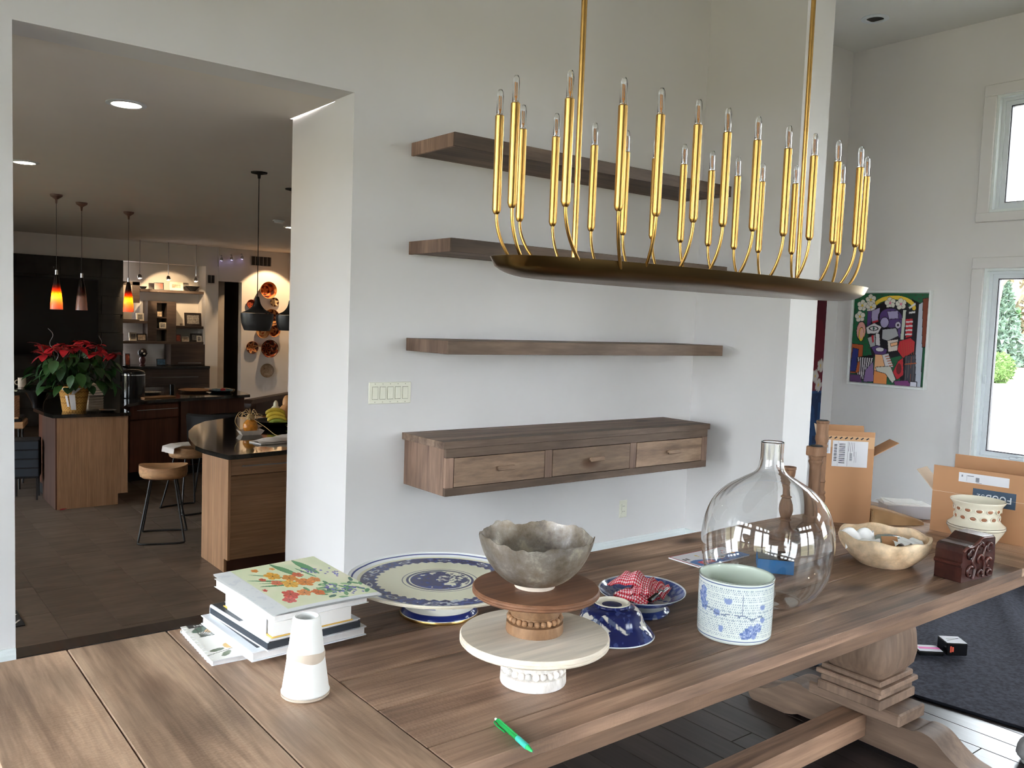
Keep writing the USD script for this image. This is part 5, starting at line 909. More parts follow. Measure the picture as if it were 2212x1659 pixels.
for k in range(7): pg([(0.1 + k * 0.032, 0.72), (0.116 + k * 0.032, 0.72), (0.12 + k * 0.024, 0.96), (0.108 + k * 0.024, 0.96)], WH, 0)
pg([(0.1, 0.78), (0.13, 0.76), (0.13, 0.88), (0.08, 0.9)], C(186, 98, 50)); pg([(0.22, 0.86), (0.32, 0.76), (0.34, 0.98), (0.2, 0.99)], C(140, 112, 160))
pg([(0.34, 0.68), (0.48, 0.68), (0.5, 1.0), (0.34, 1.0)], PE); pg([(0.34, 0.86), (0.52, 0.88), (0.52, 1.0), (0.34, 1.0)], C(226, 146, 86)); pg([(0.44, 0.68), (0.52, 0.66), (0.6, 0.8), (0.5, 0.83)], WH); pg([(0.36, 0.82), (0.56, 0.8), (0.64, 0.94), (0.6, 0.98), (0.5, 0.88), (0.38, 0.86)], C(204, 204, 196))
for k in range(5): pg([(0.48 + k * 0.016, 0.69 + k * 0.025), (0.53 + k * 0.016, 0.68 + k * 0.025), (0.53 + k * 0.016, 0.69 + k * 0.025), (0.48 + k * 0.016, 0.70 + k * 0.025)], OR, 0)
pg([(0.66, 0.74), (0.72, 0.7), (0.74, 0.88), (0.66, 0.94), (0.6, 0.86)], RD); el(0.675, 0.82, 0.035, 0.06, C(110, 40, 44), line=0); pg([(0.75, 0.68), (0.88, 0.66), (0.9, 0.96), (0.76, 0.96)], C(66, 66, 76))
for k in range(4): pg([(0.76 + k * 0.034, 0.68), (0.764 + k * 0.034, 0.68), (0.77 + k * 0.034, 0.96), (0.766 + k * 0.034, 0.96)], OR if k == 2 else C(120, 116, 112), 0)
pg([(0.75, 0.76), (0.9, 0.74), (0.9, 0.752), (0.75, 0.772)], OR, 0); pg([(0.0, 0.92), (0.14, 0.92), (0.18, 1.0), (0.0, 1.0)], C(92, 62, 104)); pg([(0.62, 0.96), (0.8, 0.94), (0.86, 1.0), (0.64, 1.0)], C(126, 62, 120)); pg([(0.84, 0.95), (0.92, 0.95), (0.92, 1.0), (0.84, 1.0)], C(208, 208, 220))
part(t, 'canvas', g, 'print_satin', col=np.clip(col, 0, 1))
t = thing('tall_canvas', 'tall narrow dark red and blue flower canvas hanging in the corner behind the wall stub', 'painting', (5.62, YB, 0.55))
part(t, 'stretcher', bx(0, 0.742, -0.036, -0.0005, 0, 1.40, 0.002), 'cover_navy')
g, u, v_ = grid(90, 130, lambda u, v: (0.002 + u * 0.738, np.full_like(u, -0.0366), 0.002 + v * 1.396))
col = paint(u, v_, C(92, 22, 34)); n_ = nz(u, v_, 6, 4); put(col, n_ > 0.55, C(74, 20, 32)); put(col, v_ < 0.36 + 0.05 * n_, C(30, 58, 96)); put(col, (v_ < 0.36) & (n_ < 0.42), C(24, 40, 70))
for cx_, cy_ in ((0.93, 0.41), (0.86, 0.46), (0.95, 0.52), (0.7, 0.45), (0.5, 0.5), (0.3, 0.42)):
    for k in range(5): a = k * 1.256; el(cx_ + 0.035 * math.cos(a), cy_ + 0.022 * math.sin(a), 0.03, 0.018, C(176, 170, 164), line=0)
    el(cx_, cy_, 0.014, 0.009, C(190, 160, 90), line=0)
part(t, 'canvas', g, 'print_matte', col=col)
# ================================================================== the kitchen and family room beyond the opening
KX0, KX1, KY1 = -2.6, 6.76, 15.4
kf = struct_x('floor_kitchen', 'brown stone tile floor of the kitchen, two steps down')
part(kf, 'grout_bed', bx(KX0, KX1 + 1.2, 4.336, 18.0, KF - 0.1, KF - 0.004), 'grout')
part(kf, 'tile_field', cat_([bx(KX0, 0.445, 4.4, 17.9, KF - 0.004, KF), bx(4.11, KX1 + 1.2, 4.4, 17.9, KF - 0.004, KF), bx(0.45, 4.105, 10.2, 17.9, KF - 0.004, KF)]), 'floor_tile')
tw_, tl = 0.305, 0.61
for i in range(12):
    x = 0.445 + i * tw_ + 0.003; off = [0.14, 0.40, 0.27, 0.53][i % 4]; y = 4.336 + off - tl
    while y < 10.18:
        a, b = max(y, 4.64 if x < 2.0 else 4.64), min(y + tl, 10.198)
        if b - a > 0.03: part(kf, 'tile', bx(x + 0.0012, x + tw_ - 0.0012, a + 0.0012, b - 0.0012, KF - 0.0038, KF + nrg.uniform(-0.0004, 0.0004), 0.0008), 'floor_tile')
        y += tl
struct('ceiling_kitchen', prism(Polygon([(KX0, 4.2165), (2.0975, 4.2165), (2.0975, 4.81), (KX1 + 0.1, 4.81), (KX1 + 0.1, 15.45), (KX0, 15.45)]), ZK, ZK + 0.1), 'kitchen_ceiling')
kl = prism(Polygon([(4.2165, KF), (KY1 + 2.6, KF), (KY1 + 2.6, ZK), (4.2165, ZK)], [[(5.2, 0.5), (6.9, 0.5), (6.9, 2.2), (5.2, 2.2)], [(9.0, KF + 0.2), (11.0, KF + 0.2), (11.0, 2.2), (9.0, 2.2)]]), 0, 0.15); v = kl.vertices.copy(); kl.vertices = np.stack([v[:, 2] + KX0 - 0.15, v[:, 0], v[:, 1]], 1)
struct('wall_kitchen_left', kl, 'kitchen_ceiling')
for k, (a, b, c, d) in enumerate(((5.2, 6.9, 0.5, 2.2), (9.0, 11.0, KF + 0.2, 2.2))):
    o = struct_x('window_%d' % (13 + k)); X = KX0
    sp = part(o, 'sash', cat_([bx(X - 0.10, X - 0.02, a, b, c, c + 0.06), bx(X - 0.10, X - 0.02, a, b, d - 0.06, d), bx(X - 0.10, X - 0.02, a, a + 0.06, c + 0.06, d - 0.06), bx(X - 0.10, X - 0.02, b - 0.06, b, c + 0.06, d - 0.06), bx(X - 0.10, X - 0.02, (a + b) / 2 - 0.04, (a + b) / 2 + 0.04, c + 0.06, d - 0.06)]), 'vinyl_white')
    part(sp, 'pane', cat_([bx(X - 0.062, X - 0.058, a + 0.06, (a + b) / 2 - 0.04, c + 0.06, d - 0.06), bx(X - 0.062, X - 0.058, (a + b) / 2 + 0.04, b - 0.06, c + 0.06, d - 0.06)]), 'window_glass')
struct('wall_kitchen_right', bx(KX1, KX1 + 0.1, 4.81, 18.0, KF, ZK), 'kitchen_ceiling')
struct('wall_kitchen_near', bx(2.51, KX1, 4.7, 4.8, KF, ZK), 'kitchen_ceiling')
struct('wall_kitchen_near', bx(KX0, 0.5795, 4.2165, 4.3, KF, ZK), 'kitchen_ceiling')
# far wall: dark stone with television, niche with shelves, doorway, basket wall
st = struct_x('wall_far_stone', 'dark slate tiled fireplace wall of the family room')
part(st, 'backing', bx(KX0, 3.837, 15.42, 15.6, KF, 2.325), 'slate')
for r in range(9):
    z0 = KF + r * 0.302; off = 0.33 * (r % 2)
    for c in range(8):
        x0, x1 = max(0.4 + c * 0.62 - off, 0.3), min(1.02 + c * 0.62 - off, 3.838)
        if x1 - x0 > 0.05: part(st, 'stone_tile', bx(x0 + 0.003, x1 - 0.003, 15.402 - nrg.uniform(0, 0.012), 15.4195, z0 + 0.003, min(z0 + 0.299, 2.322), 0.004), 'slate')
struct('wall_far_soffit', bx(KX0, 5.43, 15.455, 16.2, 2.326, ZK + 0.1), 'kitchen_ceiling')
struct('wall_far_niche', cat_([bx(3.84, 5.33, 15.80, 15.9, KF, 2.3255), bx(5.205, 5.43, 15.41, 15.9, KF, 2.3255)]), 'kitchen_ceiling')
struct('wall_far', prism_y([(5.4305, KF), (5.4305, ZK), (KX1, ZK), (KX1, KF), (5.852, KF), (5.852, 2.075), (5.4305 + 0.0, 2.075)], 15.40, 15.55), 'kitchen_ceiling', label='white wall hung with baskets beside the doorway')
struct('wall_hall', cat_([bx(5.3, 6.2, 17.6, 17.7, KF, ZK), bx(5.2, 5.3, 15.91, 17.7, KF, ZK), bx(6.2, 6.3, 15.56, 17.7, KF, ZK), bx(5.2, 6.3, 15.56, 17.7, ZK - 0.12, ZK)]), 'hall_grey')
struct('trim_2', bx(5.45, 5.645, 15.7, 15.74, KF, 2.3), 'hall_grey', label='grey inner wall in the doorway')
struct('door_1', cat_([bx(5.655, 6.15, 17.3, 17.34, KF, 2.10)]), 'hall_olive', label='dim olive door in the hall')
tv = thing('television', 'large black flat television mounted on the dark stone wall', 'television', (2.42, 15.38, 1.36))
part(tv, 'bezel', cat_([bx(-1.02, 1.02, -0.03, 0.0, -0.62, -0.60), bx(-1.02, 1.02, -0.03, 0.0, 0.60, 0.62), bx(-1.02, -1.0, -0.03, 0.0, -0.6, 0.6), bx(1.0, 1.02, -0.03, 0, -0.6, 0.6)]), 'black_matte'); part(tv, 'screen', bx(-1.0, 1.0, -0.02, 0, -0.6, 0.6), 'tv_glass')
def vent(label, x0, x1, y, z0, z1, n):
    t = thing('wall_vent', label, 'air vent', (x0, y, z0)); w_, h_ = x1 - x0, z1 - z0
    part(t, 'backing', bx(0, w_, -0.008, 0, 0, h_), 'vent_dark')
    for k in range(n + 1): part(t, 'bar', bx(w_ * k / n - 0.006, w_ * k / n + 0.006, -0.016, -0.0085, 0, h_, 0.002), 'vent_bar')
vent('dark slotted air vent above the baskets on the far white wall', 6.02, 6.39, 15.399, 2.40, 2.56, 5)
vent('small two-slot air vent on the pier beside the doorway', 5.238, 5.354, 15.409, 2.035, 2.17, 2)
# niche shelves and cabinets
def nshelf(x0, x1, z, label): solo('niche_shelf', bx(0, x1 - x0, 0, 0.30, -0.045, 0, 0.003), 'niche_wood', label, 'shelf', (x0, 15.495, z))
nshelf(4.13, 5.2045, 1.874, 'upper dark shelf in the far niche, under the lit cream picture'); nshelf(3.845, 4.25, 1.33, 'short dark shelf in the left of the far niche'); nshelf(4.731, 5.2045, 1.26, 'dark shelf in the right of the far niche under the large dark frame'); nshelf(3.845, 5.2045, 0.985, 'lowest long dark shelf in the far niche')
t = thing('niche_cabinet', 'open dark frame cabinet standing in the middle of the far niche', 'cabinet', (4.255, 15.50, 0.9855))
part(t, 'side_panel', bx(0, 0.15, 0, 0.295, 0, 0.66), 'niche_wood'); part(t, 'side_panel', bx(0.315, 0.475, 0, 0.295, 0, 0.66), 'niche_wood'); part(t, 'top', bx(0, 0.475, 0, 0.295, 0.6605, 0.69), 'niche_wood'); part(t, 'shelf', bx(0.151, 0.314, 0, 0.29, 0.20, 0.225), 'niche_wood'); part(t, 'shelf', bx(0.151, 0.314, 0, 0.29, 0.40, 0.415), 'niche_wood')
t = thing('niche_cabinet', 'tall dark framed mirror cabinet at the left edge of the far niche', 'cabinet', (3.842, 15.5, 1.3305))
part(t, 'frame', cat_([bx(0.165, 0.28, 0, 0.05, 0.30, 0.655), bx(0, 0.28, 0, 0.05, 0.60, 0.655), bx(0.0, 0.02, 0, 0.05, 0.0, 0.6), bx(0.02, 0.28, 0, 0.05, 0.0, 0.02)]), 'niche_wood'); part(t, 'mirror', bx(0.0205, 0.1645, 0.02, 0.03, 0.021, 0.599), 'hall_grey')
t = thing('media_cabinet', 'dark wood cabinet block at the right of the far niche', 'cabinet', (4.62, 15.42, 0.58))
part(t, 'body', bx(0, 0.5845, 0, 0.375, 0, 0.36), 'niche_wood'); part(t, 'handle', bx(0.12, 0.52, -0.02, -0.01, 0.030, 0.040), 'steel'); part(t, 'handle_post', cat_([bx(0.15, 0.16, -0.01, -0.0002, 0.03, 0.04), bx(0.48, 0.49, -0.01, -0.0002, 0.03, 0.04)]), 'steel')
t = thing('low_cabinet', 'long low dark cabinet with speckled stone top under the far niche', 'cabinet', (3.845, 15.15, KF))
part(t, 'body', bx(0, 1.355, 0, 0.645, 0.08, 0.925), 'niche_wood'); part(t, 'plinth', bx(0.05, 1.30, 0.05, 0.645, 0, 0.0795), 'black_matte'); part(t, 'stone_top', bx(0, 1.357, -0.02, 0.6, 0.9255, 0.965, 0.003), 'granite')
part(t, 'drawer', bx(0.02, 1.34, -0.012, -0.0005, 0.66, 0.90, 0.003), 'niche_wood'); part(t, 'handle', bx(0.35, 1.15, -0.035, -0.025, 0.775, 0.788), 'steel'); part(t, 'handle_post', cat_([bx(0.4, 0.41, -0.025, -0.0122, 0.776, 0.786), bx(1.09, 1.1, -0.025, -0.0122, 0.776, 0.786)]), 'steel'); part(t, 'drawer', bx(0.02, 0.74, -0.012, -0.0005, 0.10, 0.65, 0.003), 'niche_wood'); part(t, 'drawer', bx(0.76, 1.34, -0.012, -0.0005, 0.10, 0.65, 0.003), 'niche_wood')
# picture frames: thing > frame, mat, print
plain('photo_grey', lin(128, 122, 116), 0.4, var=0.5, scale=40); plain('photo_warm', lin(170, 150, 128), 0.4, var=0.45, scale=30); plain('photo_red', lin(140, 60, 40), 0.4, var=0.5, scale=24); plain('photo_blue', lin(70, 100, 120), 0.3, var=0.4, scale=24)
plain('frame_dark', lin(36, 28, 26), 0.4); plain('frame_cream', lin(216, 204, 184), 0.6); plain('frame_red', lin(84, 34, 32), 0.4)
def pframe(label, x, y, z, w_, h_, fm, pm, b=0.12, tilt=8.0):
    t = thing('picture_frame', label, 'picture frame', (x, y, z + 0.001), 0, rx=-tilt); q = b * min(w_, h_)
    part(t, 'frame', cat_([bx(0, w_, 0, 0.018, 0, q), bx(0, w_, 0, 0.018, h_ - q, h_), bx(0, q, 0, 0.018, q, h_ - q), bx(w_ - q, w_, 0, 0.018, q, h_ - q)]), fm); part(t, 'print', bx(q, w_ - q, 0.004, 0.017, q, h_ - q), pm)
pframe('brightly lit cream picture frame on the upper niche shelf', 4.645, 15.60, 1.874, 0.235, 0.15, 'frame_cream', 'photo_warm', 0.3)
pframe('dark picture frame with a reddish print on the upper niche shelf', 4.39, 15.60, 1.874, 0.16, 0.125, 'frame_dark', 'photo_red')
pframe('large dark picture frame at the right of the far niche', 4.905, 15.58, 1.26, 0.29, 0.235, 'frame_dark', 'photo_grey', 0.16)
pframe('small white picture frame on the short left niche shelf', 4.09, 15.57, 1.33, 0.125, 0.13, 'frame_cream', 'photo_grey', 0.18)
pframe('white picture frame standing inside the niche cabinet at its foot', 4.455, 15.51, 1.2105, 0.11, 0.10, 'frame_cream', 'photo_grey')
pframe('small dark picture frame inside the niche cabinet at the top', 4.42, 15.56, 1.4005, 0.10, 0.11, 'frame_dark', 'photo_warm')
pframe('square white picture frame, leftmost on the lowest niche shelf', 3.985, 15.60, 0.985, 0.125, 0.14, 'frame_cream', 'photo_grey', 0.2)
pframe('dark picture frame with a pale print, second from left on the lowest niche shelf', 4.10, 15.56, 0.985, 0.155, 0.125, 'frame_dark', 'photo_warm')
pframe('dark red picture frame on the cabinet block, second from its left', 4.735, 15.60, 0.9405, 0.11, 0.12, 'frame_red', 'photo_red') if False else None
pframe('dark picture frame behind the small white one, at the right end of the media cabinet', 5.005, 15.56, 0.985, 0.195, 0.145, 'frame_dark', 'photo_grey', 0.16)
pframe('very small white picture frame at the right end of the lowest niche shelf', 5.095, 15.512, 0.985, 0.085, 0.105, 'frame_cream', 'photo_grey', 0.18)
pframe('dark red picture frame left of the cream one on the lowest niche shelf', 4.745, 15.54, 0.985, 0.08, 0.12, 'frame_red', 'photo_red')
pframe('small cream picture frame in the middle of the lowest niche shelf', 4.85, 15.56, 0.985, 0.125, 0.09, 'frame_cream', 'photo_warm', 0.1)
pframe('small dark frame with a blue screen on the low stone-topped cabinet', 4.365, 15.35, 0.5755, 0.155, 0.115, 'frame_dark', 'photo_blue', 0.1)
pframe('narrow brown frame at the left end of the low stone-topped cabinet', 3.87, 15.40, 0.5755, 0.08, 0.20, 'frame_dark', 'photo_red', 0.14)
solo('display_bowl', lathe([(0.04, 0), (0.045, 0.004), (0.11, 0.085), (0.125, 0.09), (0.12, 0.085), (0.05, 0.012), (0, 0.01)], 28), 'black_matte', 'dark bowl at the right end of the upper niche shelf', 'bowl', (5.05, 15.64, 1.8745), smooth=40)
solo('display_bowl', lathe([(0.03, 0), (0.035, 0.004), (0.06, 0.04), (0.068, 0.045), (0.05, 0.03), (0, 0.02)], 24), 'black_matte', 'small dark bowl at the left end of the upper niche shelf', 'bowl', (4.215, 15.64, 1.8745), smooth=40)
t = thing('figurine', 'small dark and red figurine on the low stone-topped cabinet', 'figurine', (4.15, 15.42, 0.5755))
part(t, 'body', cat_([T(blob(1, 0.15, 4, 2, 3, (0.05, 0.05, 0.08)), 0, 0, 0.085), lathe([(0, 0), (0.045, 0), (0.045, 0.015), (0, 0.015)], 20)]), 'frame_red', True); part(t, 'head', T(blob(1, 0.25, 4, 2, 5, (0.075, 0.06, 0.075)), 0, 0, 0.215), 'frame_dark', True); part(t, 'ornament', cat_([T(trimesh.creation.icosphere(1, 0.018), -0.02, -0.055, 0.245), T(trimesh.creation.icosphere(1, 0.02), 0.015, -0.055, 0.20)]), 'frame_cream', True)
# little track lights in the niche, the wall spots and what they light
def spot(path, x, y, z, aim, power, cone, color=(1.0, 0.72, 0.42), r=0.02):
    s_ = UsdLux.SphereLight.Define(stage, path + '/' + numbered(path, 'beam')); s_.CreateRadiusAttr(r); s_.CreateIntensityAttr(power / (r * r)); s_.CreateColorAttr(Gf.Vec3f(*color))
    sh_ = UsdLux.ShapingAPI.Apply(s_.GetPrim()); sh_.CreateShapingConeAngleAttr(cone); sh_.CreateShapingConeSoftnessAttr(0.25)
    d = np.array(aim, float) - (x, y, z); d /= np.linalg.norm(d); zz_ = -d; xx_ = np.cross([0, 0, 1], zz_); n_ = np.linalg.norm(xx_); xx_ = np.array([1.0, 0, 0]) if n_ < 1e-5 else xx_ / n_; yy_ = np.cross(zz_, xx_)
    M_ = Gf.Matrix4d(1.0)
    for i, q in enumerate((xx_, yy_, zz_)): M_.SetRow(i, Gf.Vec4d(*map(float, q), 0))
    M_.SetRow(3, Gf.Vec4d(x, y, z, 1)); s_.AddTransformOp().Set(M_)
for k, (x, lb_) in enumerate(((4.03, 'leftmost niche track light, hanging by a thin stem'), (4.49, 'middle niche track light above the lit cream picture'), (4.95, 'rightmost niche track light near the pier'))):
    t = thing('track_light', lb_, 'lamp', (x, 15.15, 2.06)); part(t, 'stem', T(trimesh.creation.cylinder(0.005, 0.54, sections=8), 0, 0, 0.336), 'steel'); part(t, 'head', T(lathe([(0.012, 0.05), (0.03, 0.03), (0.035, -0.02), (0.031, -0.02), (0.027, 0.026), (0, 0.04)], 18), rx=-24), 'steel', 40)
    tp = '/World/' + 'track_light' + ('' if k == 0 else '_%03d' % k)
    spot('/World', x, 15.16, 2.03, (x + [0.05, 0.15, 0.0][k], 15.75, 1.75 if k == 1 else 1.5), NICHE_POWER * [0.5, 1.0, 0.35][k], 42)
for k, (x, z, lb_) in enumerate(((5.45, 2.47, 'left of three tiny violet wall spots on the far white wall'), (5.63, 2.495, 'middle of three tiny violet wall spots on the far white wall'), (5.82, 2.525, 'right of three tiny violet wall spots by the large vent'))):
    t = thing('wall_spot', lb_, 'lamp', (x, 15.38, z)); part(t, 'arm', tube([(0, 0.0, 0.05), (0, -0.04, 0.06), (0, -0.07, 0.03)], 0.006, 8), 'steel', True); part(t, 'head', T(lathe([(0.012, 0.02), (0.026, 0.0), (0.028, -0.03), (0.02, -0.034), (0, -0.03)], 16), 0, -0.07, 0.0, rx=20), 'steel', 40); part(t, 'lens', T(lathe([(0, 0), (0.018, 0), (0.018, -0.003), (0, -0.003)], 14), 0, -0.058, -0.034, rx=20), 'spot_violet')
# baskets
def basket(label, x, z, r, depth, tilt, c0, c1, c2, kind, yaw=0, flat=False):
    n = 97; pf_ = [(0.0, 0.0), (r * 0.5, 0.0), (r * 0.62, depth * 0.10), (r * 0.86, depth * 0.6), (r, depth)] if not flat else [(0, 0), (r * 0.6, 0.004), (r * 0.95, depth * 0.7), (r, depth)]
    o_ = smoothprof(pf_, 10); prof = np.vstack([o_, [(r * 0.985, depth * 1.0)], (o_ * [0.96, 0.94] + [0, 0.006])[::-1]]); prof[-1, 0] = 0
    def cf(rr, zz, th_):
        u = np.concatenate([np.tile(np.linspace(0, 1, len(o_)), 1), [1], np.linspace(1, 0, len(o_))]); w_ = np.tile(u, n)
        col = paint(rr, zz, c0); k = {0: np.sin(th_ * 5) + 1.4 * np.sin(w_ * 16), 1: np.sin(th_ * 8 + 2 * np.sin(w_ * 12)) + np.sin(w_ * 11), 2: np.sin(w_ * 26) + 0.8 * np.sin(th_ * 3 + w_ * 9), 3: np.sin(th_ * 6) + np.sin(w_ * 7) - 0.7, 4: nz(np.cos(th_) * w_ * 2, np.sin(th_) * w_ * 2, 3, 5) * 4 - 2}[kind]
        put(col, k > 0.45, c1); put(col, k < -0.9, c2); put(col, w_ > 0.95, c1 if kind != 4 else c0); return col * (0.9 + 0.1 * np.sin(w_ * 150))[:, None]
    g_, c_ = printed_lathe(prof, n, cf); gm = T(T(g_, rx=90), 0, 0, 0)
    return solo('wall_basket', gm, 'basket_weave', label, 'basket', (x, 15.395, z), rz=yaw, smooth=True, col=np.clip(c_, 0, 1))
rust, tan_, dk, cr = C(170, 80, 46), C(206, 150, 96), C(70, 40, 34), C(208, 182, 142)
basket('deep woven basket at the top of the wall group, rust and tan', 6.28, 1.955, 0.155, 0.20, 0, rust, tan_, dk, 0)
basket('small round spotted cream basket at the upper right of the wall group', 6.46, 1.745, 0.085, 0.04, 0, cr, cr, dk, 3, flat=True)
basket('small red-brown flat basket at the upper left behind the black pendant', 6.02, 1.69, 0.085, 0.04, 0, rust, C(150, 50, 36), dk, 2, flat=True)
basket('dark striped basket in the middle of the wall group, partly behind the pendant', 6.36, 1.46, 0.155, 0.16, 0, dk, tan_, rust, 1)
basket('tan woven tray low in the middle of the wall group, under the pendant', 6.24, 1.20, 0.13, 0.06, 0, tan_, C(216, 170, 116), rust, 2, flat=True)
basket('small rust basket peeking out right of the black pendant', 6.43, 1.22, 0.12, 0.12, 0, rust, tan_, dk, 0)
basket('round basket with a star pattern at the left of the wall group', 6.045, 0.90, 0.115, 0.05, 0, tan_, rust, dk, 3, flat=True)
basket('big rust and brown zigzag basket in the lower middle of the wall group', 6.33, 0.885, 0.165, 0.17, 0, rust, dk, cr, 1)
basket('pale grey-tan flat basket, lowest of the wall group', 6.33, 0.475, 0.13, 0.055, 0, C(176, 150, 122), C(190, 166, 138), C(130, 104, 84), 4, flat=True)
spot('/World', 6.30, 14.72, 2.60, (6.33, 15.4, 1.45), ART_POWER, 38, (1.0, 0.70, 0.40))
# recessed ceiling lights, smoke detector
def can(x, y, label, vis=True):
    t = thing('recessed_light', label, 'ceiling light', (x, y, ZK)); part(t, 'trim_ring', lathe([(0.075, 0), (0.105, 0), (0.105, -0.006), (0.078, -0.008), (0.075, 0)], 32), 'vinyl_white', 40); part(t, 'lamp', lathe([(0, -0.0005), (0.074, -0.0005), (0.072, -0.004), (0.0, -0.005)], 32), 'can_light')
can(1.296, 5.152, 'nearest lit recessed light in the kitchen ceiling, left of the opening'); can(1.222, 7.868, 'lit recessed light farther back at the left of the kitchen ceiling'); can(4.734, 10.74, 'lit recessed light just beside the right edge of the kitchen opening')
t = thing('smoke_detector', 'small pale smoke detector on the far kitchen ceiling', 'smoke detector', (4.28, 10.09, ZK)); part(t, 'base', lathe([(0, 0), (0.07, 0), (0.07, -0.012), (0, -0.012)], 28), 'vinyl_white', 40); part(t, 'cap', lathe([(0, -0.0122), (0.055, -0.0122), (0.05, -0.03), (0, -0.034)], 28), 'vinyl_white', 40)
# pendants
SH = lathe([(0.060, 0.0), (0.057, 0.06), (0.048, 0.16), (0.034, 0.26), (0.021, 0.335), (0.017, 0.35), (0.012, 0.3535), (0.010, 0.35), (0.015, 0.346), (0.031, 0.258), (0.045, 0.158), (0.054, 0.06), (0.057, 0.0), (0.060, 0.0)], 36)
def pend(x, y, z, label, lit):
    t = thing('glass_pendant', label, 'pendant lamp', (x, y, z)); part(t, 'shade', SH, 'shade_glass', 50); part(t, 'socket', lathe([(0, 0.354), (0.0135, 0.354), (0.0135, 0.40), (0.006, 0.405), (0, 0.405)], 16), 'chrome', 40)
    c_ = part(t, 'cord', T(trimesh.creation.cylinder(0.0025, ZK - z - 0.405, sections=6), 0, 0, (ZK - z + 0.405) / 2), 'black_metal'); part(t, 'ceiling_cap', lathe([(0, ZK - z), (0.06, ZK - z), (0.056, ZK - z - 0.02), (0.012, ZK - z - 0.05), (0.008, ZK - z - 0.09), (0, ZK - z - 0.09)], 24), 'bronze_pewter', 40)
    part(t, 'bulb', T(trimesh.creation.icosphere(2, 0.017), 0, 0, 0.15), 'amber_bulb' if lit else 'stoneware', True)
pend(1.816, 9.87, 1.503, 'lit amber glass cone pendant, leftmost over the dark counter', True); pend(2.157, 10.38, 1.50, 'unlit mottled glass cone pendant between the two lit amber ones', False); pend(2.762, 10.86, 1.495, 'lit amber glass cone pendant, rightmost of the three, in front of the niche', True)
BELL = smoothprof([(0.012, 0.275), (0.017, 0.262), (0.022, 0.235), (0.034, 0.205), (0.062, 0.172), (0.105, 0.150), (0.1275, 0.142)], 6); BELL2 = smoothprof([(0.1285, 0.1395), (0.1275, 0.10), (0.118, 0.045), (0.100, 0.0)], 6)
def bell(x, y, z, label):
    t = thing('black_pendant', label, 'pendant lamp', (x, y, z)); part(t, 'shade_top', lathe(np.vstack([[(0, 0.275)], BELL])), 'black_matte', 40); part(t, 'shade_drum', lathe(np.vstack([BELL2, [(0.097, 0.0)], BELL2[::-1] * [0.965, 1]])), 'black_metal', 40)
    part(t, 'cord', T(trimesh.creation.cylinder(0.0035, ZK - z - 0.30, sections=8), 0, 0, (ZK - z + 0.25) / 2), 'black_matte'); part(t, 'ceiling_cap', lathe([(0, ZK - z), (0.065, ZK - z), (0.062, ZK - z - 0.01), (0.014, ZK - z - 0.02), (0.010, ZK - z - 0.05), (0, ZK - z - 0.05)], 28), 'black_matte', 40); part(t, 'bulb', T(trimesh.creation.icosphere(2, 0.03), 0, 0, 0.10), 'stoneware', True)
bell(2.714, 6.80, 1.400, 'black bell-shaped pendant lamp in front of the wall baskets'); bell(3.283, 7.444, 1.392, 'second black bell pendant, cut by the right edge of the opening')
# ------------------------------------------------------------------ islands
CT = 0.525
t = thing('kitchen_island', 'maple kitchen island with a drawer and a door, nearest the opening', 'kitchen island', (2.262, 6.17, KF))
IW = 1.5
part(t, 'side_panel', prism_x([(0.02, 0.0), (0.075, 0.0), (0.56, 0.0), (0.56, 0.882), (0.0, 0.882), (0.0, 0.105), (0.07, 0.105), (0.07, 0.0)][2:] if False else [(0.07, 0), (0.565, 0), (0.565, 0.882), (0.0, 0.882), (0.0, 0.105), (0.07, 0.105)], 0, 0.02), 'maple_panel')
part(t, 'carcass', bx(0.0205, IW, 0.022, 0.56, 0.106, 0.88), 'maple_panel'); part(t, 'toe_kick', bx(0.0205, IW, 0.08, 0.55, 0, 0.1055), 'cherry_dark')
for a, b in ((0.022, 0.50), (0.504, 0.98), (0.984, IW)):
    d_ = part(t, 'drawer', bx(a, b, 0.0, 0.0215, 0.738, 0.880, 0.002), 'maple_front'); part(d_, 'handle', cat_([bx(a + 0.07, b - 0.05, -0.03, -0.022, 0.803, 0.811), bx(a + 0.09, a + 0.096, -0.022, -0.0003, 0.804, 0.81), bx(b - 0.076, b - 0.07, -0.022, -0.0003, 0.804, 0.81)]), 'steel')
    d_ = part(t, 'door', bx(a, b, 0.0, 0.0215, 0.107, 0.733, 0.002), 'maple_front'); part(d_, 'handle', cat_([bx(b - 0.052, b - 0.043, -0.032, -0.023, 0.335, 0.682), bx(b - 0.050, b - 0.045, -0.023, -0.0003, 0.36, 0.365), bx(b - 0.050, b - 0.045, -0.023, -0.0003, 0.65, 0.655)]), 'steel')
top2 = [(2.205, 6.02), (2.19, 6.10), (2.148, 6.36), (2.150, 6.56), (2.19, 6.78), (2.245, 7.02), (2.36, 7.38), (2.52, 7.72), (2.70, 7.98), (3.0, 8.18), (3.78, 8.25), (3.78, 6.10), (2.78, 6.10), (2.30, 6.02)]
solo('countertop', prism(Polygon(top2).buffer(0.02).buffer(-0.02), 0, 0.033), 'granite', 'curved black granite top of the near kitchen island', 'countertop', (0, 0, KF + 0.8825))
t = thing('kitchen_peninsula', 'cabinet block with pale maple end and dark sides under the poinsettia', 'kitchen cabinet', (1.652, 9.0, KF))
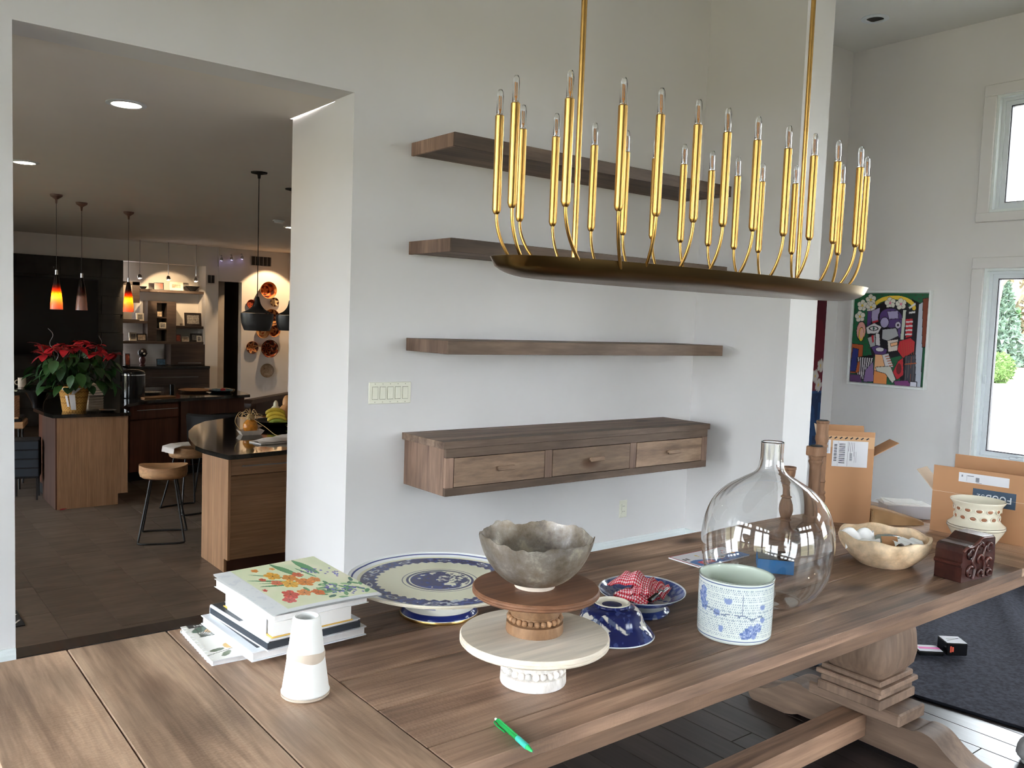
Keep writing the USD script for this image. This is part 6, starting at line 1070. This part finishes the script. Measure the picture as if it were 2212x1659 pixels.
part(t, 'end_panel', prism_y([(0, 0), (0.541, 0), (0.541, 0.108), (0.632, 0.108), (0.632, 0.878), (0, 0.878)], -0.02, 0), 'maple_panel'); part(t, 'dark_side', bx(-0.012, 0.02, 0.0005, 0.62, 0, 0.878), 'walnut_dark'); part(t, 'carcass', bx(0.0205, 0.62, 0.0005, 1.0, 0.108, 0.878), 'cherry'); part(t, 'toe_kick', bx(0.0205, 0.54, 0.0005, 0.95, 0, 0.1075), 'black_matte'); part(t, 'edge_strip', bx(-0.012, -0.0005, -0.02, 0.0, 0, 0.878), 'cherry_dark')
t = thing('bar_cabinet', 'dark cherry cabinets with drawers along the back of the kitchen', 'kitchen cabinet', (2.80, 10.09, KF), 16.0)
part(t, 'carcass', bx(-0.30, 1.27, 0.02, 0.9, 0.11, 0.878), 'cherry'); part(t, 'toe_kick', bx(-0.28, 1.25, 0.08, 0.88, 0, 0.1095), 'black_matte')
for a, b in ((-0.30, 0.36),): 
    d_ = part(t, 'drawer', bx(a + 0.06, b, 0.0, 0.0195, 0.70, 0.86, 0.003), 'cherry'); part(d_, 'handle', bx(a + 0.13, b - 0.03, -0.03, -0.022, 0.80, 0.808), 'steel'); part(t, 'door', bx(a + 0.06, b, 0.0, 0.0195, 0.115, 0.69, 0.003), 'cherry')
part(t, 'post', bx(0.37, 0.46, -0.03, 0.0195, 0, 0.878), 'cherry_dark'); part(t, 'rail', bx(0.465, 1.27, 0.0, 0.0195, 0.70, 0.878, 0.003), 'cherry'); part(t, 'appliance_front', bx(0.53, 1.24, 0.005, 0.0195, 0.12, 0.695, 0.003), 'black_gloss')
top1 = [(1.615, 8.955), (2.30, 8.94), (2.335, 9.42), (2.47, 9.72), (2.76, 10.045), (4.085, 10.425), (4.20, 11.36), (3.3, 11.75), (2.3, 11.4), (1.76, 10.32), (1.62, 9.95), (1.56, 9.62), (1.58, 9.2)]
solo('countertop', prism(Polygon(top1).buffer(0.02).buffer(-0.02), 0, 0.033), 'granite', 'black granite worktop running from the poinsettia to the dark cabinets', 'countertop', (0, 0, KF + 0.8788))
CT1 = KF + 0.8788 + 0.0332; CT2 = KF + 0.8825 + 0.0332
t = thing('raised_bar', 'raised round black bar top on a tapered black post behind the poinsettia', 'bar table', (1.60, 9.62, CT1)); part(t, 'post', lathe([(0, 0), (0.05, 0), (0.055, 0.05), (0.12, 0.175), (0, 0.175)], 32), 'black_gloss', 40); part(t, 'top', lathe([(0, 0.1752), (0.28, 0.1752), (0.288, 0.182), (0.288, 0.198), (0.28, 0.205), (0, 0.205)], 56), 'granite', 40)
solo('mug', cat_([lathe([(0, 0), (0.034, 0), (0.036, 0.004), (0.036, 0.09), (0.032, 0.09), (0.032, 0.006), (0, 0.006)], 28), T(trimesh.creation.torus(0.022, 0.005, 18, 8), -0.04, 0, 0.045, rx=90)]), 'raw_clay', 'tan ceramic mug on the raised black bar top', 'mug', (1.475, 9.70, CT1 + 0.2055), smooth=40)
t = thing('rattan_chair', 'rattan-backed chair with a pale bentwood frame at the far left', 'chair', (1.33, 10.25, KF), -14)
fr_ = [(-0.26, 0, 0.99), (-0.25, -0.02, 0.90), (-0.215, -0.04, 0.80), (-0.17, -0.045, 0.765), (0.0, -0.05, 0.755), (0.2, -0.05, 0.755)]
part(t, 'back_frame', tube(curve(fr_), 0.013, 8), 'maple', True); g_, u, v_ = grid(30, 24, lambda u, v: (-0.25 + u * 0.46 + 0.06 * (1 - v) * (1 - u), -0.03 - 0.03 * np.sin(u * 2), 0.76 + v * 0.23)); cc = np.where((np.sin(u * 120) * np.sin(v_ * 90) > 0)[:, None], C(120, 78, 50), C(92, 58, 38)); part(t, 'rattan_back', cat_([g_, T(g_, y=0.006)]), 'wicker', col=np.vstack([cc, cc]))
part(t, 'seat_apron', bx(-0.28, 0.25, -0.06, 0.36, 0.64, 0.71, 0.012), 'maple'); part(t, 'cushion', bx(-0.26, 0.23, -0.03, 0.34, 0.7105, 0.75, 0.014), 'black_matte')
for x, y in ((-0.25, -0.03), (0.2, -0.03), (-0.25, 0.33), (0.2, 0.33)): part(t, 'leg', T(trimesh.creation.cylinder(0.011, 0.639, sections=12), x, y, 0.32), 'black_metal', 40)
t = thing('black_crate', 'black slatted storage box under the far left chair', 'box', (1.36, 9.58, KF), -14); part(t, 'body', bx(0, 0.24, 0, 0.26, 0.22, 0.60, 0.006), 'black_matte')
for k in range(4): part(t, 'slat', bx(0.002, 0.238, -0.008, -0.0005, 0.24 + k * 0.09, 0.318 + k * 0.09, 0.003), 'cover_navy')
for x, y in ((0.02, 0.02), (0.22, 0.02), (0.02, 0.24), (0.22, 0.24)): part(t, 'leg', bx(x - 0.008, x + 0.008, y - 0.008, y + 0.008, 0, 0.2195), 'black_metal')
# stools
def stool(label, loc, rz):
    t = thing('counter_stool', label, 'stool', loc, rz); H_ = 0.615
    g_, u, v_ = grid(73, 14, lambda u, v: (u, v, u)); rad = v_ * 0.172; X, Y = rad * np.cos(u * 2 * PI) * 1.12, rad * np.sin(u * 2 * PI) * 0.95
    zz = H_ - 0.022 * (1 - v_ ** 2) + 0.018 * (X / 0.19) ** 2 * v_; g_.vertices = np.stack([X, Y, zz], 1)
    n = 72; a = np.arange(n) * 2 * PI / n; ring = lambda r, z, k=0.0: np.stack([r * np.cos(a) * 1.12, r * np.sin(a) * 0.95, z + k * np.cos(a) ** 2], 1)
    body = loft([ring(0.01, H_ - 0.095), ring(0.145, H_ - 0.095), ring(0.165, H_ - 0.08), ring(0.172, H_ - 0.05), ring(0.172, H_ - 0.006, 0.018), ring(0.168, H_ - 0.001, 0.018)], False)
    part(t, 'seat', cat_([body, g_]), 'stool_wood', 40)
    for s in (-1, 1):
        part(t, 'leg', tube(curve([(s * 0.095, -0.10, H_ - 0.0955), (s * 0.13, -0.135, 0.3), (s * 0.178, -0.195, 0.02)]), 0.0085, 8), 'black_metal', True)
        part(t, 'leg', tube(curve([(s * 0.095, 0.10, H_ - 0.0955), (s * 0.13, 0.135, 0.3), (s * 0.178, 0.195, 0.02)]), 0.0085, 8), 'black_metal', True)
    part(t, 'foot_loop', tube(curve([(-0.178, -0.195, 0.02), (-0.172, -0.215, 0.009), (-0.1, -0.235, 0.009), (0.1, -0.235, 0.009), (0.172, -0.215, 0.009), (0.178, -0.195, 0.02)], 6), 0.0085, 8), 'black_metal', True); part(t, 'foot_loop', tube(curve([(-0.178, 0.195, 0.02), (-0.172, 0.215, 0.009), (-0.1, 0.235, 0.009), (0.1, 0.235, 0.009), (0.172, 0.215, 0.009), (0.178, 0.195, 0.02)], 6), 0.0085, 8), 'black_metal', True)
    return t
st0 = stool('round-seated wooden counter stool with bent black legs, standing free on the tiles', (2.185, 7.47, KF), -20)
dup(st0, 'wooden counter stool half hidden behind the island, with a white towel on it', (2.70, 8.42, KF), 12)
g_, u, v_ = grid(40, 40, lambda u, v: (u, v, u)); X = (u - 0.5) * 0.30; Y = (v_ - 0.5) * 0.22; over = np.clip(np.abs(X + 0.06) - 0.16, 0, 1); zz = 0.024 + 0.012 * nz(u, v_, 4, 3) - np.where(X < -0.12, (-(X + 0.12)) * 2.2, 0); g_.vertices = np.stack([np.where(X < -0.12, -0.17 - 0.03 * v_ * 0 + (X + 0.12) * 0.35 - 0.025, X), Y, zz], 1)
solo('towel', cat_([g_, T(g_, z=-0.004)]), 'linen', 'white towel draped over the stool behind the island', 'towel', (2.68, 8.40, KF + 0.622), 12, smooth=True)
# ------------------------------------------------------------------ on the near island
t = thing('wood_tray', 'small pale wooden tray with sloping sides on the island', 'tray', (2.745, 6.99, CT2), -6); part(t, 'base', loft([[(-0.075, -0.05, 0), (0.075, -0.05, 0), (0.075, 0.05, 0), (-0.075, 0.05, 0)], [(-0.10, -0.07, 0.038), (0.10, -0.07, 0.038), (0.10, 0.07, 0.038), (-0.10, 0.07, 0.038)], [(-0.096, -0.066, 0.038), (0.096, -0.066, 0.038), (0.096, 0.066, 0.038), (-0.096, 0.066, 0.038)], [(-0.072, -0.047, 0.006), (0.072, -0.047, 0.006), (0.072, 0.047, 0.006), (-0.072, 0.047, 0.006)]]), 'raw_clay')
t = thing('gift_bundle', 'amber sweets in clear wrap tied with raffia, sitting on the wooden tray', 'gift', (2.75, 7.0, CT2 + 0.0065), 0); part(t, 'sweets', T(blob(1, 0.10, 3, 3, 2, (0.062, 0.046, 0.062)), 0, 0, 0.058), 'amber_pack', True); part(t, 'knot', T(blob(1, 0.3, 5, 2, 4, (0.035, 0.03, 0.03)), 0, 0, 0.135), 'raffia', 60)
for k in range(9):
    a = k * 0.7; L_ = rng.uniform(0.06, 0.11); part(t, 'raffia_strand', tube(curve([(0, 0, 0.135), (L_ * 0.4 * math.cos(a), L_ * 0.4 * math.sin(a), 0.165 + 0.02 * (k % 3)), (L_ * math.cos(a), L_ * math.sin(a), 0.15), (L_ * 0.7 * math.cos(a + 0.5), L_ * 0.7 * math.sin(a + 0.5), 0.125)]), 0.0026, 6), 'raffia', True)
part(t, 'raffia_strand', tube(curve([(0.02, -0.02, 0.12), (0.09, -0.10, 0.06), (0.13, -0.18, 0.012), (0.14, -0.24, 0.004)]), 0.003, 6), 'raffia', True); part(t, 'raffia_strand', tube(curve([(-0.02, 0, 0.13), (-0.08, 0.03, 0.18), (-0.12, 0.03, 0.10), (-0.08, 0.0, 0.03)]), 0.0026, 6), 'raffia', True)
t = thing('fruit_bowl', 'low dark bowl of fruit and squash at the right of the island', 'bowl', (3.14, 7.42, CT2), 0); part(t, 'bowl', lathe([(0, 0), (0.10, 0), (0.17, 0.03), (0.20, 0.055), (0.19, 0.055), (0.16, 0.034), (0.09, 0.008), (0, 0.008)], 40), 'black_gloss', 40)
def banana(label, dx, dy, dz, rz, m_):
    u = np.linspace(-0.95, 0.95, 18); p = np.stack([0.10 * np.sin(u), 0 * u, 0.10 * (np.cos(u) - 1)], 1); r = 0.018 * np.clip(1.25 - np.abs(u) ** 6 * 1.1, 0.25, 1) ; r[0] = 0.004; r[-1] = 0.004
    solo('banana', tube(p, r, 10), m_, label, 'banana', (3.14 + dx, 7.42 + dy, CT2 + dz), rz, smooth=True)
banana('topmost yellow banana of the bunch on the island', -0.02, -0.055, 0.158, -20, 'banana'); banana('second yellow banana from the top of the bunch', -0.025, -0.085, 0.130, -22, 'banana'); banana('third banana down in the bunch, in front', -0.025, -0.110, 0.100, -24, 'banana'); banana('lowest greenish banana of the bunch on the bowl rim', -0.02, -0.125, 0.068, -26, 'banana_green')
solo('squash', cat_([T(blob(1, 0.04, 3, 3, 1, (0.062, 0.062, 0.075)), 0, 0, 0.07), T(blob(1, 0.04, 3, 3, 2, (0.042, 0.042, 0.075)), 0.01, 0, 0.15)]), 'squash_tan', 'tan butternut squash standing at the right of the bananas', 'squash', (3.235, 7.395, CT2 + 0.0565), smooth=True)
solo('squash', cat_([T(blob(1, 0.10, 3, 3, 6, (0.06, 0.055, 0.075)), 0, 0, 0.075), T(blob(1, 0.1, 3, 2, 8, (0.022, 0.022, 0.04)), 0, 0, 0.155)]), 'squash_white', 'small cream gourd peeking over the bananas', 'squash', (3.17, 7.47, CT2 + 0.0345), smooth=True)
solo('apple', blob(1, 0.03, 2, 3, 3, (0.038, 0.038, 0.035)), 'apple_red', 'red apple behind the bananas', 'apple', (3.235, 7.53, CT2 + 0.11), smooth=True)
g_, u, v_ = grid(50, 30, lambda u, v: (u * 0.34, v * 0.16, 0.012 + 0.030 * np.sin(np.clip(u * 1.1, 0, 1) * PI / 2) * np.sin(v * PI) ** 0.5 + 0.010 * np.sin(u * 14 + v * 5) * np.sin(v * PI)))
solo('cloth', cat_([g_, bx(0.0, 0.34, 0.0, 0.16, 0.0003, 0.008)]), 'linen', 'folded pale linen cloth on the front corner of the island', 'cloth', (2.60, 6.40, CT2), 12, smooth=60)
t = thing('faucet', 'slim white and chrome faucet at the right edge of the opening', 'faucet', (3.02, 6.83, CT2)); part(t, 'stem', lathe([(0, 0), (0.024, 0), (0.024, 0.008), (0.0125, 0.012), (0.0125, 0.16), (0, 0.16)], 20), 'vinyl_white', 40); part(t, 'spout', tube(curve([(0, 0, 0.1602), (0, 0, 0.26), (0.015, 0, 0.315), (0.06, 0, 0.345), (0.12, 0, 0.33)]), 0.009, 10), 'chrome', True)
# ------------------------------------------------------------------ on the long worktop
px_, py_ = 1.855, 9.25
t = thing('poinsettia', 'red poinsettia in a yellow wicker pot with a white ribbon bow', 'potted plant', (px_, py_, CT1))
pr_ = np.array([(0.10, 0.0), (0.104, 0.002), (0.118, 0.10), (0.138, 0.235), (0.140, 0.245), (0.134, 0.245), (0.125, 0.2), (0, 0.2)]); g_, c_ = printed_lathe(pr_[[0, 0, 1, 2, 3, 4, 5, 6, 7]] * [1, 1], 3, lambda r, z, t_: paint(r, z, (0, 0, 0)))
wp = np.vstack([smoothprof(pr_[:5], 14), pr_[5:]]); 
def wcf(r, z, th_): k = np.sin(th_ * 24 + np.floor(z / 0.014) % 2 * PI) > -0.2; col = paint(r, z, C(196, 146, 76)); put(col, ~k, C(150, 104, 50)); put(col, (z / 0.014) % 1 > 0.82, C(140, 96, 46)); put(col, z > 0.236, C(206, 156, 86)); return col
g_, c_ = printed_lathe(wp, 145, wcf); part(t, 'wicker_pot', g_, 'wicker', True, col=c_); part(t, 'pot_bottom', lathe([(0, 0.0005), (0.1, 0.0005), (0.1, 0.002), (0, 0.002)], 32), 'raffia')
vdir = np.array([-px_, -py_]) / math.hypot(px_, py_); vr_ = np.array([-vdir[1], vdir[0]]) * -1
def rib(u0, w0, u1, w1, z0, z1, r0=0.146):
    pts = []
    for s_, (aa, zz) in ((0, (u0, z0)), (1, (u1, z1))):
        pass
    a0 = math.atan2(vdir[1], vdir[0]); q = [(a0 - u / 0.14, z) for u, z in ((u0 - w0, z0), (u0 + w0, z0), (u1 + w1, z1), (u1 - w1, z1))]; rr = lambda z: 0.104 + 0.155 * z
    ou = [(rr(z) + 0.006) for _, z in q]; b_ = np.array([[ou[i] * math.cos(q[i][0]), ou[i] * math.sin(q[i][0]), q[i][1]] for i in range(4)]); f_ = b_ + np.r_[vdir, 0] * 0.004
    return trimesh.convex.convex_hull(np.vstack([b_, f_]))
part(t, 'ribbon_tail', rib(0.02, 0.028, 0.005, 0.028, 0.17, 0.02), 'ribbon_white'); part(t, 'ribbon_tail', rib(0.075, 0.012, 0.06, 0.012, 0.16, 0.05), 'ribbon_white')
part(t, 'ribbon_loop', rib(0.01, 0.014, -0.03, 0.035, 0.175, 0.235), 'ribbon_white'); part(t, 'ribbon_loop', rib(0.05, 0.012, 0.10, 0.045, 0.18, 0.235), 'ribbon_white')
def leafm(L_, W2, fold=0.25, droop=0.25):
    s_ = np.linspace(0, 1, 6); wv_ = W2 * np.sin(s_ ** 0.8 * PI) ** 0.8; c_ = np.stack([s_ * L_, 0 * s_, -droop * L_ * s_ ** 2], 1); l_ = c_ + np.stack([0 * s_, wv_, wv_ * fold], 1); r2 = c_ + np.stack([0 * s_, -wv_, wv_ * fold], 1); v = np.vstack([c_, l_, r2]); f = []
    for i in range(5): f += [[i, i + 1, 6 + i + 1], [i, 6 + i + 1, 6 + i], [i, 12 + i + 1, i + 1], [i, 12 + i, 12 + i + 1]]
    return trimesh.Trimesh(v, f, process=False)
for k in range(120):
    a = rng.uniform(0, 2 * PI); el_ = rng.uniform(-0.35, 0.75); R0 = 0.30 * math.sqrt(rng.random()) + 0.03; z0 = 0.30 + 0.28 * rng.random(); 
    if R0 > 0.20: z0 = rng.uniform(0.24, 0.54)
    part(t, 'leaf', T(T(leafm(rng.uniform(0.09, 0.13), rng.uniform(0.028, 0.042)), ry=math.degrees(0.75 - 0.9 * el_) * 0.8 + rng.uniform(-10, 25)), R0 * math.cos(a) * 1.1, R0 * math.sin(a), z0) if False else T(T(T(leafm(rng.uniform(0.11, 0.16), rng.uniform(0.036, 0.052)), ry=rng.uniform(5, 75)), rz=math.degrees(a) + rng.uniform(-35, 35)), R0 * math.cos(a) * 1.08, R0 * math.sin(a) * 0.95, z0), 'leaf_green' if k % 3 else 'leaf_green_dark', True)
for f_ in range(15):
    a = f_ * 2.4; R0 = 0.33 * math.sqrt((f_ + 0.4) / 15); cx_, cy_2 = R0 * math.cos(a) * 1.1, R0 * math.sin(a); z0 = 0.66 - 0.9 * R0 * R0 + rng.uniform(-0.03, 0.03)
    for k in range(6): part(t, 'bract', T(T(leafm(rng.uniform(0.085, 0.12), rng.uniform(0.024, 0.034), 0.2, 0.3), ry=rng.uniform(-15, 30)), cx_, cy_2, z0 + 0.01 * (k % 2), rz=0) if False else T(T(T(leafm(rng.uniform(0.10, 0.14), rng.uniform(0.030, 0.042), 0.2, 0.3), ry=rng.uniform(-30, 30)), rz=k * 60 + rng.uniform(-18, 18)), cx_, cy_2, z0 + 0.008 * (k % 2)), 'bract_red' if (k + f_) % 3 else 'bract_deep', True)
    part(t, 'stem', tube(curve([(cx_ * 0.15, cy_2 * 0.15, 0.18), (cx_ * 0.6, cy_2 * 0.6, 0.32), (cx_, cy_2, z0)]), 0.004, 6), 'leaf_green_dark', True)
for k, (p0, h) in enumerate((((-0.10, 0.02), 0.80), ((0.16, 0.03), 0.74), ((0.08, 0.05), 0.66))):
    n = 26; s_ = np.linspace(0, 1, n); part(t, 'curly_twig', tube(np.stack([p0[0] + (-0.12 if k == 0 else 0.09 if k == 1 else 0.03) * s_ + 0.025 * np.sin(s_ * 16 + k), p0[1] + 0.02 * np.cos(s_ * 16), 0.3 + (h - 0.3) * s_], 1), 0.003, 6), 'twig_silver', True)
t = thing('canister', 'tall black bin with a shiny domed lid on the worktop', 'canister', (2.70, 10.42, CT1)); part(t, 'body', lathe([(0, 0), (0.125, 0), (0.13, 0.01), (0.132, 0.26), (0.128, 0.27), (0, 0.27)], 48), 'black_gloss', 40); part(t, 'lid', lathe([(0, 0.2702), (0.13, 0.2702), (0.132, 0.285), (0.12, 0.305), (0.07, 0.322), (0, 0.328)], 48), 'black_gloss', 40); part(t, 'lid_band', lathe([(0.1285, 0.2602), (0.1345, 0.2602), (0.1345, 0.2698), (0.1285, 0.2698), (0.1285, 0.2602)], 48), 'chrome', 40)
solo('spoon_rest', lathe([(0, 0), (0.05, 0), (0.08, 0.012), (0.077, 0.014), (0.05, 0.005), (0, 0.005)], 28), 'steel', 'small shiny steel dish beside the poinsettia pot', 'dish', (2.13, 9.12, CT1), smooth=40)
solo('towel_stack', cat_([bx(-0.1, 0.1, -0.07, 0.07, k * 0.03, k * 0.03 + 0.029, 0.012) for k in range(5)]), 'raw_clay', 'stack of folded tan towels behind the poinsettia', 'towels', (2.35, 10.75, CT1), 20)
for lb_, nm, ct_, ms, mt, lo, rz in (('dark drinking glass on the back worktop', 'tumbler', 'glass', lathe([(0, 0), (0.028, 0), (0.034, 0.12), (0.031, 0.12), (0.026, 0.006), (0, 0.006)], 24), 'black_gloss', (3.22, 10.70), 0), ('wide round tan wooden plate on the back worktop', 'wood_plate', 'plate', lathe([(0, 0), (0.12, 0), (0.2, 0.028), (0.197, 0.031), (0.12, 0.006), (0, 0.006)], 40), 'tag_kraft', (3.58, 10.95), 0), ('round grey plate left of the glass on the back worktop', 'plate', 'plate', lathe([(0, 0), (0.08, 0), (0.12, 0.02), (0.117, 0.022), (0.08, 0.005), (0, 0.005)], 36), 'photo_grey', (3.02, 10.85), 0),
    ('oval dish with a few red things right of the wooden plate', 'plate', 'plate', lathe([(0, 0), (0.11, 0), (0.15, 0.03), (0.146, 0.033), (0.1, 0.006), (0, 0.006)], 36), 'photo_blue', (3.86, 10.82), 0)):
    solo(nm, ms, mt, lb_, ct_, (lo[0], lo[1], CT1), rz, smooth=40)
solo('radish', blob(1, 0.05, 3, 2, 2, (0.035, 0.03, 0.025)), 'apple_red', 'red item heaped in the oval dish on the back worktop', 'vegetable', (3.88, 10.80, CT1 + 0.031), smooth=True)
solo('papers', cat_([T(bx(-0.16, 0.16, -0.11, 0.11, 0, 0.012), rz=10), T(bx(-0.15, 0.15, -0.1, 0.1, 0.0122, 0.0180), rz=-6)]), 'photo_warm', 'loose papers and a folder at the right end of the back worktop', 'papers', (3.95, 11.12, CT1), 16)
solo('cutting_board', bx(-0.2, 0.2, -0.07, 0.07, 0, 0.014, 0.004), 'tag_kraft', 'pale board at the front left of the back worktop', 'board', (2.95, 10.35, CT1), 16)
# other kitchen floor things
solo('fallen_bract', T(leafm(0.07, 0.022, 0.3, -0.1), z=0.004), 'bract_deep', 'fallen red leaf on the tiles at the foot of the maple end panel', 'leaf', (1.665, 8.93, KF + 0.001), 15, smooth=True)
t = thing('door_mat', 'black and white patterned mat corner at the left edge of the opening', 'mat', (0.40, 5.78, KF + 0.0006)); part(t, 'base', bx(0, 0.49, 0, 0.31, 0, 0.008), 'mat_black')
for k in range(9): part(t, 'zigzag', cat_([T(bx(0, 0.09, -0.006, 0.006, 0.0082, 0.0090), 0.012 + k * 0.052, 0.03 + j * 0.125, 0, rz=58) for j in range(2)] + [T(bx(0, 0.09, -0.006, 0.006, 0.0082, 0.0090), 0.06 + k * 0.046, 0.03 + j * 0.125, 0, rz=122) for j in range(2)]), 'linen')
t = thing('leather_sofa', 'brown leather sofa back under the wall baskets', 'sofa', (4.65, 11.75, KF), 42); part(t, 'base', bx(0, 2.3, 0, 0.85, 0.05, 0.42, 0.03), 'leather_brown'); part(t, 'back', bx(0, 2.3, -0.02, 0.2, 0.4205, 0.70, 0.05), 'leather_brown'); part(t, 'arm', bx(-0.18, -0.002, -0.02, 0.85, 0.05, 0.60, 0.05), 'leather_brown'); part(t, 'foot', cat_([bx(x, x + 0.06, y, y + 0.06, 0, 0.0495) for x in (0.02, 2.2) for y in (0.02, 0.75)]), 'black_matte')
u = np.linspace(0.15, PI - 0.15, 30); arc = np.stack([0.34 * np.cos(u), 0.30 * np.sin(u), 0 * u], 1)
t = thing('barrel_chair', 'black curved-back chair behind the near island', 'chair', (3.20, 9.02, KF), 180); part(t, 'back', loft([[(p[0] * k_, p[1] * k_, z) for k_, z in ((1.0, 0.48), (1.06, 0.86), (1.0, 0.88), (0.94, 0.86), (0.90, 0.48))] for p in arc]), 'black_matte', 40); part(t, 'seat', lathe([(0, 0.42), (0.27, 0.42), (0.29, 0.45), (0.27, 0.4795), (0, 0.4795)], 36), 'black_matte', 40)
for k in range(4): a = PI / 4 + k * PI / 2; part(t, 'leg', tube([(0.2 * math.cos(a), 0.2 * math.sin(a), 0.4195), (0.26 * math.cos(a), 0.26 * math.sin(a), 0.0)], 0.012, 8), 'black_metal', True)
# ================================================================== outside the windows
GZ = -0.35
struct('ground', cat_([bx(XR + 0.2, 160, -90, 120, GZ - 0.2, GZ), bx(-90, XL - 0.2, -90, 120, GZ - 0.2, GZ), bx(XL - 0.2, XR + 0.2, -90, YF - 0.2, GZ - 0.2, GZ)]), 'lawn', label='pale winter lawn outside')
struct('driveway', cat_([T(bx(0, 9.0, -60, 60, 0, 0.02), 15.0, 0, GZ, rz=8), T(bx(0, 1.6, -60, 60, 0, 0.02), 36.5, 0, GZ, rz=14)]), 'drive', label='pale concrete drive across the lawn')
struct('mulch_bed', T(bx(0, 9, -14, 30, 0, 0.05), 62.0, 14, GZ, rz=8), 'mulch', label='brown mulch strip under the far trees')
def needles(c, n, size, seed, shape):
    r2 = np.random.default_rng(seed); P_ = shape(r2, n); d1 = r2.normal(size=(n, 3)); d1 /= np.linalg.norm(d1, axis=1, keepdims=True); d2 = np.cross(d1, r2.normal(size=(n, 3))); d2 /= np.linalg.norm(d2, axis=1, keepdims=True)
    v = np.stack([P_, P_ + d1 * size, P_ + d1 * size * 0.4 + d2 * size * 0.45], 1).reshape(-1, 3); return trimesh.Trimesh(v, np.arange(3 * n).reshape(-1, 3), process=False)
def ball(rx_, rz_, z0): 
    def f(r2, n): d = r2.normal(size=(n, 3)); d /= np.linalg.norm(d, axis=1, keepdims=True); d *= (0.72 + 0.28 * r2.random((n, 1)) ** 0.5); d[:, 0:2] *= rx_; d[:, 2] = d[:, 2] * rz_ + z0; return d
    return f
def cone(R, H_, tiers):
    def f(r2, n): h = r2.random(n) ** 1.4; w_ = R * (1 - h) * (0.62 + 0.38 * (1 - (h * tiers) % 1)) * (0.55 + 0.45 * r2.random(n) ** 0.4); a = r2.random(n) * 2 * PI; return np.stack([w_ * np.cos(a), w_ * np.sin(a), 0.15 * H_ * 0 + h * H_ - 0.06 * R * w_], 1)
    return f
t = thing('round_shrub', 'round green shrub on the lawn beyond the drive', 'shrub', (39.6, 16.35, GZ)); part(t, 'foliage', cat_([blob(1, 0.1, 5, 3, 1, (0.58, 0.58, 0.62)), needles(None, 2500, 0.16, 3, ball(0.66, 0.68, 0))]).apply_translation((0, 0, 0.62)), 'boxwood', kind='stuff')
t = thing('spruce_tree', 'grey-green spruce tree beyond the lawn at the left of the window', 'tree', (63.0, 26.2, GZ)); part(t, 'trunk', T(trimesh.creation.cylinder(0.16, 2.0, sections=10), 0, 0, 1.0), 'bark'); part(t, 'foliage', T(needles(None, 9000, 0.55, 4, cone(2.2, 6.2, 7)), z=0.3), 'spruce', kind='stuff')
for k in range(14):
    x, y = 68.5 + 0.25 * (k % 3), 27.6 - k * 1.72
    t = thing('arborvitae', 'dark green clipped arborvitae, one of a row of lookalikes beyond the lawn', 'tree', (x, y, GZ), group='row of arborvitae beyond the lawn'); part(t, 'foliage', T(needles(None, 1500, 0.4, 20 + k, lambda r2, n: (lambda h, a, w_: np.stack([w_ * np.cos(a), w_ * np.sin(a), h * 3.9], 1))(r2.random(n), r2.random(n) * 2 * PI, 0.56 * (0.75 + 0.25 * r2.random(n)))) , z=0), 'arborvitae', kind='stuff'); part(t, 'core', lathe([(0, 0), (0.42, 0.0), (0.46, 1.5), (0.4, 3.2), (0.1, 4.0), (0, 4.05)], 14), 'arborvitae')
def bare_tree(label, x, y, h, seed):
    r3 = random.Random(seed); br = []
    def grow(p, d, L_, r, lev):
        q = [p + d * L_ * s_ + np.array([r3.gauss(0, 0.04) * L_, r3.gauss(0, 0.04) * L_, 0]) * (s_ > 0) for s_ in (0, 0.5, 1.0)]; br.append(tube(q, [r, r * 0.85, r * 0.65], 5 if lev else 8, False))
        if lev < 4:
            for _ in range(3 if lev < 3 else 2): e = d + np.array([r3.gauss(0, 0.55), r3.gauss(0, 0.55), r3.gauss(0.12, 0.3)]); grow(q[2], e / np.linalg.norm(e), L_ * r3.uniform(0.6, 0.8), r * 0.55, lev + 1)
    grow(np.zeros(3), np.array([0.02, 0, 1.0]), h * 0.32, h * 0.022, 0); t = thing('bare_tree', label, 'tree', (x, y, GZ)); part(t, 'branches', cat_(br), 'bark')
bare_tree('bare tree with a thick leaning bough in the upper part of the lower window', 50.0, 21.2, 15, 2); bare_tree('bare tree in the woods behind the spruce', 76.0, 31.0, 14, 5); bare_tree('bare tree in the woods behind the arborvitae row', 80.0, 27.0, 15, 8)
struct('far_woods', needles(None, 26000, 1.3, 9, lambda r2, n: np.stack([92 + 8 * r2.random(n), -30 + 95 * r2.random(n), GZ + 11 * r2.random(n) ** 1.3], 1)), 'twigs', label='hazy bare winter woods behind the lawn')
t = thing('house_wing', 'pitched roof corner of the house wing seen through the upper window', 'building', (6.98, 0, 0)); part(t, 'wall', bx(0, 1.4, 4.4, 9.0, GZ, 2.9), 'siding')
part(t, 'roof', prism_x([(3.62, 2.99), (6.3, 4.97), (9.4, 2.68), (9.4, 2.60), (6.3, 4.87), (3.62, 2.90)], 0, 2.02), 'shingle'); part(t, 'soffit', bx(0, 2.0, 3.64, 4.399, 2.86, 2.90), 'trim_white')
